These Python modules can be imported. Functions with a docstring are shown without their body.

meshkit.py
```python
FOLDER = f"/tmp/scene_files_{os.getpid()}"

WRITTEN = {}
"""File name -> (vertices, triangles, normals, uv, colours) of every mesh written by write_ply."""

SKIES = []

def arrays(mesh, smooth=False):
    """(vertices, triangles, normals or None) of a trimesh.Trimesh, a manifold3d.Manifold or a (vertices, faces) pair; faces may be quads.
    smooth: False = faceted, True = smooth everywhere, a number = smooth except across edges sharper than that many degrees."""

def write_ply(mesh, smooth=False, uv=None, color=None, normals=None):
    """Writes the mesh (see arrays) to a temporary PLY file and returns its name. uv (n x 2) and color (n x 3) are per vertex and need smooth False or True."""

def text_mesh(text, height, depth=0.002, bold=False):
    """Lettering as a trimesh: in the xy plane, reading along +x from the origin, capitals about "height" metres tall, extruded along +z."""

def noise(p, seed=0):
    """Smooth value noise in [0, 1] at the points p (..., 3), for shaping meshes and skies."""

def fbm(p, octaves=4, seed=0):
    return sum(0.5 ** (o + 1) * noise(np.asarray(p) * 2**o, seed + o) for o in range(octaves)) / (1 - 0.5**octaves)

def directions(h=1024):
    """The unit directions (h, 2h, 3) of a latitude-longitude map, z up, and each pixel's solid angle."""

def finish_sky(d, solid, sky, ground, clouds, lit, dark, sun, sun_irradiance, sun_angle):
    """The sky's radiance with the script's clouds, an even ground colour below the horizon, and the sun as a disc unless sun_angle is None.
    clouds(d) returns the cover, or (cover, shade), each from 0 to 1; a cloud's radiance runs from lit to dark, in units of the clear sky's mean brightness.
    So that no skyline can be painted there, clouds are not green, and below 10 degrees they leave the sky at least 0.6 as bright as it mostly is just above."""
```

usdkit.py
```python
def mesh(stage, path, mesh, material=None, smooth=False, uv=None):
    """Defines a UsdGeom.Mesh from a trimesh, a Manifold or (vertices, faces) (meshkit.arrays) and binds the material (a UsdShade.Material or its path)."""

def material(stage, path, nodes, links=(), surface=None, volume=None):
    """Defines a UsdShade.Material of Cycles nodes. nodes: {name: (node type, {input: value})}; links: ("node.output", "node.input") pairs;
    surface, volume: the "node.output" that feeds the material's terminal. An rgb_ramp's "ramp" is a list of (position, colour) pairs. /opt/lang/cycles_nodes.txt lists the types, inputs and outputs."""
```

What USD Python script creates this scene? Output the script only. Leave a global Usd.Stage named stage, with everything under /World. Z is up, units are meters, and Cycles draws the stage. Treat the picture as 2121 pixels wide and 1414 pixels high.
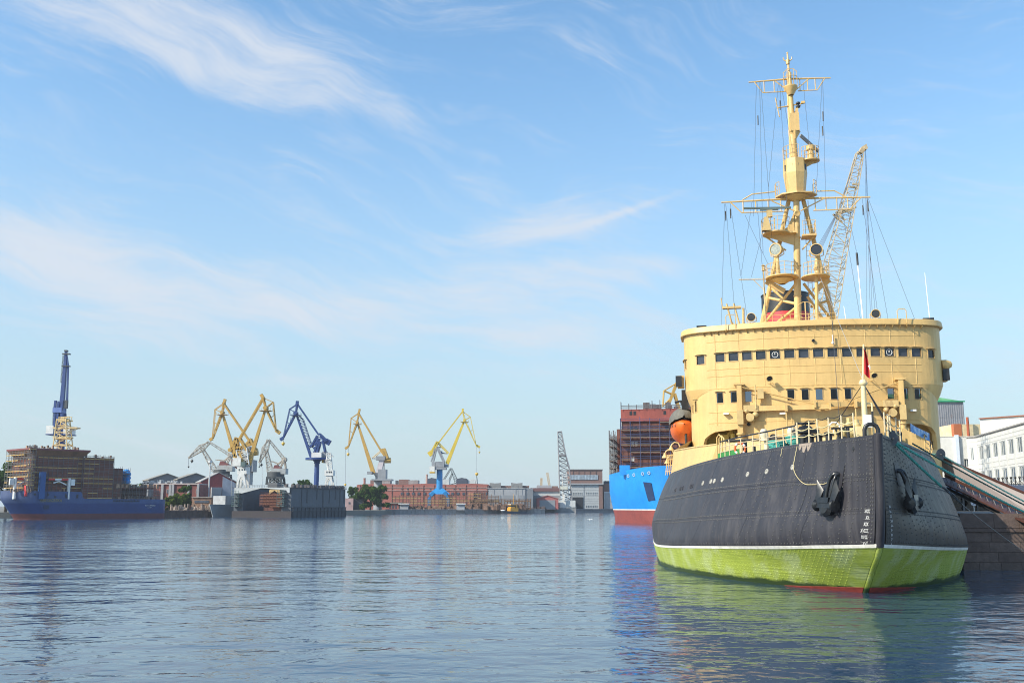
import math, random, numpy as np, trimesh, usdkit, meshkit
from pxr import Usd, UsdGeom, UsdLux, UsdShade, Gf, Sdf
from shapely.geometry import Polygon, box as sbox
from shapely.ops import unary_union
from scipy.interpolate import PchipInterpolator as Pchip
stage = Usd.Stage.CreateInMemory()
UsdGeom.SetStageUpAxis(stage, 'Z'); UsdGeom.SetStageMetersPerUnit(stage, 1)
UsdGeom.Xform.Define(stage, '/World'); UsdGeom.Scope.Define(stage, '/World/Looks')
rng = np.random.default_rng(7); random.seed(7)
PI = math.pi

# ---------------------------------------------------------------- camera
PW, PH, FP, HZ, EYE = 2121.0, 1414.0, 2062.0, 1047.0, 4.7
TILT = math.atan((HZ - PH / 2) / FP)
cam = UsdGeom.Camera.Define(stage, '/World/camera')
cam.CreateHorizontalApertureAttr(36.0); cam.CreateVerticalApertureAttr(24.0)
cam.CreateFocalLengthAttr(36.0 * FP / PW)
cam.CreateClippingRangeAttr((0.5, 20000.0))
cam.AddTranslateOp().Set(Gf.Vec3d(0, 0, EYE)); cam.AddRotateXOp().Set(90 + math.degrees(TILT))
EXPOSURE = 0.38
cam.CreateExposureAttr(EXPOSURE)
# ---------------------------------------------------------------- sun and sky
SUN_AZ, SUN_EL = math.radians(180 + 62), math.radians(36)       # azimuth from +Y towards +X
SUN = np.array([math.sin(SUN_AZ) * math.cos(SUN_EL), math.cos(SUN_AZ) * math.cos(SUN_EL), math.sin(SUN_EL)])
sun = UsdLux.DistantLight.Define(stage, '/World/sun')
sun.CreateIntensityAttr(1.25); sun.CreateAngleAttr(0.55); sun.CreateColorAttr(Gf.Vec3f(1.0, .925, .775)); sun.CreateNormalizeAttr(True)
m_ = Gf.Matrix4d(); m_.SetRotate(Gf.Rotation(Gf.Vec3d(0, 0, 1), Gf.Vec3d(*map(float, SUN)))); sun.AddTransformOp().Set(m_)
SKY_STRENGTH = 0.115
HAZE = 0.00009

class Ref(str): pass
class G:
    """A graph of shader nodes; values that are Refs become links."""
    def __init__(s): s.nodes, s.links, s.i = {}, [], 0
    def __call__(s, kind, out, **inp):
        s.i += 1; nm = f'{kind}_{s.i}'; vals = {}
        for k, v in inp.items():
            if isinstance(v, Ref): s.links.append((str(v), f'{nm}.{k}'))
            else: vals[k] = v
        s.nodes[nm] = (kind, vals); return Ref(f'{nm}.{out}')
    def m(s, op, a, b=0.0, c=0.0): return s('math', 'value', math_type=op, value1=a, value2=b, value3=c)
    def done(s, name, surface=None, volume=None):
        return usdkit.material(stage, '/World/Looks/' + name, s.nodes, s.links, surface=surface, volume=volume)

def view_ray(px, py):
    u, v = (px - PW / 2) / FP, (PH / 2 - py) / FP
    return np.array([u, math.cos(TILT) - v * math.sin(TILT), math.sin(TILT) + v * math.cos(TILT)])
def at(px, py, Y):
    r = view_ray(px, py); return r * (Y / r[1]) + np.array([0, 0, EYE])

def make_sky():
    g = G(); d = g('geometry', 'position')
    sep = g('separate_xyz', 'x', vector=d); nm = str(sep).split('.')[0]
    x, y, z = sep, Ref(nm + '.y'), Ref(nm + '.z')
    sky = g('sky_texture', 'color', sky_type='single_scattering', sun_disc=False, sun_elevation=SUN_EL, sun_rotation=SUN_AZ % (2 * PI), altitude=60.0, air_density=1.15, aerosol_density=.75, ozone_density=1.0)
    az = g.m('multiply', g.m('arctan2', x, y), 57.29578); el = g.m('multiply', g.m('arcsine', z), 57.29578)
    total = None
    for (px, py, ra, rb, rot, w) in [(420, 70, 460, 95, 11, .5), (640, 130, 300, 55, 18, .52), (180, 40, 300, 70, 8, .55), (480, 165, 280, 30, 4, .45), (120, 520, 210, 90, 14, .9), (300, 625, 330, 42, 24, .42), (1095, 480, 200, 32, -9, 1.15), (1290, 440, 120, 8, -16, .6),
                                     (540, 620, 260, 70, 6, .8), (1020, 600, 380, 48, -8, .8), (1130, 690, 320, 46, -3, .8), (620, 787, 150, 15, -4, .55), (200, 690, 220, 35, 8, .4), (2080, 730, 160, 60, 0, .4), (1010, 326, 50, 14, 12, .35), (1350, 560, 200, 40, -10, .35)]:
        r = view_ray(px, py); a0 = math.degrees(math.atan2(r[0], r[1])); e0 = math.degrees(math.asin(r[2] / np.linalg.norm(r))); k = 57.3 / FP
        c, sn = math.cos(math.radians(-rot)), math.sin(math.radians(-rot))
        da, de = g.m('subtract', az, a0), g.m('subtract', el, e0)
        u = g.m('add', g.m('multiply', da, c / (ra * k)), g.m('multiply', de, sn / (ra * k)))
        v = g.m('add', g.m('multiply', da, -sn / (rb * k)), g.m('multiply', de, c / (rb * k)))
        q = g.m('power', 2.71828, g.m('multiply', g.m('add', g.m('multiply', u, u), g.m('multiply', v, v)), -1.0))
        total = g.m('multiply', q, w) if total is None else g.m('multiply_add', q, w, total)
    slant = g.m('multiply_add', az, .24, el)
    wob = g('noise_texture', 'fac', vector=g('combine_xyz', 'vector', x=g.m('multiply', az, .06), y=g.m('multiply', el, .1), z=3.0), scale=1.0, detail=2.0)
    slant = g.m('multiply_add', wob, 9.0, slant)
    vec = g('combine_xyz', 'vector', x=g.m('multiply', az, .075), y=g.m('multiply', slant, .42), z=0.0)
    n1 = g('noise_texture', 'fac', vector=vec, scale=1.6, detail=11.0, roughness=.68, distortion=.2)
    n2 = g('noise_texture', 'fac', vector=vec, scale=.5, detail=5.0, roughness=.55)
    n = g.m('multiply_add', n2, .45, g.m('multiply', n1, .75))
    base = g.m('add', total, .08)
    cov = g('map_range', 'result', range_type='smoothstep', clamp=True, value=g.m('multiply_add', n, 2.1, g.m('multiply', base, .62)), from_min=1.26, from_max=2.2, to_min=0.0, to_max=.85)
    cov = g.m('multiply', cov, g('map_range', 'result', clamp=True, value=z, from_min=-.01, from_max=.05, to_min=.3, to_max=1.0))
    hz = g('map_range', 'result', range_type='smoothstep', clamp=True, value=el, from_min=-2.0, from_max=27.0, to_min=.85, to_max=0.0)
    sky = g('mix_color', 'result', blend_type='multiply', fac=1.0, a=sky, b=(1.12, 1.43, 1.56), use_clamp=False)
    col = g('mix_color', 'result', fac=hz, a=sky, b=(3.4, 4.08, 4.7), use_clamp=False)
    col = g('mix_color', 'result', fac=cov, a=col, b=(4.9, 5.25, 5.8), use_clamp=False)
    bg = g('background_shader', 'background', color=col, strength=SKY_STRENGTH)
    return g.done('sky_look', surface=bg)
dome = UsdLux.DomeLight.Define(stage, '/World/sky')
dome.GetPrim().SetCustomDataByKey('kind', 'structure'); dome.GetPrim().SetCustomDataByKey('label', 'pale blue daytime sky with thin white cirrus clouds'); dome.GetPrim().SetCustomDataByKey('category', 'sky')
UsdShade.MaterialBindingAPI.Apply(dome.GetPrim()).Bind(make_sky())

# ---------------------------------------------------------------- materials
_mats = {}
def M(name, *a, **k):
    if name not in _mats: _mats[name] = M_(name, *a, **k)
    return _mats[name]
def M_(name, col, rough=.5, var=.12, sc=.7, streak=0.0, rust=0.0, rustcol=(.16, .065, .03), metal=0.0, bump=0.0, bsc=3.0, spec=.5, coat=0.0, drip=0.0):
    g = G(); p = g('geometry', 'position'); col = np.array(col, float)
    n = g('noise_texture', 'fac', vector=p, scale=sc, detail=5.0, roughness=.6)
    c = g('mix_color', 'result', fac=g('map_range', 'result', value=n, from_min=.3, from_max=.7, clamp=True), a=tuple(col * (1 - var)), b=tuple(np.minimum(col * (1 + var), .95)))
    if streak:
        sp = g('mapping', 'vector', vector=p, scale=(2.2, 2.2, .12))
        n2 = g('noise_texture', 'fac', vector=sp, scale=1.3, detail=6.0, roughness=.65)
        c = g('mix_color', 'result', fac=g('map_range', 'result', value=n2, from_min=.45, from_max=.75, to_max=streak, clamp=True), a=c, b=tuple(col * .45 + .02))
        c = g('mix_color', 'result', fac=g('map_range', 'result', value=n2, from_min=.5, from_max=.28, to_max=streak * .8, clamp=True), a=c, b=tuple(np.minimum(col * 1.5 + .03, .9)))
    if rust:
        sp = g('mapping', 'vector', vector=p, scale=(1.0, 1.0, .35))
        n3 = g('noise_texture', 'fac', vector=sp, scale=1.1, detail=8.0, roughness=.7)
        c = g('mix_color', 'result', fac=g('map_range', 'result', value=n3, from_min=.62 - .2 * rust, from_max=.75, to_max=.85, clamp=True), a=c, b=rustcol)
    if drip:
        n4 = g('noise_texture', 'fac', vector=g('mapping', 'vector', vector=p, scale=(3.2, 3.2, .22)), scale=1.0, detail=5.0, roughness=.7); n5 = g('noise_texture', 'fac', vector=p, scale=.45, detail=2.0)
        c = g('mix_color', 'result', fac=g.m('multiply', g('map_range', 'result', value=n4, from_min=.60, from_max=.80, to_max=drip, clamp=True), g('map_range', 'result', value=n5, from_min=.42, from_max=.62, clamp=True)), a=c, b=rustcol)
    inp = dict(base_color=c, roughness=g('map_range', 'result', value=n, from_min=.2, from_max=.8, to_min=max(rough - .08, .02), to_max=min(rough + .1, 1), clamp=True), metallic=metal, specular_ior_level=spec, coat_weight=coat)
    if bump:
        b = g('noise_texture', 'fac', vector=p, scale=bsc, detail=4.0)
        inp['normal'] = g('bump', 'normal', height=b, strength=1.0, distance=bump)
    return g.done(name, surface=g('principled_bsdf', 'BSDF', **inp))

# ---------------------------------------------------------------- mesh builder
def tri(poly):
    v, f = trimesh.creation.triangulate_polygon(poly, engine='earcut'); return np.asarray(v), np.asarray(f)
def unit(v): v = np.asarray(v, float); return v / (np.linalg.norm(v) + 1e-12)
_BF = np.array([[0, 2, 1], [0, 3, 2], [4, 5, 6], [4, 6, 7], [0, 1, 5], [0, 5, 4], [1, 2, 6], [1, 6, 5], [2, 3, 7], [2, 7, 6], [3, 0, 4], [3, 4, 7]])
class MB:
    """Collects shapes; build() makes them ONE mesh. fr maps a frame's points to the world."""
    def __init__(s, fr=None): s.v, s.f, s.n, s.fr = [], [], 0, fr
    def add(s, v, f):
        v = np.asarray(v, float).reshape(-1, 3); f = np.asarray(f, int)
        if f.shape[1] == 4: f = np.vstack([f[:, [0, 1, 2]], f[:, [0, 2, 3]]])
        s.v.append(v); s.f.append(f + s.n); s.n += len(v); return s
    def box(s, c, d, rz=0.0, taper=1.0):
        x, y, z = np.array(d) / 2
        v = np.array([[-x, -y, -z], [x, -y, -z], [x, y, -z], [-x, y, -z], [-x * taper, -y * taper, z], [x * taper, -y * taper, z], [x * taper, y * taper, z], [-x * taper, y * taper, z]])
        if rz: c_, s_ = math.cos(rz), math.sin(rz); v = v @ np.array([[c_, s_, 0], [-s_, c_, 0], [0, 0, 1]])
        return s.add(v + np.array(c), _BF)
    def lo(s, a, b):                                    # box from corner to corner
        a, b = np.minimum(a, b), np.maximum(a, b); return s.box((a + b) / 2, b - a)
    def bar(s, p, q, w, h=None, w2=None, h2=None, up=(0, 0, 1)):
        p, q = np.array(p, float), np.array(q, float); h = h or w; w2 = w2 or w; h2 = h2 or h
        t = unit(q - p); up = np.array(up, float)
        if abs(t @ up) > .98: up = np.array([0, 1.0, 0]) if abs(t[1]) < .9 else np.array([1.0, 0, 0])
        a = unit(np.cross(t, up)); b = np.cross(a, t); v = []
        for c, ww, hh in ((p, w, h), (q, w2, h2)):
            for i, j in ((-1, -1), (1, -1), (1, 1), (-1, 1)): v.append(c + a * i * ww / 2 + b * j * hh / 2)
        return s.add(v, _BF)
    def rod(s, p, q, r, r2=None, n=8):
        r2 = r if r2 is None else r2; p, q = np.array(p, float), np.array(q, float); t = unit(q - p)
        a = unit(np.cross(t, [0, 0, 1] if abs(t[2]) < .9 else [1, 0, 0])); b = np.cross(t, a); th = np.arange(n) * 2 * PI / n
        ring = np.cos(th)[:, None] * a + np.sin(th)[:, None] * b
        v = np.vstack([p + ring * r, q + ring * r2, [p], [q]]); i = np.arange(n); j = (i + 1) % n
        f = np.vstack([np.c_[i, j, j + n], np.c_[i, j + n, i + n], np.c_[j, i, 0 * i + 2 * n], np.c_[i + n, j + n, 0 * i + 2 * n + 1]])
        return s.add(v, f)
    def tube(s, pts, r, n=6, closed=False):
        p = np.array(pts, float); m = len(p)
        t = np.roll(p, -1, 0) - np.roll(p, 1, 0) if closed else np.gradient(p, axis=0); t /= np.linalg.norm(t, axis=1, keepdims=True) + 1e-12
        a = np.cross(t[0], [0, 0, 1.0] if abs(t[0][2]) < .9 else [1.0, 0, 0]); a = unit(a); A = []
        for k in range(m): a = unit(a - t[k] * (a @ t[k])); A.append(a)
        A = np.array(A); B = np.cross(t, A); th = np.arange(n) * 2 * PI / n; r = np.broadcast_to(r, (m,))
        v = p[:, None] + r[:, None, None] * (np.cos(th)[None, :, None] * A[:, None] + np.sin(th)[None, :, None] * B[:, None])
        f = []
        for k in range(m if closed else m - 1):
            k2 = (k + 1) % m
            for i in range(n): j = (i + 1) % n; f.append([k * n + i, k * n + j, k2 * n + j, k2 * n + i])
        s.add(v, np.array(f))
        if not closed and n > 3:
            for k, fl in ((0, 1), (m - 1, 0)):
                vv = np.vstack([v[k], [p[k]]]); s.add(vv, [[i, (i + 1) % n, n] if not fl else [(i + 1) % n, i, n] for i in range(n)])
        return s
    def lathe(s, prof, c, n=16, ax=(0, 0, 1)):
        prof = np.array(prof, float); t = unit(ax); a = unit(np.cross(t, [0, 1, 0] if abs(t[1]) < .9 else [1, 0, 0])); b = np.cross(t, a); th = np.arange(n) * 2 * PI / n
        ring = np.cos(th)[:, None] * a + np.sin(th)[:, None] * b
        v = np.array(c) + prof[:, 0, None, None] * ring[None] + prof[:, 1, None, None] * t; f = []
        for k in range(len(prof) - 1):
            for i in range(n): j = (i + 1) % n; f.append([k * n + i, k * n + j, (k + 1) * n + j, (k + 1) * n + i])
        return s.add(v, np.array(f))
    def prism(s, pts, z0, z1):
        poly = pts if isinstance(pts, Polygon) else Polygon(pts)
        for g_ in getattr(poly, 'geoms', [poly]):
            v, f = tri(g_); n = len(v); s.add(np.c_[v, np.full(n, z1)], f); s.add(np.c_[v, np.full(n, z0)], f[:, ::-1])
            for r in [g_.exterior, *g_.interiors]:
                q = np.array(r.coords)[:-1]
                if not r.is_ccw: q = q[::-1]
                if r is not g_.exterior: q = q[::-1]
                k = len(q); i = np.arange(k); j = (i + 1) % k
                s.add(np.vstack([np.c_[q, np.full(k, z0)], np.c_[q, np.full(k, z1)]]), np.c_[i, j, j + k, i + k])
        return s
    def slab(s, pts, o, ux, uy, th):                      # polygon (2-D) in a plane through o, thickness along ux x uy
        b = MB(); b.prism(pts, 0, th); v = np.vstack(b.v); ux, uy = unit(ux), unit(uy); uz = np.cross(ux, uy)
        return s.add(np.array(o) + v[:, :1] * ux + v[:, 1:2] * uy + v[:, 2:] * uz, np.vstack(b.f))
    def ball(s, c, r, sc=(1, 1, 1), sub=2):
        m = trimesh.creation.icosphere(subdivisions=sub, radius=r); return s.add(m.vertices * np.array(sc) + np.array(c), m.faces)
    def grid(s, P, flip=False):
        P = np.asarray(P, float); a, b = P.shape[:2]; i, j = np.meshgrid(np.arange(a - 1), np.arange(b - 1), indexing='ij'); k = (i * b + j).ravel()
        f = np.c_[k, k + b, k + b + 1, k + 1]; return s.add(P, f[:, ::-1] if flip else f)
    def lattice(s, p, q, w, w2, n, r=.12, rd=None, wy=None, wy2=None, up=(0, 0, 1), solid=3):
        """A four-chord lattice girder."""
        rd = rd or r * .6; p, q = np.array(p, float), np.array(q, float); t = unit(q - p); side = unit(np.cross(t, up)); oth = np.cross(side, t); wy = wy or w; wy2 = wy2 or w2
        def corner(u, i, j): return p + (q - p) * u + side * i * (wy + (wy2 - wy) * u) / 2 + oth * j * (w + (w2 - w) * u) / 2
        cs = [(-1, -1), (1, -1), (1, 1), (-1, 1)]
        for c in cs: s.rod(corner(0, *c), corner(1, *c), r, n=5)
        for k in range(n):
            for e in range(4):
                a, b = cs[e], cs[(e + 1) % 4]
                if k % 2: a, b = b, a
                s.rod(corner(k / n, *a), corner((k + 1) / n, *b), rd, n=solid)
                s.rod(corner((k + 1) / n, *a), corner((k + 1) / n, *b), rd, n=solid)
        return s
    def pts(s):
        v = np.vstack(s.v); return v if s.fr is None else s.fr(v)
    def mesh(s): return s.pts(), np.vstack(s.f)

_used = {}
def numbered(path):
    k = _used.get(path, -1) + 1; _used[path] = k
    return path if k == 0 else f'{path}_{k:03d}'
LOC = {}
def meta(p, label=None, cat=None, group=None, kind=None):
    for k, v in (('label', label), ('category', cat), ('group', group), ('kind', kind)):
        if v: p.SetCustomDataByKey(k, v)
def thing(name, label, cat, loc=(0, 0, 0), rotz=0.0, group=None, kind=None):
    path = numbered('/World/' + name); x = UsdGeom.Xform.Define(stage, path); x.AddTranslateOp().Set(Gf.Vec3d(*map(float, loc)))
    if rotz: x.AddRotateZOp().Set(float(rotz))
    LOC[path] = np.array(loc, float); meta(x.GetPrim(), label, cat, group, kind); return path
def part(parent, name, mb, mat, smooth=False, label=None, kind=None):
    """A mesh under a thing or a part; points given in the world (things that are copied stand at the origin)."""
    v, f = mb.mesh() if isinstance(mb, MB) else (np.asarray(mb.vertices), np.asarray(mb.faces))
    root = '/'.join(parent.split('/')[:3]); path = numbered(parent + '/' + name)
    m = usdkit.mesh(stage, path, (v - LOC[root], f), mat, smooth=smooth); meta(m.GetPrim(), label, None, None, kind); return path
def solo(name, mb, mat, label, cat, group=None, kind=None, smooth=False, loc=None):
    v, f = mb.mesh(); path = numbered('/World/' + name)
    loc = np.array([(v[:, 0].min() + v[:, 0].max()) / 2, (v[:, 1].min() + v[:, 1].max()) / 2, v[:, 2].min()]) if loc is None else np.array(loc, float)
    m = usdkit.mesh(stage, path, (v - loc, f), mat, smooth=smooth); m.AddTranslateOp().Set(Gf.Vec3d(*map(float, loc))); LOC[path] = loc
    meta(m.GetPrim(), label, cat, group, kind); return path
def dup(src, loc, rotz=0.0, label=None, cat=None, group=None, scale=None):
    name = src.split('/')[-1]; name = name[:-4] if name[-4:-3] == '_' and name[-3:].isdigit() else name
    path = numbered('/World/' + name); x = UsdGeom.Xform.Define(stage, path)
    x.GetPrim().GetReferences().AddInternalReference(src); x.ClearXformOpOrder()
    x.GetPrim().RemoveProperty('xformOp:translate')
    x.AddTranslateOp().Set(Gf.Vec3d(*map(float, loc)))
    if rotz: x.AddRotateZOp(opSuffix='turn').Set(float(rotz))
    if scale: x.AddScaleOp().Set(Gf.Vec3f(*((scale,) * 3 if np.ndim(scale) == 0 else scale)))
    x.GetPrim().SetInstanceable(True); meta(x.GetPrim(), label, cat, group); return path
class Fr:
    """A frame turned by psi degrees: x to the right, y away, z up, about a point on the water."""
    def __init__(s, o, psi): s.o = np.array(o, float); p = math.radians(psi); s.a = np.array([math.sin(p), math.cos(p)]); s.p = np.array([s.a[1], -s.a[0]])
    def __call__(s, v): v = np.asarray(v, float); xy = s.o[:2] + v[..., 1:2] * s.a + v[..., 0:1] * s.p; return np.concatenate([xy, v[..., 2:3] + (s.o[2] if len(s.o) > 2 else 0)], -1)
# ---------------------------------------------------------------- water and land
WAVE = .58
def water_look():
    g = G(); p = g('geometry', 'position')
    def layer(sx, sy, rot, scale, detail, dist=0.3):
        return g('noise_texture', 'fac', vector=g('mapping', 'vector', vector=p, scale=(sx, sy, 1.0), rotation=(0, 0, rot)), scale=scale, detail=detail, roughness=.55, distortion=dist)
    swell = layer(.6, 1.0, .12, .25, 1.0)
    mid = layer(.7, 1.0, -.25, .62, 1.0, .4)
    chop = layer(.8, 1.0, .10, 1.45, 1.0, .5)
    rip = layer(.9, 1.0, -.3, 3.9, 1.0, .5)
    calm = g('map_range', 'result', value=layer(.25, 1.0, .1, .03, 3.0), from_min=.35, from_max=.65, to_min=.6, to_max=1.1, clamp=True)
    sep = g('separate_xyz', 'y', vector=p); calm = g.m('multiply', calm, g('map_range', 'result', value=sep, from_min=45.0, from_max=260.0, to_min=.85, to_max=1.05, clamp=True))
    hgt = g.m('multiply_add', swell, .26, g.m('multiply', g.m('multiply_add', mid, .10, g.m('multiply_add', chop, .085, g.m('multiply', rip, .016))), calm))
    hgt = g.m('multiply_add', g.m('maximum', g.m('subtract', sep, 110.0), 0.0), .036, hgt)      # far water tilted evenly, shaped so its reflection lifts from shore to sky
    nrm = g('bump', 'normal', height=hgt, strength=1.0, distance=WAVE)
    deep = g('diffuse_bsdf', 'BSDF', color=(.020, .044, .074), normal=nrm)
    gl = g('glossy_bsdf', 'BSDF', color=(1.0, 1.0, 1.0), roughness=.02, normal=nrm, distribution='ggx')
    fr = g('fresnel', 'fac', IOR=1.333); g.links.append((str(nrm), str(fr).split('.')[0] + '.normal'))
    return g.done('river_water', surface=g('mix_closure', 'closure', fac=fr, closure1=deep, closure2=gl))
wb = MB()
wb.add([[-4000, -400, 0], [4000, -400, 0], [4000, 5000, 0], [-4000, 5000, 0]], [[0, 1, 2], [0, 2, 3]])
solo('water', wb, water_look(), 'wide rippled blue river filling the foreground', 'river', kind='structure', loc=(0, 0, 0))
def onz(px, py, z=0.0):
    r = view_ray(px, py); return (r * ((z - EYE) / r[2]) + np.array([0, 0, EYE]))
ground_m = M('yard_ground', (.16, .15, .13), .95, .25, .05, bump=.05, bsc=1.0)
shore = [np.array([-900, 330.]), np.array([-300, 352.])] + [onz(x, y)[:2] for x, y in ((20, 1072.2), (345, 1070.0), (430, 1069.3), (700, 1066.2), (790, 1064.6), (815, 1063.6), (1000, 1062.3), (1130, 1060.9), (1270, 1059.6))] + [np.array([330, 800.]), np.array([1500, 780.])]
lb = MB(); lb.prism(Polygon([*map(tuple, shore), (1500, 4800), (-2500, 4800), (-2500, 330)]), -3, 2.2)
solo('ground', lb, ground_m, 'flat shipyard ground along the far river bank', 'ground', kind='structure', loc=(0, 0, 0))
QC = [(33.9, 76.0), (60, 75.2), (400, 72), (900, 300), (330, 640), (160, 500), (48.5, 150)]
lb = MB(); lb.prism(Polygon(QC), -3, 4.12)
solo('pavement', lb, M('quay_paving', (.2, .19, .18), .9, .15, .4), 'stone paved embankment behind the moored icebreaker', 'pavement', kind='structure', loc=(0, 0, 0))

# ---------------------------------------------------------------- the icebreaker in front
CREAM = (.60, .395, .150)
cream = M('cream_paint', CREAM, .46, .07, .5, streak=.16, bump=.05, bsc=.75, drip=.55)
cream_rust = M('cream_weathered', (.54, .38, .16), .5, .14, 1.5, rust=.32)
black = M('black_steel', (.018, .018, .02), .42, .3, 2.0)
grey_deck = M('deck_grey', (.10, .105, .11), .7, .2, 1.0)
white_p = M('white_paint', (.78, .77, .74), .45, .05, 1.0)
rope_g = M('green_rope', (.06, .30, .25), .8, .45, 9.0)
SO = (19.36, 56.08)
HF, BF = Fr(SO, 8.5), Fr(SO, 12.0)
ship = thing('icebreaker', 'big moored icebreaker with cream superstructure, dark hull and green boot topping', 'ship', (*SO, 0))
ST = Pchip([-2.2, -1.5, 0, 1.35, 2.7, 4.6, 6.2, 8.25, 9], [4.0, 2.6, 0, -2.3, -4.6, -5.35, -5.55, -5.8, -5.9])       # stem line
ZL = [-2.0, 0, 1.5, 3.0, 5.0]
def lev(*a): a = np.array(a); return Pchip(a[:, 0] - a[0, 0], a[:, 1], extrapolate=False)
LV = [lev((3.5, .16), (8.5, 4.2), (15, 7.3), (20, 9.0), (26, 10.0), (40, 10.6), (60, 9.5), (78, .3)),
      lev((0, .16), (2.8, 2.4), (5.5, 4.4), (8.5, 6.3), (11.4, 7.7), (15, 9.0), (20, 10.3), (26, 11.1), (40, 11.4), (62, 11), (78, 2)),
      lev((-2.5, .16), (0, 2.1), (2.8, 3.8), (5.5, 5.5), (8.5, 7.1), (11.4, 8.4), (15, 9.55), (20, 10.75), (26, 11.5), (40, 11.8), (62, 11.2), (78, 4)),
      lev((-4.75, .16), (-2.5, 1.9), (0, 3.4), (5, 6.0), (10, 8.05), (14, 9.25), (18, 10.15), (22, 11.0), (26, 11.6), (30, 11.8), (62, 11.4), (78, 5)),
      lev((-5.4, .16), (0, 2.95), (5, 5.4), (10, 7.4), (14, 8.65), (18, 9.6), (22, 10.4), (26, 11.0), (30, 11.25), (62, 11), (78, 5)),
      lev((-5.8, .16), (1, 2.7), (5, 4.35), (10, 6.35), (14, 7.6), (18, 8.7), (22, 9.4), (26, 10.0), (30, 10.2), (62, 10), (78, 5))]
ZD = Pchip([-6, 1, 5, 10, 14, 18, 22, 26, 40, 80], [8.25, 8.25, 8.15, 8.0, 7.85, 7.66, 7.52, 7.4, 7.25, 7.25])         # deck edge height
ZW = Pchip([0, 12, 28, 90], [2.62, 2.0, 1.5, 1.5])                                                            # white line height
def hull(side, tau, z):
    """A point of the shell: side -1 or 1, tau metres aft of the stem at that height."""
    tau, z = np.broadcast_arrays(np.asarray(tau, float), np.asarray(z, float)); sh = tau.shape; tau, z = tau.ravel(), z.ravel()
    B = np.stack([l(np.minimum(tau, l.x[-1])) for l in LV], 1); zd = ZD(tau - 5.8); out = np.empty(len(tau))
    for i in range(len(tau)): out[i] = Pchip(np.r_[ZL, zd[i]], B[i])(z[i])
    return np.stack([side * out, ST(z) + tau, z], -1).reshape(sh + (3,))
def hull_n(side, tau, z):
    e = .05; a = hull(side, tau + e, z) - hull(side, tau - e if np.all(np.asarray(tau) > e) else tau, z); b = hull(side, tau, z + e) - hull(side, tau, z - e)
    n = np.cross(a, b); n /= np.linalg.norm(n, axis=-1, keepdims=True) + 1e-12
    return n * np.where(n[..., :1] * side < 0, -1, 1)
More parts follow.
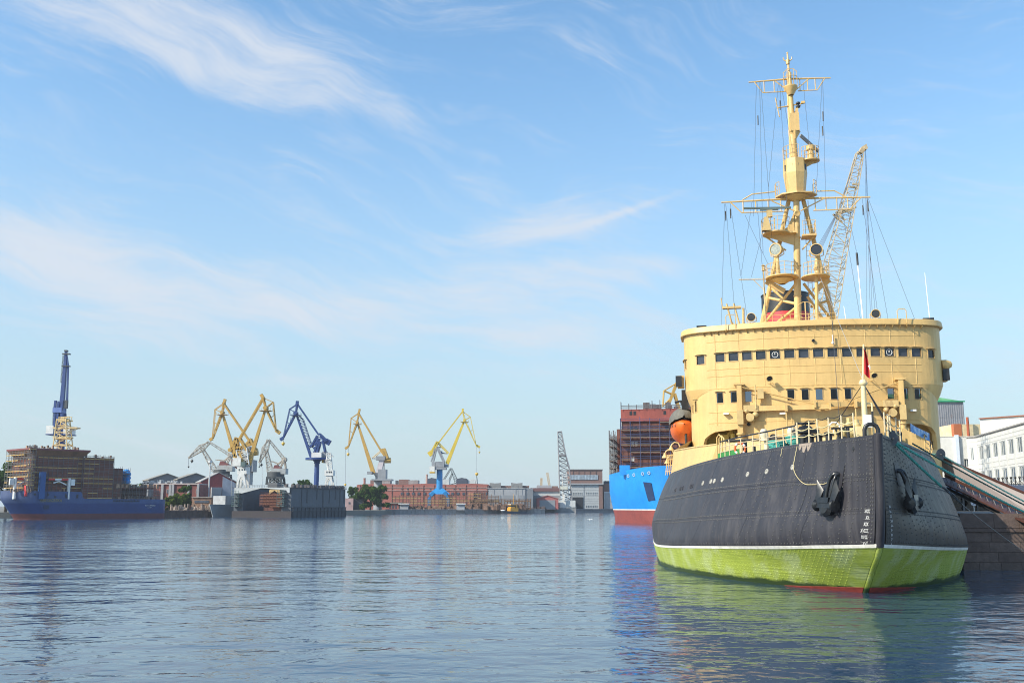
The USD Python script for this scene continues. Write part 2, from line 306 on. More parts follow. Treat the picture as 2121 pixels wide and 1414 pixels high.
def hull_look(name='hull_black', c0=(.022, .021, .026), c1=(.039, .037, .045)):
    g = G(); p = g('geometry', 'position')
    n = g('noise_texture', 'fac', vector=p, scale=.35, detail=5.0, roughness=.6)
    s1 = g('noise_texture', 'fac', vector=g('mapping', 'vector', vector=p, scale=(1.6, 1.6, .07)), scale=1.0, detail=7.0, roughness=.68)
    s2 = g('noise_texture', 'fac', vector=g('mapping', 'vector', vector=p, scale=(5.5, 5.5, .22)), scale=1.0, detail=5.0, roughness=.6)
    c = g('mix_color', 'result', fac=n, a=c0, b=c1)
    c = g('mix_color', 'result', fac=g('map_range', 'result', value=s1, from_min=.48, from_max=.78, to_max=.34, clamp=True), a=c, b=(.15, .14, .14))
    c = g('mix_color', 'result', fac=g('map_range', 'result', value=s2, from_min=.6, from_max=.85, to_max=.38, clamp=True), a=c, b=(.13, .10, .075))
    c = g('mix_color', 'result', fac=g('map_range', 'result', value=s1, from_min=.45, from_max=.2, to_max=.35, clamp=True), a=c, b=(.016, .016, .019))
    b = g('noise_texture', 'fac', vector=p, scale=.9, detail=2.0)
    r = g('map_range', 'result', value=s1, from_min=.3, from_max=.7, to_min=.36, to_max=.6, clamp=True)
    return g.done(name, surface=g('principled_bsdf', 'BSDF', base_color=c, roughness=r, specular_ior_level=.32, normal=g('bump', 'normal', height=b, strength=1.0, distance=.03)))
def green_look():
    g = G(); p = g('geometry', 'position')
    z = Ref(str(g('separate_xyz', 'z', vector=p)))
    n = g('noise_texture', 'fac', vector=p, scale=.8, detail=6.0, roughness=.65)
    dg = g('noise_texture', 'fac', vector=g('mapping', 'vector', vector=p, rotation=(0, .55, .4), scale=(1.1, .5, .10)), scale=.9, detail=4.0, roughness=.6)
    fine = g('noise_texture', 'fac', vector=g('mapping', 'vector', vector=p, scale=(.5, .5, 9.0)), scale=1.0, detail=3.0)
    c = g('mix_color', 'result', fac=n, a=(.265, .335, .035), b=(.36, .42, .07))
    c = g('mix_color', 'result', fac=g('map_range', 'result', value=dg, from_min=.47, from_max=.62, to_max=.75, clamp=True), a=c, b=(.40, .46, .20))
    c = g('mix_color', 'result', fac=g('map_range', 'result', value=dg, from_min=.42, from_max=.30, to_max=.5, clamp=True), a=c, b=(.20, .27, .03))
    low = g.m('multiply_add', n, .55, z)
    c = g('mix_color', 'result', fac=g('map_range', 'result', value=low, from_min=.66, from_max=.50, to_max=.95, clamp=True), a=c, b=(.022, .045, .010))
    rs = g('noise_texture', 'fac', vector=p, scale=1.7, detail=6.0, roughness=.7)
    c = g('mix_color', 'result', fac=g('map_range', 'result', value=rs, from_min=.69, from_max=.74, to_max=.8, clamp=True), a=c, b=(.22, .06, .03))
    return g.done('boot_green', surface=g('principled_bsdf', 'BSDF', base_color=c, roughness=.55, normal=g('bump', 'normal', height=fine, strength=.8, distance=.03)))
hull_m, green_m = hull_look(), green_look(); hull_p = hull_look('hull_black_bounce', (.030, .025, .020), (.056, .046, .036))  # port plates: warm light bounced off the quay put into a brown colour
TT = np.r_[0, np.linspace(.06, 1, 60) ** 1.7 * 77]
hb = MB(HF)
for sd in (-1, 1):
    zz = np.linspace(0, 1, 22)[None]; T = TT[:, None]
    zt = ZD(TT - 5.8)[:, None]; Z = -1.9 + (zt + 1.9) * zz
    hb.grid(hull(sd, np.broadcast_to(T, Z.shape), Z) * [.985, 1, 1] + [0, .06, 0], flip=sd > 0)
hullp = part(ship, 'hull', hb, black, smooth=40)
def shell(mb, sd, t0, t1, zf0, zf1, off, nt=10, nz=4):
    """A strip of plating proud of the shell, with rims; zf are functions of tau."""
    T = np.linspace(t0, t1, nt)[:, None] * np.ones((1, nz)); w = np.linspace(0, 1, nz)[None]
    Z = zf0(T[:, :1]) * (1 - w) + zf1(T[:, :1]) * w
    P, N = hull(sd, T, Z), hull_n(sd, np.maximum(T, .06), Z); O = P + N * off; I = P - N * .05
    mb.grid(O, flip=sd > 0)
    for a, b, fl in ((O[0], I[0], 1), (O[-1], I[-1], 0), (O[:, 0], I[:, 0], 0), (O[:, -1], I[:, -1], 1)): mb.grid(np.stack([a, b], 1), flip=(fl == 1) != (sd > 0))
def lvl(fr): return lambda t: ZW(t) + .1 + (ZD(t - 5.8) - ZW(t) - .1) * fr
for sd in (-1, 1):
    for k, (f0, f1, off) in enumerate(((.010, .319, .022), (.321, .627, .01), (.629, 1.0, .022))):
        edges = [.12, 4.6 + k * .9, 10.2 + (k % 2) * 1.2, 16.5 + k * .5, 23 - k * .6, 30, 38, 52, 76]
        for a, b in zip(edges[:-1], edges[1:]):
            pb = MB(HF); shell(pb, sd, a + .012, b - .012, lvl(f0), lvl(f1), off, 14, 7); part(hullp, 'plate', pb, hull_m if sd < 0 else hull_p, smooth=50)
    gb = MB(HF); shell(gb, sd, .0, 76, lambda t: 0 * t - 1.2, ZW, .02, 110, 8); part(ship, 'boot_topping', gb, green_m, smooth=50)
    gb = MB(HF); shell(gb, sd, .0, 76, ZW, lambda t: ZW(t) + .16, .045, 110, 2); part(ship, 'white_line', gb, M('line_white', (.66, .64, .58), .55, .12, 1.5, streak=.35), smooth=50)
red_m = M('red_lead', (.30, .045, .03), .6, .3, 2.0)
for sd in (-1, 1):
    rb = MB(HF); shell(rb, sd, .0, 4.6, lambda t: 0 * t - 1.0, lambda t: np.maximum(.34 - .07 * t, -.2), .03, 14, 3); part(ship, 'red_forefoot', rb, red_m, smooth=50)
zs = np.linspace(2.7, 8.32, 30)
sb = MB(HF); sb.tube(np.c_[0 * zs, ST(zs) + .1, zs], .22, 10); part(ship, 'stem_bar', sb, hull_m, smooth=50)
zs = np.linspace(-1.6, 2.72, 20)
sb = MB(HF); sb.tube(np.c_[0 * zs, ST(zs) + .10, zs], .165, 10); part(ship, 'forefoot', sb, green_m, smooth=50)
# rivets: rows that no one could count
RV = np.array([[1, 0, 0], [.3, .95, 0], [-.8, .6, 0], [-.8, -.6, 0], [.3, -.95, 0]]); RF = np.array([[0, 1, 5], [1, 2, 5], [2, 3, 5], [3, 4, 5], [4, 0, 5]])
def rivets(mb, sd, T, Z, r, off):
    P, N = hull(sd, T, Z), hull_n(sd, np.maximum(T, .06), Z)
    for p, n in zip(P.reshape(-1, 3), N.reshape(-1, 3)):
        a = unit(np.cross(n, [0, 0, 1])); b = np.cross(n, a); mb.add(np.vstack([p + n * off + r * (RV[:, :1] * a + RV[:, 1:2] * b), [p + n * (off + r * .7)]]), RF)
for sd in (-1, 1):
    T, Z = [], []
    for k, t in enumerate(np.arange(.7, 15.5, .62)):
        if t > 7.5 and rng.random() < .6: continue
        fr = np.arange(.03, .99, .042 if t < 8 else .06) + (k % 2) * .015; fr = fr[rng.random(len(fr)) > .15]; t = t + rng.normal(0, .05)
        T.append(np.full(len(fr), t)); Z.append(lvl(0)(t) + (ZD(t - 5.8) - lvl(0)(t)) * fr)
    for fr in (.035, .30, .34, .60, .65, .97):
        t = np.arange(.5, 30, .24); T.append(t); Z.append(lvl(fr)(t))
    for dt in (.28, .42):
        z = np.arange(2.9, 8.2, .2); T.append(np.full(len(z), dt)); Z.append(z)
    rb = MB(HF); rivets(rb, sd, np.concatenate(T), np.concatenate(Z), .05, .03); part(hullp, 'rivets', rb, M('rivet_glint', (.060, .058, .056), .5, .4, 3.0), kind='stuff')  # highlights on the rivet heads put into a lighter grey
    T, Z = [], []
    for z in np.arange(.35, 2.6, .17):
        t = np.arange(.9 + .03 * (z * 17 % 3), 14, .33); k = z < ZW(t) - .08; T.append(t[k]); Z.append(np.full(k.sum(), z))
    rb = MB(HF); rivets(rb, sd, np.concatenate(T), np.concatenate(Z), .045, .02); part(hullp, 'rivets', rb, green_m, kind='stuff')
# draft marks at the stem
def mark(txt, sd, t0, z0, hgt, sq=1.0):
    m = meshkit.text_mesh(txt, hgt, .004, bold=True); v = np.array(m.vertices) * [sq, 1, 1]; w = v[:, 0].max()
    tau = t0 + ((w - v[:, 0]) if sd < 0 else v[:, 0]); z = z0 + v[:, 1]; b = MB(HF)
    b.add(hull(sd, tau, z) + hull_n(sd, tau, z) * (.04 + v[:, 2:3]), m.faces); part(hullp, 'draft_mark', b, M('mark_white', (.52, .51, .50), .6, .25, 6.0))
for k, s_ in enumerate(('XXII.', 'XX.', 'XIX.', 'XVIII.', 'XVII.', 'XVI')): mark(s_, -1, .42, 4.35 - k * .325, .165, .6)
for k, s_ in enumerate(('14', '13', '12', '10', '11', '9', '8', '7', '6')): mark(s_, 1, .5, 4.6 - k * .235, .12)
db = MB(HF); t = np.linspace(0, 77, 60); L, R = hull(-1, t, ZD(t - 5.8) - .06), hull(1, t, ZD(t - 5.8) - .06); db.grid(np.stack([L, R], 1), flip=True); part(ship, 'deck', db, grey_deck)
# portholes
pb = MB(HF); 
for (s0, z0) in ((1.8, 6.9), (4.4, 6.75), (6.6, 6.65), (9.9, 6.4), (11.2, 6.35), (11.8, 6.33), (13.3, 6.25), (15.6, 6.1), (16.0, 6.08), (18.2, 6.0), (18.9, 5.97), (20.6, 5.9)):
    t = s0 + 5.6; p, n = hull(-1, np.array(t), np.array(z0)), hull_n(-1, np.array(t), np.array(z0))
    b = MB(HF); b.lathe([(.0, .04), (.10, .04), (.10, .07), (.16, .065), (.18, .02)], p, 14, n); part(hullp, 'porthole', b, M('port_rim', (.36, .34, .30), .5) if s0 < 14 else hull_m, smooth=40)
# ---------------------------------------------------------------- superstructure
class Outline:
    """House outline in BF; u is the length along it from the middle of the front, growing to the right."""
    def __init__(s, xa, xb, yb, yend):
        x = np.linspace(0, xa, 40); y = 26.07 + x ** 2 / 49.8; m = xa / 24.9; a = math.atan(m)
        P0, P2 = np.array([xa, y[-1]]), np.array([xb, yb]); T0 = np.array([math.cos(a), math.sin(a)]); k = (P2[0] - P0[0]) / T0[0]; P1 = P0 + T0 * k * .98
        t = np.linspace(0, 1, 20)[1:, None]; c = (1 - t) ** 2 * P0 + 2 * t * (1 - t) * P1 + t ** 2 * P2
        pts = np.vstack([np.c_[x, y], c, np.c_[np.full(12, xb), np.linspace(yb, yend, 13)[1:]]])
        pts = np.vstack([pts[:0:-1] * [-1, 1], pts * [1.03, 1]]); d = np.r_[0, np.cumsum(np.linalg.norm(np.diff(pts, axis=0), axis=1))]
        s.u = d - d[-1] / 2; s.pts = pts; t = np.gradient(pts, axis=0); t /= np.linalg.norm(t, axis=1, keepdims=True); s.nr = np.c_[t[:, 1], -t[:, 0]]
    def at(s, u): return np.stack([np.interp(u, s.u, s.pts[:, 0]), np.interp(u, s.u, s.pts[:, 1])], -1)
    def n(s, u): return np.stack([np.interp(u, s.u, s.nr[:, 0]), np.interp(u, s.u, s.nr[:, 1])], -1)
    def P(s, u, z, off=0.0):
        u, z = np.broadcast_arrays(np.asarray(u, float), np.asarray(z, float)); xy = s.at(u) + s.n(u) * (np.asarray(off)[..., None] if np.ndim(off) else off); return np.concatenate([xy, z[..., None]], -1)
    def u_of_x(s, x): return np.interp(x, s.pts[:, 0], s.u)
UP, LO = Outline(8.6, 10.5, 29.9, 36), Outline(8.1, 10.05, 30.4, 46)
def wall(mb, o, poly, step=.35, zstep=1.2):
    u0, z0, u1, z1 = poly.bounds
    for a in np.arange(u0, u1, step):
        for c in np.arange(z0, z1, zstep):
            q = poly.intersection(sbox(a, c, min(a + step, u1), min(c + zstep, z1)))
            for g_ in getattr(q, 'geoms', [q]):
                if g_.geom_type == 'Polygon' and g_.area > 1e-6:
                    v, f = tri(g_); mb.add(o.P(v[:, 0], v[:, 1]), f)
def reveal(mb, o, ring, depth):
    q = np.array(ring.exterior.segmentize(.3).coords); A, B = o.P(q[:, 0], q[:, 1]), o.P(q[:, 0], q[:, 1], -depth); mb.grid(np.stack([A, B], 1), flip=True)
def rbox(u, z, w, h): return sbox(u - w / 2, z - h / 2, u + w / 2, z + h / 2)
pane_m = M('window_glass', (.030, .034, .046), .08, .6, .45, spec=.6)
curtain_m = M('curtain', (.50, .52, .52), .9, .2, 6.0)
frame_m = M('window_frame', (.56, .38, .16), .5, .2, 3.0, rust=.5)
def curtain_glass():
    g = G(); fr = g('fresnel', 'fac', IOR=1.5)
    return g.done('cabin_glass', surface=g('mix_closure', 'closure', fac=fr, closure1=g('transparent_bsdf', 'BSDF', color=(.20, .22, .27)), closure2=g('glossy_bsdf', 'BSDF', roughness=.05)))
cglass = curtain_glass()
top_w = [(UP.u_of_x(24.9 * math.sin((i * 1.153 - 7.5) / 24.9)), 17.17, .80, .70) for i in range(15)] + [(UP.u_of_x(-9.04), 17.1, .74, .72), (UP.u_of_x(9.72), 17.08, .66, .66)]
side_w = [(UP.u_of_x(-10.36) - k * .62, 16.92 - k * .02, .34, .72) for k in range(3)]
low_w = [(LO.u_of_x(x), 13.74, .54, .88) for x in (-7.51, -6.35, -5.17, -1.76, -.61, .5, 1.68, 2.79, 6.18, 7.31, 8.37)]
lside_w = [(LO.u_of_x(-9.58) - k * .62, 13.2 - .02 * k, .3, 1.0) for k in range(3)]
o1 = Polygon([(LO.u_of_x(-6.15), 11.05), (LO.u_of_x(-8.0), 10.86), (-8.75, 10.66), (-9.25, 10.3), (-9.4, 9.9), (-9.42, 9.62), (LO.u_of_x(-6.15), 10.0)])
o2 = Polygon([(LO.u_of_x(6.95), 11.3), (8.6, 11.25), (9.5, 11.0), (9.95, 10.6), (10.1, 9.8), (10.1, 9.2), (LO.u_of_x(6.95), 9.2)])
sw = MB(BF)
pu = sbox(-16, 14.55, 16, 19.5); [pu := pu.difference(rbox(*w)) for w in top_w + side_w]; wall(sw, UP, pu)
pl = sbox(-22, 7.0, 22, 14.55); [pl := pl.difference(rbox(*w)) for w in low_w + lside_w]; pl = pl.difference(o1).difference(o2); wall(sw, LO, pl)
for w in top_w + side_w: reveal(sw, UP, rbox(*w), .14)
for w in low_w + lside_w: reveal(sw, LO, rbox(*w), .12)
for o_ in (o1, o2): reveal(sw, LO, o_, .35)
# the wings' undersides swing out from the lower house
uu = np.linspace(-1, 1, 120); A = UP.P(uu * 15.5, 14.56); Bq = LO.P(uu * 15.9, 14.56 - 1.25 * np.clip((np.abs(uu) * 15.5 - 8.2) / 2.5, 0, 1)); sw.grid(np.stack([A, (A + Bq) / 2 - [0, 0, .12], Bq], 1))
house = part(ship, 'superstructure', sw, cream, smooth=40)
# horizontal and vertical plate seams as welded straps
st = MB(BF)
for z, o in ((18.55, UP), (16.15, UP), (15.55, UP), (14.5, LO), (11.6, LO), (12.5, LO)):
    u = np.linspace(-8.8, 8.8, 60); st.grid(np.stack([o.P(u, z - .025, .004), o.P(u, z, .03), o.P(u, z + .025, .004)], 1))
for u in np.arange(-8.4, 9, 2.05):
    for z0, z1, o in ((14.6, 16.7, UP), (17.65, 19.4, UP), (11.4, 13.2, LO)): st.grid(np.stack([o.P(np.full(2, u + .35 - .03), np.array([z0, z1]), .003), o.P(np.full(2, u + .35), np.array([z0, z1]), .028), o.P(np.full(2, u + .35 + .03), np.array([z0, z1]), .003)], 1))
part(house, 'plate_seams', st, cream, smooth=60)
def window(o, u, z, w, h, lower, k):
    b = MB(BF)
    for a, c in ((rbox(u, z, w + .11, h + .11), rbox(u, z, w, h)),):
        q = a.difference(c); v, f = tri(q); b.add(o.P(v[:, 0], v[:, 1], .03), f); r = np.array(a.exterior.segmentize(.4).coords); b.grid(np.stack([o.P(r[:, 0], r[:, 1], .03), o.P(r[:, 0], r[:, 1], -.02)], 1)); r = np.array(c.exterior.segmentize(.4).coords); b.grid(np.stack([o.P(r[:, 0], r[:, 1], .03), o.P(r[:, 0], r[:, 1], -.1)], 1), flip=True)
    e = np.linspace(u - w / 2 - .16, u + w / 2 + .16, 5); zh = z + h / 2 + .13                              # eyebrow
    d = np.array([-.05, 0, .0, 0, -.05]); b.grid(np.stack([o.P(e, zh + d, 0), o.P(e, zh + d, .15), o.P(e, zh + d - .035, .15), o.P(e, zh + d - .035, 0)], 1))
    f_ = part(ship, 'window', b, frame_m)
    p = MB(BF); e = np.linspace(u - w / 2, u + w / 2, 3); p.grid(np.stack([o.P(e, z - h / 2, -.09), o.P(e, z + h / 2, -.09)], 1), flip=False)
    part(f_, 'pane', p, cglass if lower else pane_m)
    if lower and k % 3 != 2:
        c = MB(BF); e = np.linspace(u - w / 2, u + w / 2, 25); wv = -.3 + .04 * np.sin((e - u) * 60 + k); c.grid(np.stack([o.P(e, z - h / 2, wv), o.P(e, z + h / 2, wv)], 1)); part(f_, 'curtain', c, curtain_m, smooth=True)
    return f_
for k, w in enumerate(top_w + side_w): wf = window(UP, *w, False, k); top_w[k:k + 1] = [w] if k < len(top_w) else []; 
for k, w in enumerate(low_w + lside_w): window(LO, *w, True, k)
for i in (4, 12):                                        # clear-view screens
    u, z = top_w[i][0], top_w[i][1]; c = UP.P(np.array(u), np.array(z), -.05); n = np.r_[UP.n(np.array(u)), 0]
    b = MB(BF); th = np.linspace(0, 2 * PI, 25)[:-1]; t_ = np.array([n[1] * -1, n[0], 0]); b.tube([c + .24 * (math.cos(a) * t_ + math.sin(a) * np.array([0, 0, 1])) for a in th], .022, 5, closed=True); b.rod(c + n * .01, c + n * .04 + [0, 0, .14], .035); part(ship, 'clear_view_screen', b, white_p, smooth=40)
# back walls that close the recesses and the house
b = MB(BF); b.lo((-9.2, 29.4, 7.6), (-5.2, 29.6, 11.4)); b.lo((-8.4, 28.0, 11.2), (-5.4, 29.6, 11.35)); b.bar((-8.6, 28.7, 8.6), (-6.6, 28.5, 11.0), .3); b.lo((-7.6, 28.3, 7.8), (-6.9, 28.9, 10.7)); b.rod((-6.55, 28, 7.8), (-6.55, 28, 10.75), .2); b.lo((-8.5, 28.3, 9.2), (-7.2, 28.7, 9.6))
part(house, 'recess', b, M('deep_yellow', (.60, .42, .08), .5, .1), smooth=30)
b = MB(BF); b.lo((6.6, 29.4, 7.6), (9.6, 29.6, 11.5)); b.rod((8.9, 28.2, 8), (8.9, 28.2, 10.7), .14); b.rod((7.4, 28.2, 8), (7.4, 28.2, 10.9), .18); part(house, 'recess', b, cream)
b = MB(BF); b.prism([tuple(p) for p in UP.pts] , 19.86, 19.92); part(house, 'roof', b, cream)
u = np.linspace(-14.5, 14.5, 140); b = MB(BF)
prof = [(-.05, 19.46), (.25, 19.42), (.29, 19.47), (.22, 19.87), (.16, 19.95), (-.35, 19.97)]
b.grid(np.stack([UP.P(u, z, o_) for o_, z in prof], 1)[:, ::-1]); visor = part(house, 'visor', b, cream, smooth=35)
b = MB(BF)
for uu_ in np.arange(-9, 9.1, .62): b.add([UP.P(np.array(uu_), np.array(19.1), .0), UP.P(np.array(uu_), np.array(19.38), .0), UP.P(np.array(uu_), np.array(19.38), .33), UP.P(np.array(uu_ + .02), np.array(19.1), .0), UP.P(np.array(uu_ + .02), np.array(19.38), .0), UP.P(np.array(uu_ + .02), np.array(19.38), .33)], [[0, 1, 2], [5, 4, 3], [0, 2, 5], [0, 5, 3]])
part(house, 'bracket', b, cream, kind='stuff')
def hoop(x0, x1, yb, z0, z1):
    b = MB(BF); y = yb - .46; b.tube([(x0, yb, z0), (x0, y - .05, z0 + .3), (x0, y, z1 - .15), (x0 + .12, y, z1), (x1 - .12, y, z1), (x1, y, z1 - .15), (x1, y - .05, z0 + .3), (x1, yb, z0)], .035, 6); part(ship, 'roof_hoop', b, cream, smooth=50)
hoop(-6.8, -6.0, 27.0, 19.25, 20.75); hoop(7.05, 7.75, 27.15, 19.25, 20.72)
# signal lamps on the roof
def lamp(name, c, r, aim, base, frame=BF, glass=None):
    c = np.array(c, float); a = unit(aim); b = MB(frame); b.lathe([(0, -1.0 * r), (.7 * r, -.85 * r), (.95 * r, -.3 * r), (1.0 * r, .55 * r), (1.08 * r, .6 * r), (1.08 * r, .72 * r), (.93 * r, .74 * r), (.93 * r, .6 * r)], c, 20, a)
    sd_ = unit(np.cross(a, [0, 0, 1])); b.tube([c + sd_ * r * 1.15, c + sd_ * r * 1.15 - [0, 0, r * .9], c - [0, 0, r * 1.35], c - sd_ * r * 1.15 - [0, 0, r * .9], c - sd_ * r * 1.15], r * .09, 5); b.rod(c - [0, 0, r * 1.3], (c[0], c[1], base), r * .22, r * .4); b.rod(c - sd_ * r * 1.2, c + sd_ * r * 1.2, r * .1)
    l = part(ship, name, b, cream, smooth=40); g_ = MB(frame); g_.lathe([(0.0, .64 * r), (.5 * r, .66 * r), (.93 * r, .62 * r)], c, 20, a); part(l, 'lens', g_, glass or lens_dark, smooth=True); return l
lens_dark = M('lens_dark', (.035, .035, .04), .12, .2); lens_clear = M('lens_clear', (.30, .33, .30), .1, .3, 5.0)
lamp('signal_lamp', (-4.65, 27.2, 20.56), .36, (-.1, -1, -.05), 19.9); lamp('signal_lamp', (5.42, 27.4, 20.5), .36, (.05, -1, -.05), 19.9)
for (x, z) in ((-3.35, 15.15), (4.68, 15.2)):
    u = UP.u_of_x(x); c = UP.P(np.array(u), np.array(z), .75); b = MB(BF); a = unit((.08, -.8, -.55)); b.lathe([(0, -.28), (.13, -.25), (.2, 0), (.27, .16), (.27, .2), (.23, .2), (.2, .12)], c, 16, a); p0 = UP.P(np.array(u), np.array(z - .42), 0.0); b.tube([p0, p0 + [0, -.75, 0], c - [0, 0, .25]], .03, 5); b.tube([p0 + [-.18, 0, .05], p0 + [0, -.6, 0], p0 + [.18, 0, .05]], .02, 5)
    l = part(ship, 'floodlight', b, cream_rust, smooth=40); b = MB(BF); b.lathe([(0, .13), (.21, .13)], c, 16, a); part(l, 'lens', b, lens_dark)
for (x, z, r) in ((.22, 18.2, .13), (-5.2, 11.4, .15), (-1.0, 11.35, .12)):
    u = UP.u_of_x(x); c = UP.P(np.array(u), np.array(z), .1); n = np.r_[UP.n(np.array(u)), 0]; b = MB(BF); b.lathe([(r * .4, -.1), (r, -.02), (r, .08), (r * .75, .1), (r * .5, .02), (0, .0)], c, 14, n); part(ship, 'bulkhead_lamp', b, black if z < 18.5 and x > -1 else black, smooth=40)
# the two deck cranes folded against the front
def deck_crane(px, bx0, bx1, ztop, zbot, zb, stayx):
    y = 26.07 + px ** 2 / 49.8 - .55; s_ = 1 if bx1 > px else -1
    b = MB(BF); b.lo((px - .2, y - .2, zbot + .6), (px + .2, y + .2, ztop - .1)); b.lo((px - .42, y - .25, ztop - .18), (px + .42, y + .5, ztop - .02)); b.lathe([(.0, 0), (.32, 0), (.32, .15), (.24, .2), (.24, .6), (.34, .62), (.34, .75), (0, .75)], (px, y, zbot), 14); b.lo((px - .45, y, zbot + .1), (px + .45, y + .5, zbot + .35))
    c = part(ship, 'deck_crane', b, cream, smooth=30)
    yb = 25.62 + min(abs(px), 6) ** 2 / 120; b = MB(BF); b.bar((bx0, y - .05, zb), (bx1, 25.35, zb - .03), .34, .44, .3, .36); b.lo((bx1 - .08, 25.1, zb - .3), (bx1 + .08, 25.6, zb + .3)); b.lo((px + s_ * 3.6, 25.2, zb - .34), (px + s_ * 3.8, 25.75, zb + .34)); b.rod((px + s_ * 3.7, 25.5, zb), (px + s_ * 3.7, 25.5, zb - 2.4), .06); part(c, 'boom', b, cream)
    b = MB(BF); b.rod((px, y, ztop - .35), (stayx, 25.45, zb + .2), .035); b.rod((px, y - .1, ztop - .3), (stayx, 25.3, zb + .2), .03); part(c, 'stay', b, cream)
    b = MB(BF)
    for dx, dz, r in ((.75, -.62, .27), (1.25, -.5, .25), (.55, -.2, .2), (1.0, -.95, .16)): b.ball((px + s_ * dx, y - .25, zb + dz), r, (1, 1.1, 1))
    b.lo((px + s_ * .3, y - .4, zb - .25), (px + s_ * 1.5, y + .2, zb + .28)); b.rod((px + s_ * .8, y - .55, zb - .75), (px + s_ * .8, y + .3, zb - .75), .33, n=16); b.lo((px - .25, y - .4, zb - 1.3), (px + .25, y - .2, zb - .1)); part(c, 'winch', b, cream_rust, smooth=30)
deck_crane(-5.92, -5.4, 1.2, 14.85, 9.9, 12.66, .1); deck_crane(6.92, 6.4, .05, 15.0, 10.6, 12.86, 2.6)
b = MB(BF); b.lo((-4.45, 25.75, 13.45), (-3.95, 26.2, 14.3)); b.rod((-4.6, 25.8, 12.6), (-4.6, 25.8, 14.6), .06); b.lo((-4.75, 25.8, 13.4), (-4.5, 26, 13.65)); part(ship, 'junction_box', b, cream_rust)
for x, z in ((-7.05, 12.35), (7.85, 12.35), (-2.5, 12.2)): yy = 26.07 + x * x / 49.8; b = MB(BF); b.lo((x - .22, yy - .45, z - .07), (x + .22, yy + .05, z + .07)); part(ship, 'wall_lamp', b, white_p)
b = MB(BF); b.lo((-5.3, 25.9, 8.0), (-3.9, 26.4, 10.55)); b.lo((-5.25, 25.84, 8.3), (-4.0, 25.92, 10.45)); part(ship, 'locker', b, cream)
for x in (-3.3, -1.8):
    u = LO.u_of_x(x); b = MB(BF); b.lathe([(0, .02), (.26, .02), (.28, .05), (.31, .0)], LO.P(np.array(u), np.array(10.25), .02), 18, np.r_[LO.n(np.array(u)), 0]); part(ship, 'porthole', b, black, smooth=40)
for sd, nx in ((-1, -10.85), (1, 10.85)): b = MB(BF); b.lo((nx - .28, 29.3, 14.95), (nx + .28, 30.2, 16.0)); l = part(ship, 'side_light', b, cream); b = MB(BF); b.lo((nx - .42 + (.32 if sd > 0 else 0), 29.0, 15.0), (nx + .1 + (.3 if sd > 0 else 0), 29.28, 15.95)); part(l, 'screen', b, black)
b = MB(BF); b.lathe([(0, 0), (.45, .02), (.42, .4), (.25, .75), (0, .85)], (10.75, 29.4, 16.3), 14, (1, 0, .1)); part(ship, 'horn', b, cream, smooth=True)
for x0, y0 in ((-9.3, 27.85), (9.3, 28.1)): b = MB(BF); b.lo((x0, y0, 19.95), (x0 + .85, y0 + .28, 20.15)); part(ship, 'roof_box', b, black)
# plating that rises from the hull to the house, both sides
yel = cream
for sd, s0 in ((-1, 13.2), (1, 17.0)):
    S = np.r_[np.linspace(s0, 30, 22), np.linspace(31, 45, 8)]; b = MB()
    t = S + 5.8; zb = ZD(S) + .0; base = HF(hull(sd, t, zb))
    zt = 8.95 + .02 * (S - s0); k = np.clip((S - 20) / 9, 0, 1)
    top = HF(np.stack([sd * (np.abs(hull(sd, t, zb)[:, 0]) - .12 - .25 * np.clip((27 - S) / 10, 0, 1)), S, zt], -1))
    up2 = BF(LO.P(np.full(len(S), 1.0), 0 * S + 1)); ho = BF(np.stack([sd * np.full(len(S), 10.06), np.maximum(S - .2, 29), np.full(len(S), 10.3)], -1))
    kk = np.clip((S - 26.2) / 3.6, 0, 1)[:, None]; kk = kk * kk * (3 - 2 * kk); top = top * (1 - kk) + ho * kk
    rows = [base * (1 - w) + top * w + (np.array([0, 0, 0]) if True else 0) for w in np.linspace(0, 1, 8)]
    b.grid(np.stack(rows, 1), flip=sd > 0); side = part(ship, 'side_plating', b, yel, smooth=60)
    b = MB(); b.tube(top[S < 26], .07, 6); part(side, 'cap_rail', b, cream_rust)
# foredeck breakwater
b = MB(HF); L_, R_ = np.array([-6.2, 15.2, 8.0]), np.array([1.2, 12.5, 8.0]); b.bar(L_ + [0, 0, .6], R_ + [0, 0, .75], .08, 1.3); bw = part(ship, 'breakwater', b, M('pale_yellow', (.66, .48, .22), .5, .08)); b = MB(HF); b.tube([L_ + [0, -.1, 1.3], R_ + [0, -.1, 1.5]], .07); part(bw, 'cap_rail', b, black)
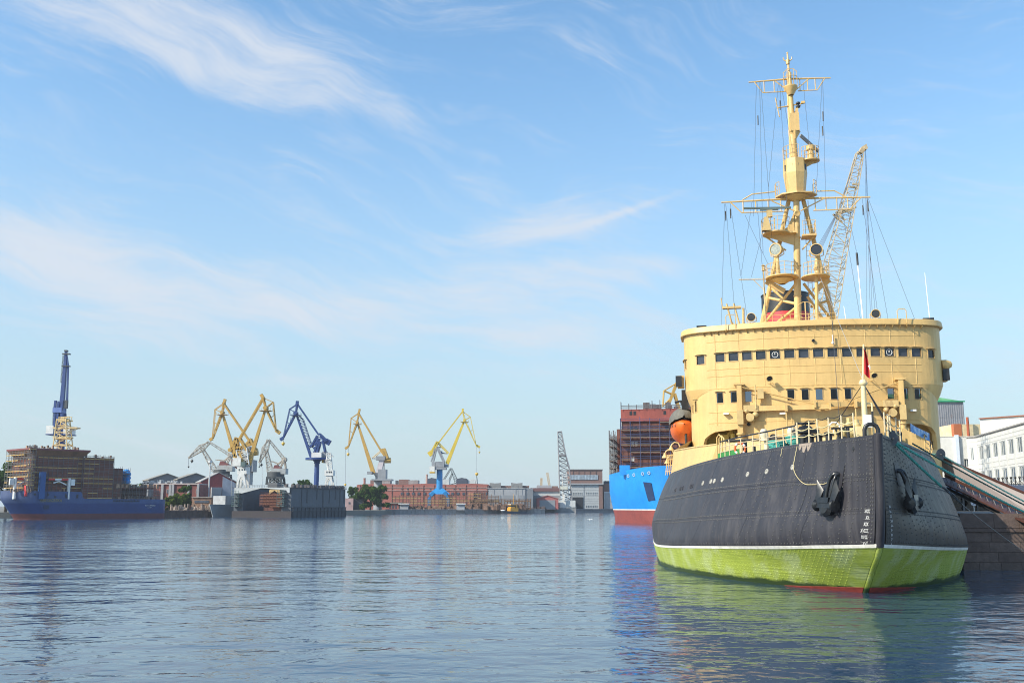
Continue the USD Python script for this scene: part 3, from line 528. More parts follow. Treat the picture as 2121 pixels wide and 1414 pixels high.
# ---------------------------------------------------------------- mast
MY = 32.0
b = MB(BF); b.rod((-.52, MY, 19.8), (-.1, MY, 32.3), .33, .28, 14)
for z in (23.2, 26, 28.6): b.rod((-.52 + (z - 19.8) * .0336, MY, z), (-.52 + (z + .08 - 19.8) * .0336, MY, z + .08), .36, n=14)
mast = part(ship, 'mast', b, cream, smooth=40)
def mp(name, fn, mat=cream, smooth=30, parent=None): b = MB(BF); fn(b); return part(parent or mast, name, b, mat, smooth=smooth)
mp('mast_leg', lambda b: b.rod((-3.85, 34.6, 19.8), (-.75, 32.4, 32.3), .24, .2, 10)); mp('mast_leg', lambda b: b.rod((3.2, 34.6, 19.8), (.52, 32.4, 32.3), .24, .2, 10))
for p, q in (((-3.5, 34.3, 21.0), (-.5, 32.2, 24.4)), ((-2.9, 33.9, 23.6), (-.6, 32.2, 22.6)), ((-3.3, 34.2, 20.4), (-.5, 32.2, 22.3)), ((2.9, 34.3, 21.0), (.2, 32.2, 24.4)), ((2.6, 34.0, 23.2), (.8, 33, 22.4)), ((-2.7, 33.8, 24.6), (-1.2, 33, 22.9)), ((2.4, 33.6, 20.4), (.5, 32.6, 23.3))): mp('brace', lambda b: b.rod(p, q, .13, n=8))
mp('post', lambda b: (b.rod((1.05, 31, 19.9), (1.22, 31, 25.3), .15, n=8), b.lathe([(0, 0), (.22, 0), (.22, .3), (.12, .45), (0, .5)], (1.22, 31, 25.3), 10)))
mp('antenna_post', lambda b: (b.rod((-3.3, 31.5, 19.9), (-3.3, 31.5, 25.6), .07, n=6), b.lathe([(0, 0), (.16, 0), (.12, .4), (.2, .45), (0, .6)], (-3.3, 31.5, 25.6), 8), b.rod((-5.5, 31.5, 24.88), (-3.1, 31.5, 24.8), .05, n=5), b.rod((-4.2, 31.5, 24.8), (-3.3, 31.5, 23.8), .03, n=5)), cream_rust)
def disc(b, cx, cy, z, rx, ry, th=.14, n=28, a0=0, a1=2 * PI):
    a = np.linspace(a0, a1, n); q = [(cx + rx * math.cos(t), cy + ry * math.sin(t)) for t in a]; b.prism(q, z - th, z)
def rail(parent, pts, h, rows=3, every=1, r=.028, mat=cream, closed=False):
    b = MB(BF); pts = np.array(pts, float)
    for k in range(rows): b.tube(pts + [0, 0, h * (k + 1) / rows], r if k == rows - 1 else r * .7, 5)
    for p in pts[::every]: b.rod(p, p + [0, 0, h], r, n=5)
    return part(parent, 'railing', b, mat)
def arc(cx, cy, z, rx, ry, a0, a1, n): return [(cx + rx * math.cos(t), cy + ry * math.sin(t), z) for t in np.radians(np.linspace(a0, a1, n))]
def platform(fn, pts, h=1.1, **k): b = MB(BF); fn(b); p = part(ship, 'mast_platform', b, cream, smooth=30); rail(p, pts, h, **k); return p
p3_ = platform(lambda b: (disc(b, -1.7, MY - .3, 24.95, 1.45, 1.7, .1), disc(b, 1.2, MY - .3, 24.85, 1.25, 1.6, .1), b.lathe([(.3, -.6), (1.0, -.16)], (-1.7, MY - .2, 24.95), 12), b.bar((-3.1, MY - .2, 24.7), (-1.5, MY, 23.7), .1, .5), b.bar((2.4, MY - .2, 24.6), (1.0, MY, 23.6), .1, .5)), arc(-1.7, MY - .3, 24.95, 1.4, 1.65, 120, 330, 9), 1.1)
rail(p3_, arc(1.2, MY - .3, 24.85, 1.2, 1.55, 210, 420, 9), 1.1)
p2_ = platform(lambda b: (disc(b, -2.0, MY - .2, 29.05, 1.25, 1.4, .1), b.lo((-1.6, MY - .9, 28.9), (-.3, MY + .5, 29.05)), b.add([(-3.2, MY - .2, 28.95), (-.4, MY - .25, 29.0), (-.5, MY - .2, 27.9), (-3.2, MY - .1, 28.95), (-.4, MY - .15, 29.0), (-.5, MY - .1, 27.9)], [[0, 2, 1], [3, 4, 5], [0, 3, 5], [0, 5, 2]]), b.add([(-.4, MY - .3, 29.05), (-.4, MY - .3, 30.9), (-1.0, MY - .3, 29.6), (-1.9, MY - .3, 29.05), (-.4, MY - .2, 29.05), (-.4, MY - .2, 30.9), (-1.0, MY - .2, 29.6), (-1.9, MY - .2, 29.05)], [[0, 2, 1], [0, 3, 2], [4, 5, 6], [4, 6, 7], [1, 2, 6], [1, 6, 5], [2, 3, 7], [2, 7, 6]]), b.rod((-3.0, MY, 28.9), (-1.2, MY + .4, 27.6), .08)), arc(-2.0, MY - .2, 29.05, 1.3, 1.45, 100, 330, 9), 1.3)
p1_ = platform(lambda b: (b.lo((.2, MY - .7, 28.6), (1.45, MY + .8, 28.75)), b.rod((1.2, MY, 28.6), (.2, MY, 27.5), .07)), [(.3, MY - .7, 28.75), (.9, MY - .7, 28.75), (1.4, MY - .7, 28.75), (1.4, MY + .1, 28.75), (1.4, MY + .8, 28.75)], 1.25)
pB_ = platform(lambda b: (disc(b, -.1, MY, 32.6, 1.85, 1.4, .12, 9), b.lathe([(.35, -.55), (1.2, -.16)], (-.1, MY, 32.6), 10)), arc(-.1, MY, 32.6, 1.85, 1.4, 150, 215, 4), 1.15)
rail(pB_, arc(-.1, MY, 32.6, 1.8, 1.4, -35, 30, 4), 1.15)
b = MB(BF); b.lathe([(0, 32.6), (.82, 32.62), (1.06, 34.5), (1.02, 35.85), (0, 35.9)], (-.12, MY - .2, 0), 8); cab = part(ship, 'crows_nest', b, cream)
for x, y, nx in ((-.12, -1.17, 0), (-.84, -.82, -.7), (.62, -.82, .7)): b = MB(BF); b.bar((x, MY + y + .06, 34.75), (x, MY + y + .06, 35.3), .52, .06, up=(nx, -1, 0)); part(cab, 'window', b, pane_m)
pr_ = platform(lambda b: (disc(b, 1.25, MY - .2, 35.75, .85, .8, .1), b.add([(.6, MY - .3, 35.0), (2.0, MY - .3, 35.65), (.6, MY - .3, 35.65), (.6, MY - .2, 35.0), (2.0, MY - .2, 35.65), (.6, MY - .2, 35.65)], [[0, 1, 2], [3, 5, 4], [0, 3, 4], [0, 4, 1]])), arc(1.25, MY - .2, 35.75, .8, .75, -160, 120, 9), 1.2)
rail(cab, arc(-.12, MY, 35.88, 1.0, 1.0, 130, 290, 6), 1.25)
mp('upper_mast', lambda b: (b.rod((-.1, MY, 35.8), (-.2, MY, 44), .34, .19, 12), b.rod((-.45, MY + .1, 32.8), (-.42, MY + .1, 42.5), .09, n=6), b.rod((-.22, MY, 44), (-.28, MY, 46.35), .12, .07, 8), b.tube([(-.66, MY, 46.0), (-.66, MY, 45.78), (-.45, MY, 45.62), (-.1, MY, 45.62), (.1, MY, 45.78), (.1, MY, 46.0)], .05, 6), b.rod((-.28, MY, 45.3), (-.28, MY, 45.75), .17, n=8), b.ball((-.28, MY, 46.42), .09, sub=1)))
mp('equipment_box', lambda b: (b.box((.05, MY - .25, 39.45), (.8, .6, 1.7)), b.lathe([(.1, -.7), (.5, 0)], (.05, MY - .2, 38.6), 4), b.lo((-.42, MY - .3, 38.6), (-.34, MY, 40)), b.box((.28, MY - .4, 40.5), (.25, .25, .5))))
mp('mast_lamp', lambda b: b.lathe([(0, 0), (.2, 0), (.2, .15), (.1, .2), (.1, .3), (.2, .35), (.18, .5), (0, .55)], (.42, MY - .35, 40.85), 10), black)
mp('basket', lambda b: (b.lathe([(.25, 42.15), (.62, 42.85), (.62, 43.0), (0, 43.0)], (-.15, MY - .2, 0), 12), b.rod((-.2, MY - .4, 43), (-.2, MY - .4, 44.3), .16, n=8), b.tube(arc(-.15, MY - .2, 43.9, .62, .5, 0, 360, 13), .03, 5), *[b.rod((-.15 + .6 * math.cos(a), MY - .2 + .5 * math.sin(a), 43), (-.15 + .6 * math.cos(a), MY - .2 + .5 * math.sin(a), 44.5), .025, n=5) for a in (0, 1, 2.1, 3.14, 4.2, 5.2)], b.tube([(-.7, MY - .2, 44.4), (-.4, MY - .2, 44.75), (.15, MY - .2, 44.75), (.47, MY - .2, 44.4)], .03, 5)))
def yard(xl, zl, xr, zr, d, ins, gap, n, y=MY, r=.085):
    b = MB(BF); z = lambda x: zl + (zr - zl) * (x - xl) / (xr - xl)
    b.tube([(xl, y, zl), ((xl + xr) / 2, y, z((xl + xr) / 2) + .12), (xr, y, zr)], [r * .7, r, r * .7], 6)
    a, c = xl + ins, xr - ins; lo_l, lo_r = xl + ins * 2, xr - ins * 2
    b.tube([(a - .1, y, z(a)), (lo_l, y, z(lo_l) - d), (-gap, y, z(-gap) - d)], r * .6, 5); b.tube([(c + .1, y, z(c)), (lo_r, y, z(lo_r) - d), (gap, y, z(gap) - d)], r * .6, 5)
    for x in np.r_[np.linspace(lo_l + .15, -gap - .2, n), np.linspace(gap + .2, lo_r - .15, n)]: b.rod((x, y, z(x)), (x, y, z(x) - d), r * .5, n=5)
    b.rod((-gap - 1, y, z(-1)), (-.3, y, z(0) - d), r * .6, n=5); b.rod((gap + 1, y, z(1)), (.2, y, z(0) - d), r * .6, n=5)
    return part(ship, 'yard', b, cream)
yard(-3.9, 43.85, 3.46, 43.6, 1.1, .62, .5, 3)
yd = yard(-6.8, 32.3, 6.26, 31.95, 1.05, .9, 1.3, 4, MY - .2, .1)
b = MB(BF); b.tube([(-4.9, MY - .2, 32.4), (-4.0, MY - .2, 32.9), (-2, MY - .2, 33.0)], .06, 5); b.tube([(1.7, MY - .2, 32.8), (3.2, MY - .2, 32.75), (4.2, MY - .2, 32.1)], .06, 5); part(yd, 'brace', b, cream)
b = MB(BF); b.rod((-1.45, MY, 41.1), (.95, MY, 41.35), .06, n=6); b.rod((-1.55, MY, 42.1), (-1.25, MY, 40.2), .05, n=6); b.rod((.7, MY, 41.2), (.05, MY, 40.5), .04, n=5); b.box((.9, MY, 41.45), (.35, .2, .2)); part(ship, 'antenna', b, cream)
# radars and searchlights
b = MB(BF); b.lathe([(.33, 0), (.27, .9), (.38, .95), (.38, 1.35), (0, 1.4)], (1.32, MY - .3, 35.75), 14); r_ = part(ship, 'radar', b, cream, smooth=35); b = MB(BF); b.bar((.45, MY - .9, 37.95), (2.05, MY + .3, 36.75), .14, .3); b.rod((1.3, MY - .3, 37.1), (1.25, MY - .3, 37.4), .1); part(r_, 'scanner', b, M('radar_grey', (.2, .19, .18), .5))
b = MB(BF); b.add([(-3.3, 31, 29.05), (-2.5, 31, 29.05), (-2.75, 31, 30.3), (-3.1, 31, 30.3), (-3.3, 30.4, 29.05), (-2.5, 30.4, 29.05), (-2.75, 30.4, 30.3), (-3.1, 30.4, 30.3)], [[0, 1, 2], [0, 2, 3], [4, 6, 5], [4, 7, 6], [0, 3, 7], [0, 7, 4], [1, 5, 6], [1, 6, 2]]); b.box((-2.78, 30.7, 29.6), (.1, .1, 1.3)); b.box((-2.2, 30.7, 29.6), (.1, .1, 1.3)); b.box((-2.6, 30.8, 30.65), (.5, .45, .6)); r_ = part(ship, 'radar', b, cream_rust); b = MB(BF); b.bar((-4.85, 30.6, 31.25), (-.7, 30.9, 31.15), .16, .16); b.bar((-3.4, 30.7, 31.05), (-1.8, 30.8, 31.05), .2, .14); b.rod((-2.6, 30.8, 30.9), (-2.6, 30.8, 31.15), .12); part(r_, 'scanner', b, M('radar_green_grey', (.10, .13, .12), .5))
lamp('searchlight', (-2.05, MY - 1.0, 27.35), .54, (-.55, -1, -.12), 25.0, glass=lens_clear); lamp('searchlight', (1.3, MY - 1.0, 27.1), .52, (-.05, -1, .02), 25.0)
b = MB(BF); b.lathe([(0, -.5), (.2, -.5), (.22, .3), (.3, .35), (.25, .4), (0, .35)], (-.2, MY - .65, 30.7), 12, (.1, -1, -.25)); part(ship, 'mast_lamp', b, cream, smooth=35)
b = MB(BF); th = np.linspace(0, 2 * PI, 25)[:-1]; b.tube([(.02 + .72 * math.cos(a), 29.6, 21.5 + .72 * math.sin(a)) for a in th], .03, 5, closed=True); b.rod((.02, 29.6, 19.9), (.02, 29.6, 22.2), .05); part(ship, 'direction_finder', b, cream)
b = MB(BF)
for k in range(24): b.rod((.6, MY + .5, 20 + k * .5), (.95, MY + .5, 20 + k * .5), .02, n=4)
b.rod((.6, MY + .5, 20), (.6, MY + .5, 32.2), .025, n=4); b.rod((.95, MY + .5, 20), (.95, MY + .5, 32.2), .025, n=4); part(ship, 'ladder', b, cream)
# funnel
fx, fy = -.85, 42
b = MB(BF); b.lathe([(2.32, 19), (2.3, 23.6)], (fx, fy, 0), 40); fun = part(ship, 'funnel', b, M('funnel_red', (.52, .045, .05), .45, .1), smooth=40)
b = MB(BF); b.lathe([(2.33, 23.45), (2.31, 25.3), (2.36, 25.32), (2.36, 25.42), (2.15, 25.42), (2.1, 24.5), (0, 24.4)], (fx, fy, 0), 40); part(fun, 'funnel_top', b, black, smooth=40)
b = MB(BF)
for x in (-6.2, -5.5): b.rod((x + .6, 40, 19.8), (x, 40, 22.6), .1); b.rod((x, 40, 22.6), (x - .4, 40, 24.4), .09)
b.rod((-6.4, 40, 21), (-4.9, 40, 22.4), .06); b.rod((-6.2, 40, 22.6), (-5.1, 40, 21.2), .06); b.lo((-7.0, 39.8, 23.9), (-5.2, 40.4, 24.1)); b.rod((-5.1, 40, 19.8), (-5.0, 40, 23.9), .12); b.rod((-7, 40, 23.9), (-7.1, 40, 25), .06); b.lo((-6.6, 39.7, 20.4), (-5.9, 40.3, 21.3)); part(ship, 'boat_davit', b, cream_rust)
b = MB(BF)
for x, r in ((-1.2, .45), (1.5, .5)): b = MB(BF); b.lo((x - r, 29.6, 19.9), (x + r, 30.6, 20.3 + r)); part(ship, 'roof_locker', b, cream_rust)
rail(ship, [(x, 28.6, 19.92) for x in np.linspace(-3.6, 2.4, 9)], 1.05)
# whip aerials and rigging
def wire(name, p, q, r=.014, mat=None, sag=0.0, n=8, frame=BF, parent=None):
    p, q = np.array(p, float), np.array(q, float); t = np.linspace(0, 1, n)[:, None]; P = p * (1 - t) + q * t; P[:, 2] -= sag * 4 * (t * (1 - t))[:, 0]
    b = MB(frame); b.tube(P, r, 4); return part(parent or ship, name, b, mat or wire_m)
wire_m = M('wire_grey', (.06, .065, .08), .6, .2)
for (x0, z0, x1, z1) in ((-3.2, 43.8, -4.0, 30.5), (-2.9, 43.8, -3.3, 27), (-2.8, 43.7, -2.4, 26), (-1.2, 43.6, -2.6, 33), (-1.1, 43.6, -1.0, 29.5), (-1.0, 43.6, -.3, 36.2), (2.7, 43.5, 1.6, 33), (2.75, 43.5, 2.3, 31), (1.0, 43.4, 1.2, 36),
                         (-6.5, 32.2, -7.2, 20.3), (-6.4, 32.2, -5.9, 20.4), (-6.0, 32.2, -4.8, 20.2), (-4.0, 32.4, -5.3, 25.1), (-3.6, 32.3, -3.2, 20.2), (-2.7, 31.2, -4.4, 24.9), (6.0, 31.9, 7.0, 20.2), (5.6, 31.9, 6.2, 20.3), (6.1, 31.9, 9.2, 20.3), (5.9, 31.9, 5.95, 20.2), (3.8, 31.2, 4.7, 20.5), (-4.7, 31.0, -2.9, 26)): wire('rigging', (x0, MY, z0), (x1, MY - 1.2, z1))
for (x, z) in ((-3.2, 40.5), (-1.15, 41.8), (2.6, 40.4), (2.5, 39), (-6.45, 31.5), (-6.0, 31.7), (5.6, 31.3), (6.05, 31.6)): b = MB(BF); b.rod((x, MY, z), (x, MY, z - .9), .06, .06, 6); part(ship, 'insulator', b, black)
b = MB(BF); b.rod((4.95, 31, 19.9), (4.75, 31, 25.6), .07, .05, 6); ae = part(ship, 'whip_aerial', b, white_p); b = MB(BF); b.rod((4.75, 31, 25.6), (4.72, 31, 26.7), .1, n=6); part(ae, 'insulator', b, black); wire('rigging', (4.72, 31, 26.7), (4.2, 31.8, 31.2))
for (x, z) in ((10.0, 24.2), (3.3, 21.6)): b = MB(BF); b.rod((x, 29, 19.9), (x - .15, 29, z), .04, .02, 5); part(ship, 'whip_aerial', b, white_p)
wire('forestay', BF(np.array((1.5, 30.5, 24.5))), HF(np.array((.2, -1.9, 11.35))), .013, M('stay_pale', (.36, .36, .36), .5), frame=None)
wire('halyard', (1.75, 26, 22.4), (1.9, 25.2, 10.3), .02); b = MB(BF); b.rod((1.77, 25.9, 18.6), (1.77, 25.9, 18.0), .06, n=6); b.ball((1.77, 25.9, 17.95), .12, sub=1); part(ship, 'insulator', b, white_p)
# ---------------------------------------------------------------- foredeck, anchors
def dk(s, side): p = hull(side, np.array(s + 5.8), np.array(float(ZD(s)))); return np.array(p)
def edge_rail(side, ss, h, mats, top, wiry):
    P = [dk(s, side) * [1, 1, 1] - [side * .1, 0, .02] for s in ss]
    for k, p in enumerate(P):
        lean = np.array([.04 * math.sin(k * 2.3), 0, 0]); b = MB(HF); b.rod(p, p + lean + [0, 0, h], .036 if not wiry else .042, n=8); part(ship, 'stanchion', b, mats, smooth=50)
    P = np.array(P)
    for k, f in enumerate((1.0, .66, .36)):
        b = MB(HF); q = [P[0] + [0, 0, h * f]]
        for a, c in zip(P[:-1], P[1:]):
            for t in ((.25, .5, .75, 1.0) if wiry else (1.0,)): q.append(a * (1 - t) + c * t + [0, 0, h * f - (4 * t * (1 - t) * .1 if wiry else 0)])
        b.tube(q, (.05 if not wiry else .022) if k == 0 else (.026 if not wiry else .032), 6); part(ship, 'rail', b, black if k == 0 else (rail_m if not wiry else rope_y), smooth=60)
rail_m = M('rail_paint', (.58, .47, .30), .5, .1, 3.0); rope_y = M('pale_rope', (.60, .50, .26), .8, .25, 8.0)
edge_rail(-1, [11.8, 11.0, 10.2, 8.6, 7.0, 6.1, 5.3, 4.2, 3.4, 2.6, 1.97], 1.12, rail_m, black, False)
edge_rail(-1, [1.9, .7, -.26, -1.3, -2.57, -3.77], 1.3, rail_m, black, True)
edge_rail(1, [-4.0, -3.0, -2.0, -.4, .9], 1.3, rail_m, black, True)
for s in (2.2, 2.9, 3.6, 4.3, 5.0, 5.7, 6.5, 7.3, 8.2, 9.2, 10.3):
    p = dk(s, 1) - [.15, 0, .05]; b = MB(HF); b.bar(p, p + [0, 0, .95], .16, .09); part(ship, 'rail_plate', b, cream)
edge_rail(1, [9, 11, 13, 15, 17], 1.2, cream, black, False)
b = MB(HF); b.grid(np.array([[(4.35, 6, 9.72 - .04 * 0), (4.35, 6, 9.18)], [(5.0, 7.5, 9.62), (5.02, 7.45, 9.1)], [(5.75, 9, 9.52), (5.75, 9.05, 9.0)], [(6.7, 11, 9.42), (6.68, 11, 8.9)]]))
def banner_look():
    g = G(); p = g('geometry', 'position'); n = g('noise_texture', 'fac', vector=p, scale=1.6, detail=6.0, roughness=.62)
    return g.done('banner_print', surface=g('principled_bsdf', 'BSDF', base_color=g('rgb_ramp', 'color', fac=n, ramp=[(0, (.05, .16, .38)), (.45, (.10, .26, .52)), (.6, (.5, .6, .68)), (1, (.75, .76, .76))]), roughness=.7))
solo('banner', b, banner_look(), 'blue banner printed with white clouds tied to the port bow rail', 'banner')
# bollards, capstan, winch, bell, vents, reels
for (x, y) in ((-1.55, 3.2), (-1.95, 3.7), (-1.2, 1.9), (-2.35, 4.2), (2.3, 1.6), (2.8, 2.4)):
    b = MB(HF); b.lathe([(.26, 0), (.2, .06), (.19, .62), (.27, .66), (.27, .78), (.1, .84), (0, .84)], (x, y, 8.12), 12); part(ship, 'bollard', b, black, smooth=40)
b = MB(HF); b.lathe([(.3, 8.1), (.32, 9.25), (.85, 9.3), (.88, 9.5), (.5, 9.58), (.35, 9.75), (.1, 9.8)], (-1.65, 8, 0), 20); cap_ = part(ship, 'capstan', b, black, smooth=40)
b = MB(HF); th = np.linspace(0, 2 * PI, 21)[:-1]; b.tube([(-1.65 + .62 * math.cos(a), 8 + .62 * math.sin(a), 9.93) for a in th], .035, 6, closed=True); [b.rod((-1.65, 8, 9.93), (-1.65 + .62 * math.cos(a), 8 + .62 * math.sin(a), 9.93), .03, n=5) for a in (0, 1.05, 2.1, 3.15, 4.2, 5.25)]; b.rod((-1.65, 8, 9.7), (-1.65, 8, 10.0), .06); part(cap_, 'handwheel', b, black, smooth=40)
b = MB(HF); b.tube([(-.85, 4, 8.1), (-.85, 4, 9.25), (-.8, 4, 9.5), (-.62, 4, 9.66), (-.4, 4, 9.66), (-.22, 4, 9.5), (-.17, 4, 9.25), (-.17, 4, 8.1)], .05, 8); be = part(ship, 'bell_frame', b, white_p, smooth=60); b = MB(HF); b.lathe([(.24, 8.95), (.17, 9.1), (.14, 9.35), (.05, 9.48), (0, 9.5)], (-.5, 4, 0), 14); part(be, 'bell', b, M('brass', (.45, .30, .13), .35, .2), smooth=40)
yel_m = M('winch_cream', (.60, .46, .20), .45, .15, 2.0, rust=.2)
b = MB(HF); b.lo((-.3, 2.4, 8.1), (1.0, 3.9, 8.5)); b.rod((-.15, 3, 8.95), (.85, 3, 8.95), .36, n=18); b.rod((-.3, 3, 8.95), (-.2, 3, 8.95), .52, n=18); b.rod((.85, 3, 8.95), (.95, 3, 8.95), .52, n=18); b.ball((.2, 3.2, 9.45), .2); b.ball((.62, 3.2, 9.4), .24); b.rod((.2, 3.2, 9.3), (.2, 3.2, 9.85), .12); b.rod((.62, 3.2, 9.3), (.62, 3.2, 9.75), .17); b.lo((-.6, 3, 8.1), (-.35, 3.6, 9.1)); part(ship, 'winch', b, yel_m, smooth=40)
b = MB(HF); b.rod((-.75, 2.5, 8.2), (-.35, 2.5, 9.3), .06); b.rod((-.4, 2.3, 8.2), (-.75, 2.3, 9.2), .05); b.lo((-.9, 2.4, 9.15), (-.2, 2.8, 9.25)); b.rod((-.05, 2.2, 8.1), (-.05, 2.2, 9.3), .1); b.lo((-.25, 2.1, 9.2), (.3, 2.3, 9.3)); b.rod((-.6, 2.2, 8.45), (-.2, 2.2, 8.45), .25, n=14); part(ship, 'windlass', b, black, smooth=30)
for (x, y, z) in ((-3.95, 11, 9.05), (-2.25, 10.2, 9.1)): b = MB(HF); b.rod((x + .12, y, 8.0), (x + .12, y, z + .3), .16, n=12); b.lathe([(.0, .75), (.16, .72), (.26, .55), (.28, .3), (.24, .12), (.3, 0), (.22, 0)], (x, y - .15, z + .05), 16, (-.1, -.2, 1)); part(ship, 'ventilator', b, M('vent_cream', (.72, .62, .42), .45), smooth=50)
b = MB(HF); b.tube([(-.4, -4.4, 8.2), (-.4, -4.4, 8.6), (-.33, -4.4, 8.78), (-.18, -4.4, 8.87), (.05, -4.4, 8.87), (.2, -4.4, 8.78), (.28, -4.4, 8.6), (.28, -4.4, 8.2)], .11, 10); b.rod((.05, -4.35, 8.85), (.05, -4.35, 9.55), .055); part(ship, 'fairlead', b, black, smooth=60)
b = MB(HF); b.tube([(-3.3, 8.4, 8.1), (-3.1, 8.2, 8.55), (-2.8, 8.1, 8.62), (-2.6, 8.1, 8.4)], .07, 6); part(ship, 'vent_pipe', b, black, smooth=60)
for (x, y) in ((-4.9, 8.3), (-5.3, 10.1)): b = MB(HF); b.rod((x, y, 8.0), (x, y, 8.5), .12); part(ship, 'bollard', b, black)
b = MB(HF); b.bar((-6.5, 11.4, 8.45), (-5.3, 9.9, 8.5), .05, .5); b2 = MB(HF); b2.grid(np.array([[dk(s, -1) - [-.12, 0, 0], dk(s, -1) - [-.12, 0, -.35]] for s in (8.8, 10, 11.4, 12.4)])); part(ship, 'green_board', b2, M('green_board', (.03, .19, .04), .6))
def reel(c, r, h, label):
    c = np.array(c, float); b = MB(HF); k = 7; th = np.linspace(0, 2 * PI * k, 40 * k); rr = r + .05 * np.sin(th * 3.1)
    b.tube(np.c_[c[0] + rr * np.cos(th), c[1] + rr * np.sin(th), c[2] + h * th / th[-1] + .03 * np.sin(th * 2.3)], .065, 6)
    th = np.linspace(0, 2 * PI, 16); b.tube(np.c_[c[0] + .2 * np.cos(th) - .1, c[1] - r * .95 + 0 * th, c[2] + h * .55 + .25 * np.sin(th)], .06, 5); b.rod(c, c + [0, 0, h], r * .92, n=20)
    solo('rope_coil', b, rope_g, label, 'rope coil', smooth=50)
reel((-3.45, 8.2, 8.1), .50, .72, 'wet green and white mooring rope coil nearest the life ring on the foredeck'); reel((-2.2, 8.9, 8.42), .55, .72, 'green mooring rope coil lying beside the black capstan on the foredeck')
b = MB(HF); b.box((-1.7, 7.9, 8.85), (.08, .1, .9)); b.box((-1.95, 7.9, 8.85), (.08, .1, .9)); part(ship, 'fairlead_stand', b, M('rust_brown', (.28, .10, .04), .7, .2))
th = np.linspace(0, 2 * PI, 33)[:-1]; b = MB(HF); b.tube([(-5.72 + .33 * math.cos(a), 9.2, 8.42 + .36 * math.sin(a)) for a in th], .075, 8, closed=True)
lr = thing('life_ring', 'orange and white life ring hanging behind the bow rail', 'life ring', HF(np.array((-5.72, 9.2, 8.0)))); part(lr, 'ring', b, M('ring_orange', (.75, .13, .03), .5), smooth=60)
for a0 in (.5, 2.1, 3.6, 5.2): b = MB(HF); b.tube([(-5.72 + .33 * math.cos(a), 9.2, 8.42 + .36 * math.sin(a)) for a in np.linspace(a0, a0 + .45, 5)], .081, 8); part(lr, 'white_band', b, white_p, smooth=60)
b = MB(HF); b.lo((-5.55, 9.3, 8.0), (-5.25, 9.45, 8.9)); part(ship, 'ring_holder', b, black)
b = MB(HF); b.tube([(-7.0, 13.0, 7.95), (-7.0, 13.0, 9.4), (-6.85, 12.7, 9.6), (-6.7, 12.4, 9.4), (-6.7, 12.4, 8.0)], .05, 6); b.tube([(-6.85, 12.9, 7.95), (-6.85, 12.9, 9.35), (-6.7, 12.6, 9.5), (-6.55, 12.3, 9.3), (-6.55, 12.3, 8.0)], .05, 6); part(ship, 'boarding_hoop', b, cream, smooth=60)
# jackstaff
b = MB(HF); b.rod((.1, -2, 8.15), (.14, -2, 11.45), .16, .13, 12); b.rod((.14, -2, 11.45), (.28, -2, 13.45), .065, .045, 8); b.lathe([(.2, 11.2), (.24, 11.3), (.15, 11.5)], (.14, -2, 0), 10); b.rod((.55, -1.9, 8.15), (.55, -1.9, 10.2), .05); b.rod((.14, -1.9, 10.2), (.55, -1.9, 10.2), .04); b.lo((-.25, -1.6, 8.1), (.3, -1.2, 9.0)); js = part(ship, 'jackstaff', b, M('staff_cream', (.72, .58, .32), .45), smooth=40)
for q in ((-1.35, -.2, 8.9), (1.6, -1.9, 8.6), (2.3, 1.4, 8.7), (1.2, -3, 8.5)): wire('stay', (.14, -2, 11.3), q, .025, black, frame=HF, parent=js)
b = MB(HF); b.lo((.0, -2.35, 8.88), (.42, -2.2, 9.55)); part(ship, 'notice_board', b, white_p)
# flag: hanging in folds
u, v = np.meshgrid(np.linspace(0, 1, 26), np.linspace(0, 1, 20), indexing='ij')
X = .26 - .04 * u + .34 * v * (u ** .6) + .10 * np.sin(v * 9 + u * 2) * v * .6 - .12 * np.clip(u - .4, 0, 1) * (1 - v) ; Y = -2 - .02 + .13 * np.sin(v * 11 + u * 1.5) * np.minimum(v * 2, 1); Z = 13.25 - 1.35 * u - .32 * v * (.4 + u)
b = MB(HF); b.grid(np.stack([X, Y, Z], -1)); fl = thing('flag', 'red flag hanging limp from the jackstaff at the bow', 'flag', HF(np.array((.26, -2, 11.6)))); part(fl, 'cloth', b, M('flag_red', (.50, .018, .025), .75, .1, 3.0), smooth=True)
b = MB(HF); b.tube([(.42, -2.16, 12.2), (.5, -2.17, 12.3), (.46, -2.17, 12.15), (.53, -2.17, 12.2), (.48, -2.17, 12.05), (.54, -2.16, 12.08)], .022, 5); part(fl, 'emblem', b, white_p)
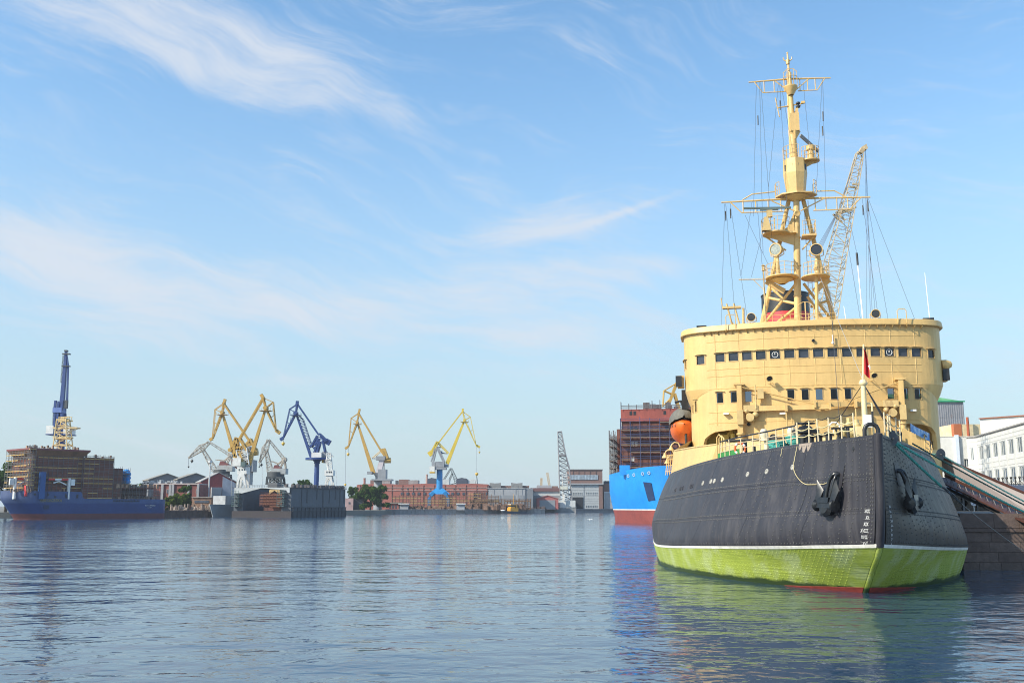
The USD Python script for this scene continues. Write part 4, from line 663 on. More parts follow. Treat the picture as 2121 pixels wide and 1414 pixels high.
# anchors
anch_m = M('anchor_black', (.012, .012, .013), .28, .3, 2.0)
def anchor(sd, tau, zt):
    P = lambda t, z, o: hull(sd, np.array(float(t)), np.array(float(z))) + hull_n(sd, np.array(float(t)), np.array(float(z))) * o
    b = MB(HF); b.tube([P(tau + .06, zt - 1.5, .40), P(tau + .08, zt - .9, .42), P(tau + .07, zt - .35, .40), P(tau - .02, zt - .08, .34), P(tau - .12, zt + .04, .2), P(tau - .2, zt, .02)], [.1, .1, .1, .11, .12, .12], 8); b.tube([P(tau - .24, zt - 1.5, .40), P(tau - .24, zt - .9, .40), P(tau - .24, zt - .35, .34), P(tau - .22, zt - .06, .25), P(tau - .2, zt + .04, .02)], .1, 8)
    a = part(ship, 'anchor', b, anch_m, smooth=60)
    c = P(tau - .08, zt - 1.6, .42); n = hull_n(sd, np.array(float(tau)), np.array(zt - 1.5)); al = unit(P(tau + .5, zt - 1.6, .4) - P(tau - .5, zt - 1.6, .4)); up = np.cross(al, n); up = up if up[2] > 0 else -up
    b = MB(HF); b.bar(c - al * .72 - up * .12, c + al * .72 - up * .12, .42, .34, up=up); b.bar(c - al * .42 + up * .12, c + al * .42 + up * .12, .5, .3, up=up); b.lathe([(0, -.3), (.4, -.26), (.52, 0), (.36, .18), (0, .22)], c - up * .22, 14, n); part(a, 'crown', b, anch_m, smooth=30)
    for e in (-1, 1):
        b = MB(HF); base = c + al * e * .66 + n * .04; tip = base + up * 1.25 + al * e * .14 + n * .16
        b.add([base - al * .2 - n * .13, base + al * .2 - n * .13, base + al * .2 + n * .15, base - al * .2 + n * .15, base + up * .7 - al * .32, base + up * .7 + al * .32, base + up * .7 + n * .18, tip], [[0, 1, 2], [0, 2, 3], [0, 4, 5], [0, 5, 1], [1, 5, 6], [1, 6, 2], [2, 6, 3], [3, 6, 4], [3, 4, 0], [4, 7, 5], [5, 7, 6], [6, 7, 4]]); b.lathe([(0, .1), (.3, .05), (.34, -.05), (.2, -.2), (0, -.22)], base - up * .12 + al * e * .12, 12, al * e)
        part(a, 'fluke', b, anch_m, smooth=40)
    b = MB(HF); T = np.linspace(tau - .55, tau + .5, 6)[:, None] * np.ones((1, 5)); Z = np.ones((6, 1)) * np.linspace(zt - .75, zt + .45, 5)[None]; b.grid(hull(sd, T, Z) + hull_n(sd, T, Z) * .06, flip=sd > 0); part(ship, 'hawse_plate', b, hull_m)
anchor(-1, 3.15, 6.35); anchor(1, 3.2, 6.5)
def hull_line(name, pts, r, mat, sd, off=.08):
    P = np.array(pts, float); t = np.linspace(0, 1, len(P)); tt = np.linspace(0, 1, 30); a, z = Pchip(t, P[:, 0])(tt), Pchip(t, P[:, 1])(tt); b = MB(HF); b.tube(hull(sd, a, z) + hull_n(sd, a, z) * off, r, 5); return part(ship, name, b, mat, smooth=60)
hull_line('hanging_line', [(7.4, 8.1), (7.3, 7.05), (6.6, 6.3), (5.4, 5.85), (4.2, 5.85), (3.6, 6.1)], .018, rope_y, -1); hull_line('hanging_line', [(9.0, 8.1), (8.9, 7.6)], .015, rope_y, -1)
b = MB(HF); T = np.linspace(6.0, 7.3, 12); Zb = 8.22 - .55 * np.abs(np.sin(np.linspace(.3, 8.5, 12))) * np.array([.3, .6, .75, .9, .7, 1, .8, .9, .6, .7, .5, .2]) - .08; b.grid(np.stack([hull(-1, T, ZD(T - 5.8) - .02) + hull_n(-1, T, ZD(T - 5.8) - .1) * .036, hull(-1, T, Zb) + hull_n(-1, T, Zb) * .036], 1)); part(hullp, 'bare_patch', b, M('bare_primer', (.26, .21, .17), .8))
for sd, t, z in ((-1, 1.95, 7.65), (1, 1.75, 7.65)): b = MB(HF); p = hull(sd, np.array(t), np.array(z)); n = hull_n(sd, np.array(t), np.array(z)); a = unit(np.cross(n, [0, 0, 1])); c = np.cross(a, n); b.add([p + n * .05 + a * .13, p + n * .05 + c * .13, p + n * .05 - a * .13, p + n * .05 - c * .13], [[0, 1, 2], [0, 2, 3]]); part(ship, 'bow_eye', b, black)
# lamps with curved necks on the starboard side, hidden ladders beyond
for (x, s, z, d) in ((-10.55, 30, 9.1, -.1), (-10.0, 30.5, 9.75, .1), (-10.35, 29.6, 8.6, 0), (-9.75, 29.4, 8.2, .1)):
    b = MB(HF); b.tube([(x + .75, s, z - 1.4), (x + .75, s, z + .1), (x + .6, s, z + .38), (x + .3, s, z + .45), (x + .05, s, z + .25), (x, s, z)], .06, 6); b.lathe([(.08, .2), (.12, .05), (.26, -.18), (.28, -.24)], (x - .02, s, z - .05), 12); part(ship, 'deck_lamp', b, cream_rust, smooth=50)
b = MB(HF)
for k in range(6): b.rod((-10.55 + .16 * k, 29 - .3 * k, 7.3), (-10.35 + .16 * k, 29 - .3 * k, 9.0), .035, n=5)
for z in (7.6, 8.1, 8.6, 9.0): b.rod((-10.6 + (z - 7.3) * .12, 29.1, z), (-9.55 + (z - 7.3) * .05, 27.4, z), .03, n=5)
part(ship, 'side_gate', b, cream)
# lifeboat
LBO = np.array((-8.75, 37.0, -.25)); b = MB(HF); th = np.linspace(0, 2 * PI, 21); L = np.linspace(-3.449, 3.449, 23)
w = lambda l: np.sqrt(np.clip(1 - (l / 3.45) ** 2, 0, 1)) ** .8
P = np.array([[(LBO[0] + 1.25 * w(l) * math.cos(a), LBO[1] + l, LBO[2] + 12.05 + (1.35 * w(l) * math.sin(a) if math.sin(a) < 0 else .85 * w(l) * math.sin(a)) + .25 * (l / 3.4) ** 2) for a in th] for l in L]); b.grid(P)
lbt = thing('lifeboat', 'orange lifeboat with grey canvas cover hanging beside the cream superstructure', 'lifeboat', HF(LBO + [0, 0, 10.7])); part(lbt, 'hull', b, M('boat_orange', (.62, .12, .015), .4, .15, 1.0), smooth=True)
P = np.array([[(LBO[0] + (1.33 * w(l) + .03) * math.cos(a), LBO[1] + l, LBO[2] + 12.62 + .06 * math.sin(l * 9 + a * 6) + (1.25 * w(l) + .1) * math.sin(a) + .3 * (l / 3.4) ** 2) for a in np.linspace(-.15, PI + .15, 15)] for l in L]); b = MB(HF); b.grid(P); part(lbt, 'canvas_cover', b, M('canvas_grey', (.13, .125, .11), .9, .25, 2.0, bump=.05), smooth=50)
b = MB(HF)
for l in np.linspace(-3, 3, 11): b.tube([(LBO[0] - 1.3 * w(l), LBO[1] + l, 12.1), (LBO[0] - 1.31 * w(l + .15), LBO[1] + l + .15, 11.8), (LBO[0] - 1.3 * w(l + .3), LBO[1] + l + .3, 12.1)], .02, 4)
part(lbt, 'grab_line', b, black)
b = MB(HF); b.tube([(-8.6, 34.2, 9), (-8.6, 34.2, 13.2), (-9.0, 34.3, 14.2), (-9.5, 34.5, 14.1)], .13, 6); b.lo((-8.9, 33.9, 13.4), (-8.3, 34.4, 15.2)); part(ship, 'boat_davit', b, black)
# ---------------------------------------------------------------- mooring ropes, rat guards, gangway
def rope(pts, r, mat, label, cat='mooring rope'):
    P = np.array(pts, float); t = np.r_[0, np.cumsum(np.linalg.norm(np.diff(P, axis=0), axis=1))]; t /= t[-1]; tt = np.linspace(0, 1, 90); q = np.stack([np.interp(tt, t, P[:, k]) for k in range(3)], 1); kr = np.ones(9) / 9; q[4:-4] = np.stack([np.convolve(q[:, k], kr, 'valid') for k in range(3)], 1)
    b = MB()
    for ph in (0, 2.1, 4.2): q2 = q + r * .55 * np.stack([0 * tt, np.cos(tt * 260 + ph), np.sin(tt * 260 + ph)], 1); b.tube(q2, r * .62, 5)
    return solo('mooring_rope', b, mat, label, cat, smooth=60)
rope_dk = M('dark_green_rope', (.02, .075, .06), .8, .4, 9.0); rope_lt = M('pale_green_rope', (.22, .42, .34), .8, .45, 12.0)
H1 = HF(np.array((1.25, -2.7, 8.2)))
def line(p, q, sag, n=24): t = np.linspace(0, 1, n)[:, None]; P = p * (1 - t) + q * t; P[:, 2] -= 4 * sag * (t * (1 - t))[:, 0]; return P
rope(np.vstack([[HF(np.array((.6, -3.6, 8.35)))], line(H1, at(2215, 1102, 72), .25)]), .085, rope_g, 'thick bright green mooring rope running from the stem to the quay at right')
W_ = line(H1, at(2160, 1166, 70), .45, 41); rope(W_[:12], .085, rope_g, 'short frayed green rope hanging from the bow into thin black lines')
for k, e in enumerate((0, .14)): b = MB(); Q = W_[11:17].copy(); Q[:, 2] += e * np.sin(np.linspace(0, PI, 6)); b.tube(Q, .035, 5); solo('mooring_line', b, black, ('lower' if k == 0 else 'upper') + ' strand of the black double line below the green bow rope', 'mooring line', smooth=60)
b = MB(); b.tube(W_[16:], .022, 5); solo('mooring_line', b, M('pale_wire', (.2, .19, .18), .6), 'thin pale wire sloping down across the granite quay wall', 'mooring line')
D2 = HF(np.array((7.95, 13.4, 8.15)))
rope(np.vstack([[HF(np.array((7.0, 13.4, 8.2)))], line(D2, at(2210, 1082, 73), .15)]), .07, rope_lt, 'pale green mooring rope through the farther rat guard')
rope(line(HF(np.array((3.75, 3.2, 8.3))), at(2215, 1092, 73), .12), .06, rope_dk, 'dark green mooring rope between the two brighter ropes at right')
disc_m = M('guard_grey', (.085, .085, .09), .6, .2, 2.0)
for c, r, lb in ((H1 + [.05, -.1, .02], .37, 'grey round rat guard on the rope at the stem'), (D2, .40, 'grey round rat guard on the rope at the port rail')):
    b = MB(); b.lathe([(0, .01), (r * .96, .01), (r, 0), (r * .96, -.012), (0, -.012)], c, 28, unit((.35, -1, -.12))); b.rod(c, c + unit((.35, -1, -.12)) * .12, .05); solo('rat_guard', b, disc_m, lb, 'rat guard', smooth=30)
gw = thing('gangway', 'long sloping gangway with pale side panels and brown rails at the right edge', 'gangway', at(2121, 1062, 73))
TL, BL, TR, BR_ = at(1946, 947, 84), at(1957, 984, 84), at(2170, 1042, 73), at(2170, 1083, 73)
b = MB(); nrm = unit(np.cross(TR - TL, BL - TL)); b.add([TL, TR, BR_, BL, TL + nrm * .05, TR + nrm * .05, BR_ + nrm * .05, BL + nrm * .05], [[0, 1, 2], [0, 2, 3], [4, 6, 5], [4, 7, 6]]); part(gw, 'side_panel', b, M('panel_mauve', (.33, .29, .285), .6, .05, .5))
brown = M('rail_brown', (.07, .028, .02), .5, .2)
b = MB(); b.bar(TL + [0, -.05, .05], TR + [0, -.05, .05], .12, .16); part(gw, 'top_rail', b, brown); b = MB(); b.bar(BL + [0, -.05, 0], BR_ + [0, -.05, 0], .14, .22); part(gw, 'bottom_rail', b, brown)
b = MB(); q = np.array([0, .25, -.95]); b.rod(BL + q, BR_ + q, .1, n=8); b.rod(BL + q + [0, .9, .1], BR_ + q + [0, .9, .1], .07, n=8)
for k in range(14): t0, t1 = k / 14, (k + 1) / 14; a = BL + (BR_ - BL) * t0; c = BL + (BR_ - BL) * t1; b.rod(a, c + q, .035, n=5); b.rod(c + q, c, .035, n=5)
part(gw, 'truss', b, M('truss_grey', (.06, .06, .065), .5)); b = MB(); b.bar((BL + q * .2) + [0, 1.0, 0], (BR_ + q * .2) + [0, 1.0, 0], 1.6, .1); part(gw, 'walkway', b, brown)
# ---------------------------------------------------------------- granite quay and the buildings at right
gran = [M(f'granite_{k}', c, .8, .25, 2.5, bump=.02, bsc=8.0) for k, c in enumerate(((.125, .088, .074), (.115, .08, .068), (.14, .10, .085), (.09, .065, .058)))]
qw = thing('quay_wall', 'brown granite quay wall rising from the water beside the bow', 'quay wall', (47, 75, 0))
b = MB(); b.add([(33.9, 75.6, -2), (60, 74.8, -2), (60, 74.8, 4.0), (33.9, 75.6, 4.0), (33.9, 130, -2), (33.9, 130, 4.0)], [[0, 1, 2], [0, 2, 3], [4, 0, 3], [4, 3, 5]]); part(qw, 'core', b, gran[3])
A0, A1 = np.array([33.85, 75.55]), np.array([60, 74.75]); du = unit(A1 - A0); dn = np.array([du[1], -du[0]]); r2 = np.random.default_rng(3)
for z0, z1, off, w in ((-.6, .55, .06, 1.5), (.57, 1.3, .02, 2.2), (1.32, 2.05, .02, 1.9), (2.07, 2.75, .02, 2.3), (2.77, 3.05, .12, 2.6), (3.07, 4.13, .0, 2.4)):
    x = -.4
    while x < 25:
        wd = w * r2.uniform(.75, 1.3); e = off + r2.uniform(0, .02); a = A0 + du * (x + .012); c = A0 + du * (min(x + wd, 26) - .012); b = MB(); q = [a + dn * e, c + dn * e, c - dn * .3, a - dn * .3]; b.prism([tuple(p) for p in q], z0 + .01, z1 - .01); part(qw, 'stone', b, gran[r2.integers(0, 3)]); x += wd
sx = 75.9
for z0, z1 in ((-.6, .8), (.82, 1.6), (1.62, 2.75), (2.77, 3.05), (3.07, 4.13)):
    for k in range(6): b = MB(); b.lo((33.78, sx + k * 2.4 + .02, z0), (34.2, sx + k * 2.4 + 2.38, z1)); part(qw, 'stone', b, gran[r2.integers(0, 3)])
# glass pavilion on the quay
PY = 108.0
pv = thing('pavilion', 'dark glazed quayside pavilion with a blue grey roof under the gangway', 'pavilion', (62, PY + 4, 4.12))
b = MB(); b.lo((44, PY + .7, 4.1), (95, PY + 7, 4.2)); b.lo((44, PY + 6.6, 4.2), (95, PY + 7, 6.0)); part(pv, 'base', b, M('pavilion_dark', (.025, .022, .02), .6))
b = MB(); b.prism([(43, PY - .6), (97, PY - .6), (97, PY + 8), (43, PY + 8)], 5.85, 5.98); b.add([(43, PY - .6, 5.98), (97, PY - .6, 5.98), (97, PY + 4, 7.0), (43, PY + 4, 7.0), (43, PY + 8, 5.98), (97, PY + 8, 5.98)], [[0, 1, 2], [0, 2, 3], [3, 2, 5], [3, 5, 4], [0, 3, 4], [1, 5, 2]]); rf = part(pv, 'roof', b, M('roof_blue', (.05, .065, .10), .5))
b = MB()
for x in np.arange(43.2, 97, .6): b.bar((x, PY - .6, 6.0), (x, PY + 4, 7.02), .07, .06)
part(rf, 'roof_ribs', b, M('roof_rib', (.055, .07, .11), .5), kind='stuff')
def glass_look(name, tint, ior=1.5):
    g = G(); return g.done(name, surface=g('mix_closure', 'closure', fac=g('fresnel', 'fac', IOR=ior), closure1=g('transparent_bsdf', 'BSDF', color=tint), closure2=g('glossy_bsdf', 'BSDF', roughness=.02)))
pglass = glass_look('pavilion_glass', (.55, .55, .58))
for k, x in enumerate(np.arange(44.2, 94, 1.48)):
    b = MB(); b.lo((x + .04, PY + .74, 4.2), (x + 1.44, PY + .76, 5.85)); part(pv, 'pane', b, pglass); w_ = .11 if k % 5 == 3 else .03; b = MB(); b.lo((x - w_, PY + .6, 4.2), (x + w_, PY + .8, 5.85)); part(pv, 'mullion', b, M('mullion', (.16, .16, .17), .5))
cl = thing('round_sign', 'white round sign on a post before the dark pavilion', 'sign', (49.3, PY - .3, 4.12)); b = MB(); b.rod((49.3, PY - .3, 4.12), (49.3, PY - .3, 4.75), .04); part(cl, 'post', b, white_p); b = MB(); b.lathe([(0, .03), (.30, .03), (.33, 0), (0, -.02)], (49.3, PY - .33, 5.0), 24, (0, -1, 0)); fc = part(cl, 'disc', b, M('sign_white', (.55, .57, .62), .5)); b = MB(); b.tube([(49.24, PY - .37, 4.88), (49.3, PY - .37, 5.14), (49.41, PY - .37, 4.95), (49.24, PY - .37, 4.88)], .03, 4); part(fc, 'symbol', b, M('sign_blue', (.03, .08, .25), .5))
b = MB(); r3 = np.random.default_rng(5)
for k in range(60): x, y = r3.uniform(46.6, 51.8), PY + r3.uniform(1.2, 2.0); b.ball((x, y, 4.4 + r3.uniform(0, .8)), r3.uniform(.08, .2), (1, 1, .7), 1)
solo('flower_bed', b, M('orange_flowers', (.40, .20, .03), .8, .6, 6.0), 'orange flowers behind the pavilion glass', 'flowers', kind='stuff')
# white office building
tile = M('white_tile', (.60, .585, .54), .5, .08, .8, streak=.08); tile2 = M('white_tile_darker', (.56, .545, .50), .55, .08, .8, streak=.1)  # second tile is a slightly darker white for the pilasters and block roof
wind_m = M('office_glass', (.12, .14, .15), .15, .4, 1.2); fr_w = M('frame_white', (.62, .62, .60), .4)
OB = np.array([2.5, 0]); C0 = at(2033, 1047, 150)[:2]; C1 = at(2235, 1047, 108)[:2]; CL = at(2012, 1047, 152)[:2] 
ofb = thing('office_building', 'white tiled office building with rows of curtained windows at the right edge', 'building', (*C0, 4.1))
def facade(th_, name, P, Q, z0, z1, holes, mat, depth=.35, thick=True):
    """A wall from P to Q (outside on its right) with openings (along, z, w, h)."""
    P, Q = np.array(P, float), np.array(Q, float); L = np.linalg.norm(Q - P); u = (Q - P) / L; n = np.array([u[1], -u[0]])
    poly = sbox(0, z0, L, z1)
    for (a, z, w, h) in holes: poly = poly.difference(sbox(a - w / 2, z - h / 2, a + w / 2, z + h / 2))
    b = MB(); v, f = tri(poly); b.add(np.c_[P + v[:, :1] * u, v[:, 1]], f)
    for (a, z, w, h) in holes:
        q = np.array([(a - w / 2, z - h / 2), (a + w / 2, z - h / 2), (a + w / 2, z + h / 2), (a - w / 2, z + h / 2), (a - w / 2, z - h / 2)]); b.grid(np.stack([np.c_[P + q[:, :1] * u, q[:, 1]], np.c_[P + q[:, :1] * u - n * depth, q[:, 1]]], 1))
    return part(th_, name, b, mat), P, u, n
def fwin(th_, P, u, n, a, z, w, h, glass, frame, depth=.3, mull=1, curtain=None):
    b = MB(); q = lambda x, zz, o=0: np.r_[P + u * x - n * (depth - o), zz]
    for x in (a - w / 2 + .05, a + w / 2 - .05, *[a - w / 2 + w * (k + 1) / (mull + 1) for k in range(mull)]): b.bar(q(x, z - h / 2, .02), q(x, z + h / 2, .02), .1, .03, up=(*n, 0))
    for zz in (z - h / 2 + .05, z + h / 2 - .05): b.bar(q(a - w / 2, zz, .02), q(a + w / 2, zz, .02), .03, .1)
    f_ = part(th_, 'window', b, frame); b = MB(); b.add([q(a - w / 2, z - h / 2), q(a + w / 2, z - h / 2), q(a + w / 2, z + h / 2), q(a - w / 2, z + h / 2)], [[0, 1, 2], [0, 2, 3]]); part(f_, 'pane', b, glass)
    if curtain:
        for s_ in (-1, 1): b = MB(); x0, x1 = (a - w / 2, a - w * .22) if s_ < 0 else (a + w * .3, a + w / 2); b.bar(q((x0 + x1) / 2, z - h / 2 + 1e-3 + .1, .01), q((x0 + x1) / 2, z + h / 2 - .1, .01), x1 - x0, .01, up=(*n, 0)); part(f_, 'curtain', b, curtain)
cur_w = M('office_curtain', (.38, .38, .35), .8, .2, 3.0)
L_ = np.linalg.norm(C1 - C0); nW = int(L_ / 4.05); holes = [(2.1 + 4.05 * k, z, 2.9, 2.0) for k in range(nW) for z in (12.4, 8.75)]
for P, Q, hs in ((C0, C1, holes), (CL, C0, [(.9, 12.4, .8, 2.0), (.9, 8.75, .8, 2.0)])):
    w_, P, u, n = facade(ofb, 'wall', P, Q, 4.1, 14.9, hs, tile, .1); Lq = np.linalg.norm(Q - P)
    for h_ in hs: fwin(ofb, P, u, n, *h_, wind_m, fr_w, depth=.1, mull=1, curtain=cur_w)
    b = MB()
    for z in (7.3, 10.1, 10.8, 13.65, 14.2): b.bar(np.r_[P + n * .012, z], np.r_[Q + n * .012, z], .03, .05)
    part(w_, 'tile_joints', b, M('joint', (.42, .40, .36), .8))
    for k in range(int(Lq / 4.05) + 1):
        if Lq > 8: b = MB(); x = min(4.05 * k, Lq); b.bar(np.r_[P + u * x + n * .01, 7.3], np.r_[P + u * x + n * .01, 13.6], .7, .05, up=(*n, 0)); part(ofb, 'pilaster', b, tile2)
b = MB(); b.bar(np.r_[C0 + [0, 0], 15.0], np.r_[C1, 15.0], .3, .18); b.bar(np.r_[CL, 15.0], np.r_[C0, 15.0], .3, .18); b.prism([tuple(CL), tuple(C0), tuple(C1), tuple(C1 + [30, 10]), tuple(CL + [30, 30])], 14.7, 14.85); part(ofb, 'roof', b, M('roof_edge', (.30, .28, .26), .7))
b = MB(); P0, P1 = at(2043, 1047, 162)[:2], at(2250, 1047, 150)[:2]; b.prism([tuple(P0), tuple(P1), tuple(P1 + [20, 10]), tuple(P0 + [20, 20])], 14.8, 18.6); us = part(ofb, 'upper_storey', b, tile); b = MB(); b.bar(np.r_[P0, 18.68], np.r_[P1, 18.68], .7, .16); part(us, 'coping', b, M('rust_coping', (.24, .08, .04), .8))
# plainer white block behind, with an ochre parapet and a duct
bl = thing('white_block', 'plain white block with a downpipe behind the office building', 'building', (*at(1975, 1047, 170)[:2], 4.1))
PA, PB = at(1915, 1047, 170)[:2], at(2060, 1047, 168)[:2]; hs = [(4.2, 11.0, 3.2, 2.0), (11.4, 11.8, 1.4, 1.9), (11.6, 7.2, 1.4, 1.9), (4.4, 7.2, 3.2, 2.0)]; sc_ = np.linalg.norm(PB - PA) / 145
hs = [((x - 1915) * sc_, z, w, h) for x, z, w, h in ((1969, 11.3, 1.8, 2.0), (2010, 11.8, .85, 1.4), (2011, 7.6, 1.0, 1.4))]
w_, P, u, n = facade(bl, 'wall', PA, PB, 4.1, 16.3, hs, tile)
for h_ in hs: fwin(bl, P, u, n, *h_, wind_m, fr_w, mull=2 if h_[2] > 1 else 1)
b = MB(); b.bar(np.r_[P + u * (1991 - 1915) * sc_ + n * .3, 4.1], np.r_[P + u * (1991 - 1915) * sc_ + n * .3, 16.5], .55, .5, up=(*n, 0)); part(bl, 'duct', b, M('duct_blue', (.55, .60, .68), .4))
b = MB(); b.prism([tuple(P), tuple(PB), tuple(PB + [0, 20]), tuple(PA + [0, 20])], 16.1, 16.25); part(bl, 'roof', b, tile2)
b = MB(); p0, p1 = at(1988, 1047, 182)[:2], at(2046, 1047, 182)[:2]; b.prism([tuple(p0), tuple(p1), tuple(p1 + [0, 8]), tuple(p0 + [0, 8])], 16.2, 19.4); par = part(bl, 'parapet', b, M('ochre', (.62, .50, .30), .7, .2, 1.0, streak=.2)); b = MB(); b.lo((p0[0] - .1, p0[1] - .1, 16.2), (p0[0] + 1.3, p0[1] + 1, 19.45)); part(par, 'brick_pier', b, M('brick_orange', (.38, .12, .05), .8)); b = MB(); b.rod(np.r_[at(2017, 1047, 181)[:2], 16.2], np.r_[at(2017, 1047, 181)[:2], 20.6], .25); part(par, 'pipe', b, M('pipe_rust', (.30, .07, .03), .7))
# grey block with a green roof
GY = 205
gb_ = thing('grey_block', 'tall grey clad block with a green roof behind the icebreaker', 'building', (*at(1960, 1047, GY)[:2], 4.1)); clad = M('grey_cladding', (.26, .26, .28), .6, .1, .5, streak=.3, rust=.12)
X0, X1 = at(1880, 1047, GY)[0], at(2011, 1047, GY)[0]; 
for k, (z0, z1) in enumerate(((4.1, 17.2), (17.2, 19.9), (19.95, 22.6), (22.65, 25.9))): b = MB(); b.lo((X0, GY, z0), (X1, GY + 20, z1)); p_ = part(gb_, 'cladding', b, clad if k else M('dark_band', (.05, .055, .07), .3))
b = MB()
for x in np.arange(X0, X1, .45): b.lo((x, GY - .07, 17.3), (x + .12, GY, 25.8))
part(p_, 'ribs', b, clad, kind='stuff')
b = MB(); b.add([(X0, GY - .3, 25.9), (X1 + .2, GY - .3, 25.9), (X1 - 5.2, GY + 10, 28.6), (X0, GY + 10, 28.6), (X1 + .2, GY + 20, 25.9), (X0, GY + 20, 25.9)], [[0, 1, 2], [0, 2, 3], [1, 4, 2], [3, 2, 4], [3, 4, 5]]); part(gb_, 'roof', b, M('green_roof', (.10, .30, .12), .7, .4, .8, rust=.2)); b = MB(); b.bar((X0, GY - .3, 25.95), (X1 + .2, GY - .3, 25.95), .2, .25); part(gb_, 'gutter', b, M('green_trim', (.03, .28, .14), .5))
# ornamental iron fence in front of the office
fe = thing('iron_fence', 'black ornamental iron fence along the quay before the office windows', 'fence', (*at(2110, 1047, 100)[:2], 4.12))
FA, FB = at(2040, 1047, 135), at(2260, 1047, 112)
for k in range(24):
    a = FA + (FB - FA) * k / 23; a[2] = 4.12; b = MB(); b.rod(a, a + [0, 0, 3.2 + .9], .07, n=6); b.ball(a + [0, 0, 4.1], .16, sub=1); b.tube([a + [-.3, 0, 3.3], a + [0, 0, 3.8], a + [.3, 0, 3.3]], .05, 4); part(fe, 'picket', b, black)
for z in (7.15, 7.4, 4.6): b = MB(); b.bar(FA * [1, 1, 0] + [0, 0, z], FB * [1, 1, 0] + [0, 0, z], .1); part(fe, 'rail', b, black)
# ---------------------------------------------------------------- far bank: helpers
def pbox(b, x0, y0, x1, y1, Y, d, z0=None):
    p, q = at(x0, y0, Y), at(x1, y1, Y); return b.lo((p[0], Y, q[2] if z0 is None else z0), (q[0], Y + d, p[2]))
blue_d = M('crane_blue', (.012, .042, .165), .5, .12, .4, streak=.15); yel_d = M('crane_yellow', (.43, .255, .05), .5, .12, .4, streak=.1, rust=.1); yel_b = M('crane_bright_yellow', (.58, .42, .04), .5, .1, .4); sky_b = M('column_blue', (.012, .20, .47), .5, .1, .3, streak=.1)
lat_m = M('lattice_pale', (.34, .30, .25), .7, .3, .8, rust=.45); white_c = M('crane_white', (.62, .61, .58), .5, .12, .5, rust=.15); grey_c = M('crane_grey', (.24, .25, .27), .55, .15, .4, rust=.12); dk_c = M('portal_dark', (.05, .055, .06), .6, .2, .5); maroon = M('maroon_paint', (.16, .045, .045), .6, .15, .5); hook_y = M('hook_yellow', (.55, .34, .03), .5); rust_m = M('rust_red', (.135, .05, .036), .85, .3, .35, streak=.35, rust=.25, rustcol=(.10, .035, .02)); scaf = M('scaffold_wood', (.42, .28, .10), .8, .25, 1.0); pole_m = M('scaffold_steel', (.14, .13, .13), .6, .2); rope_f = M('crane_cable', (.20, .22, .25), .6)
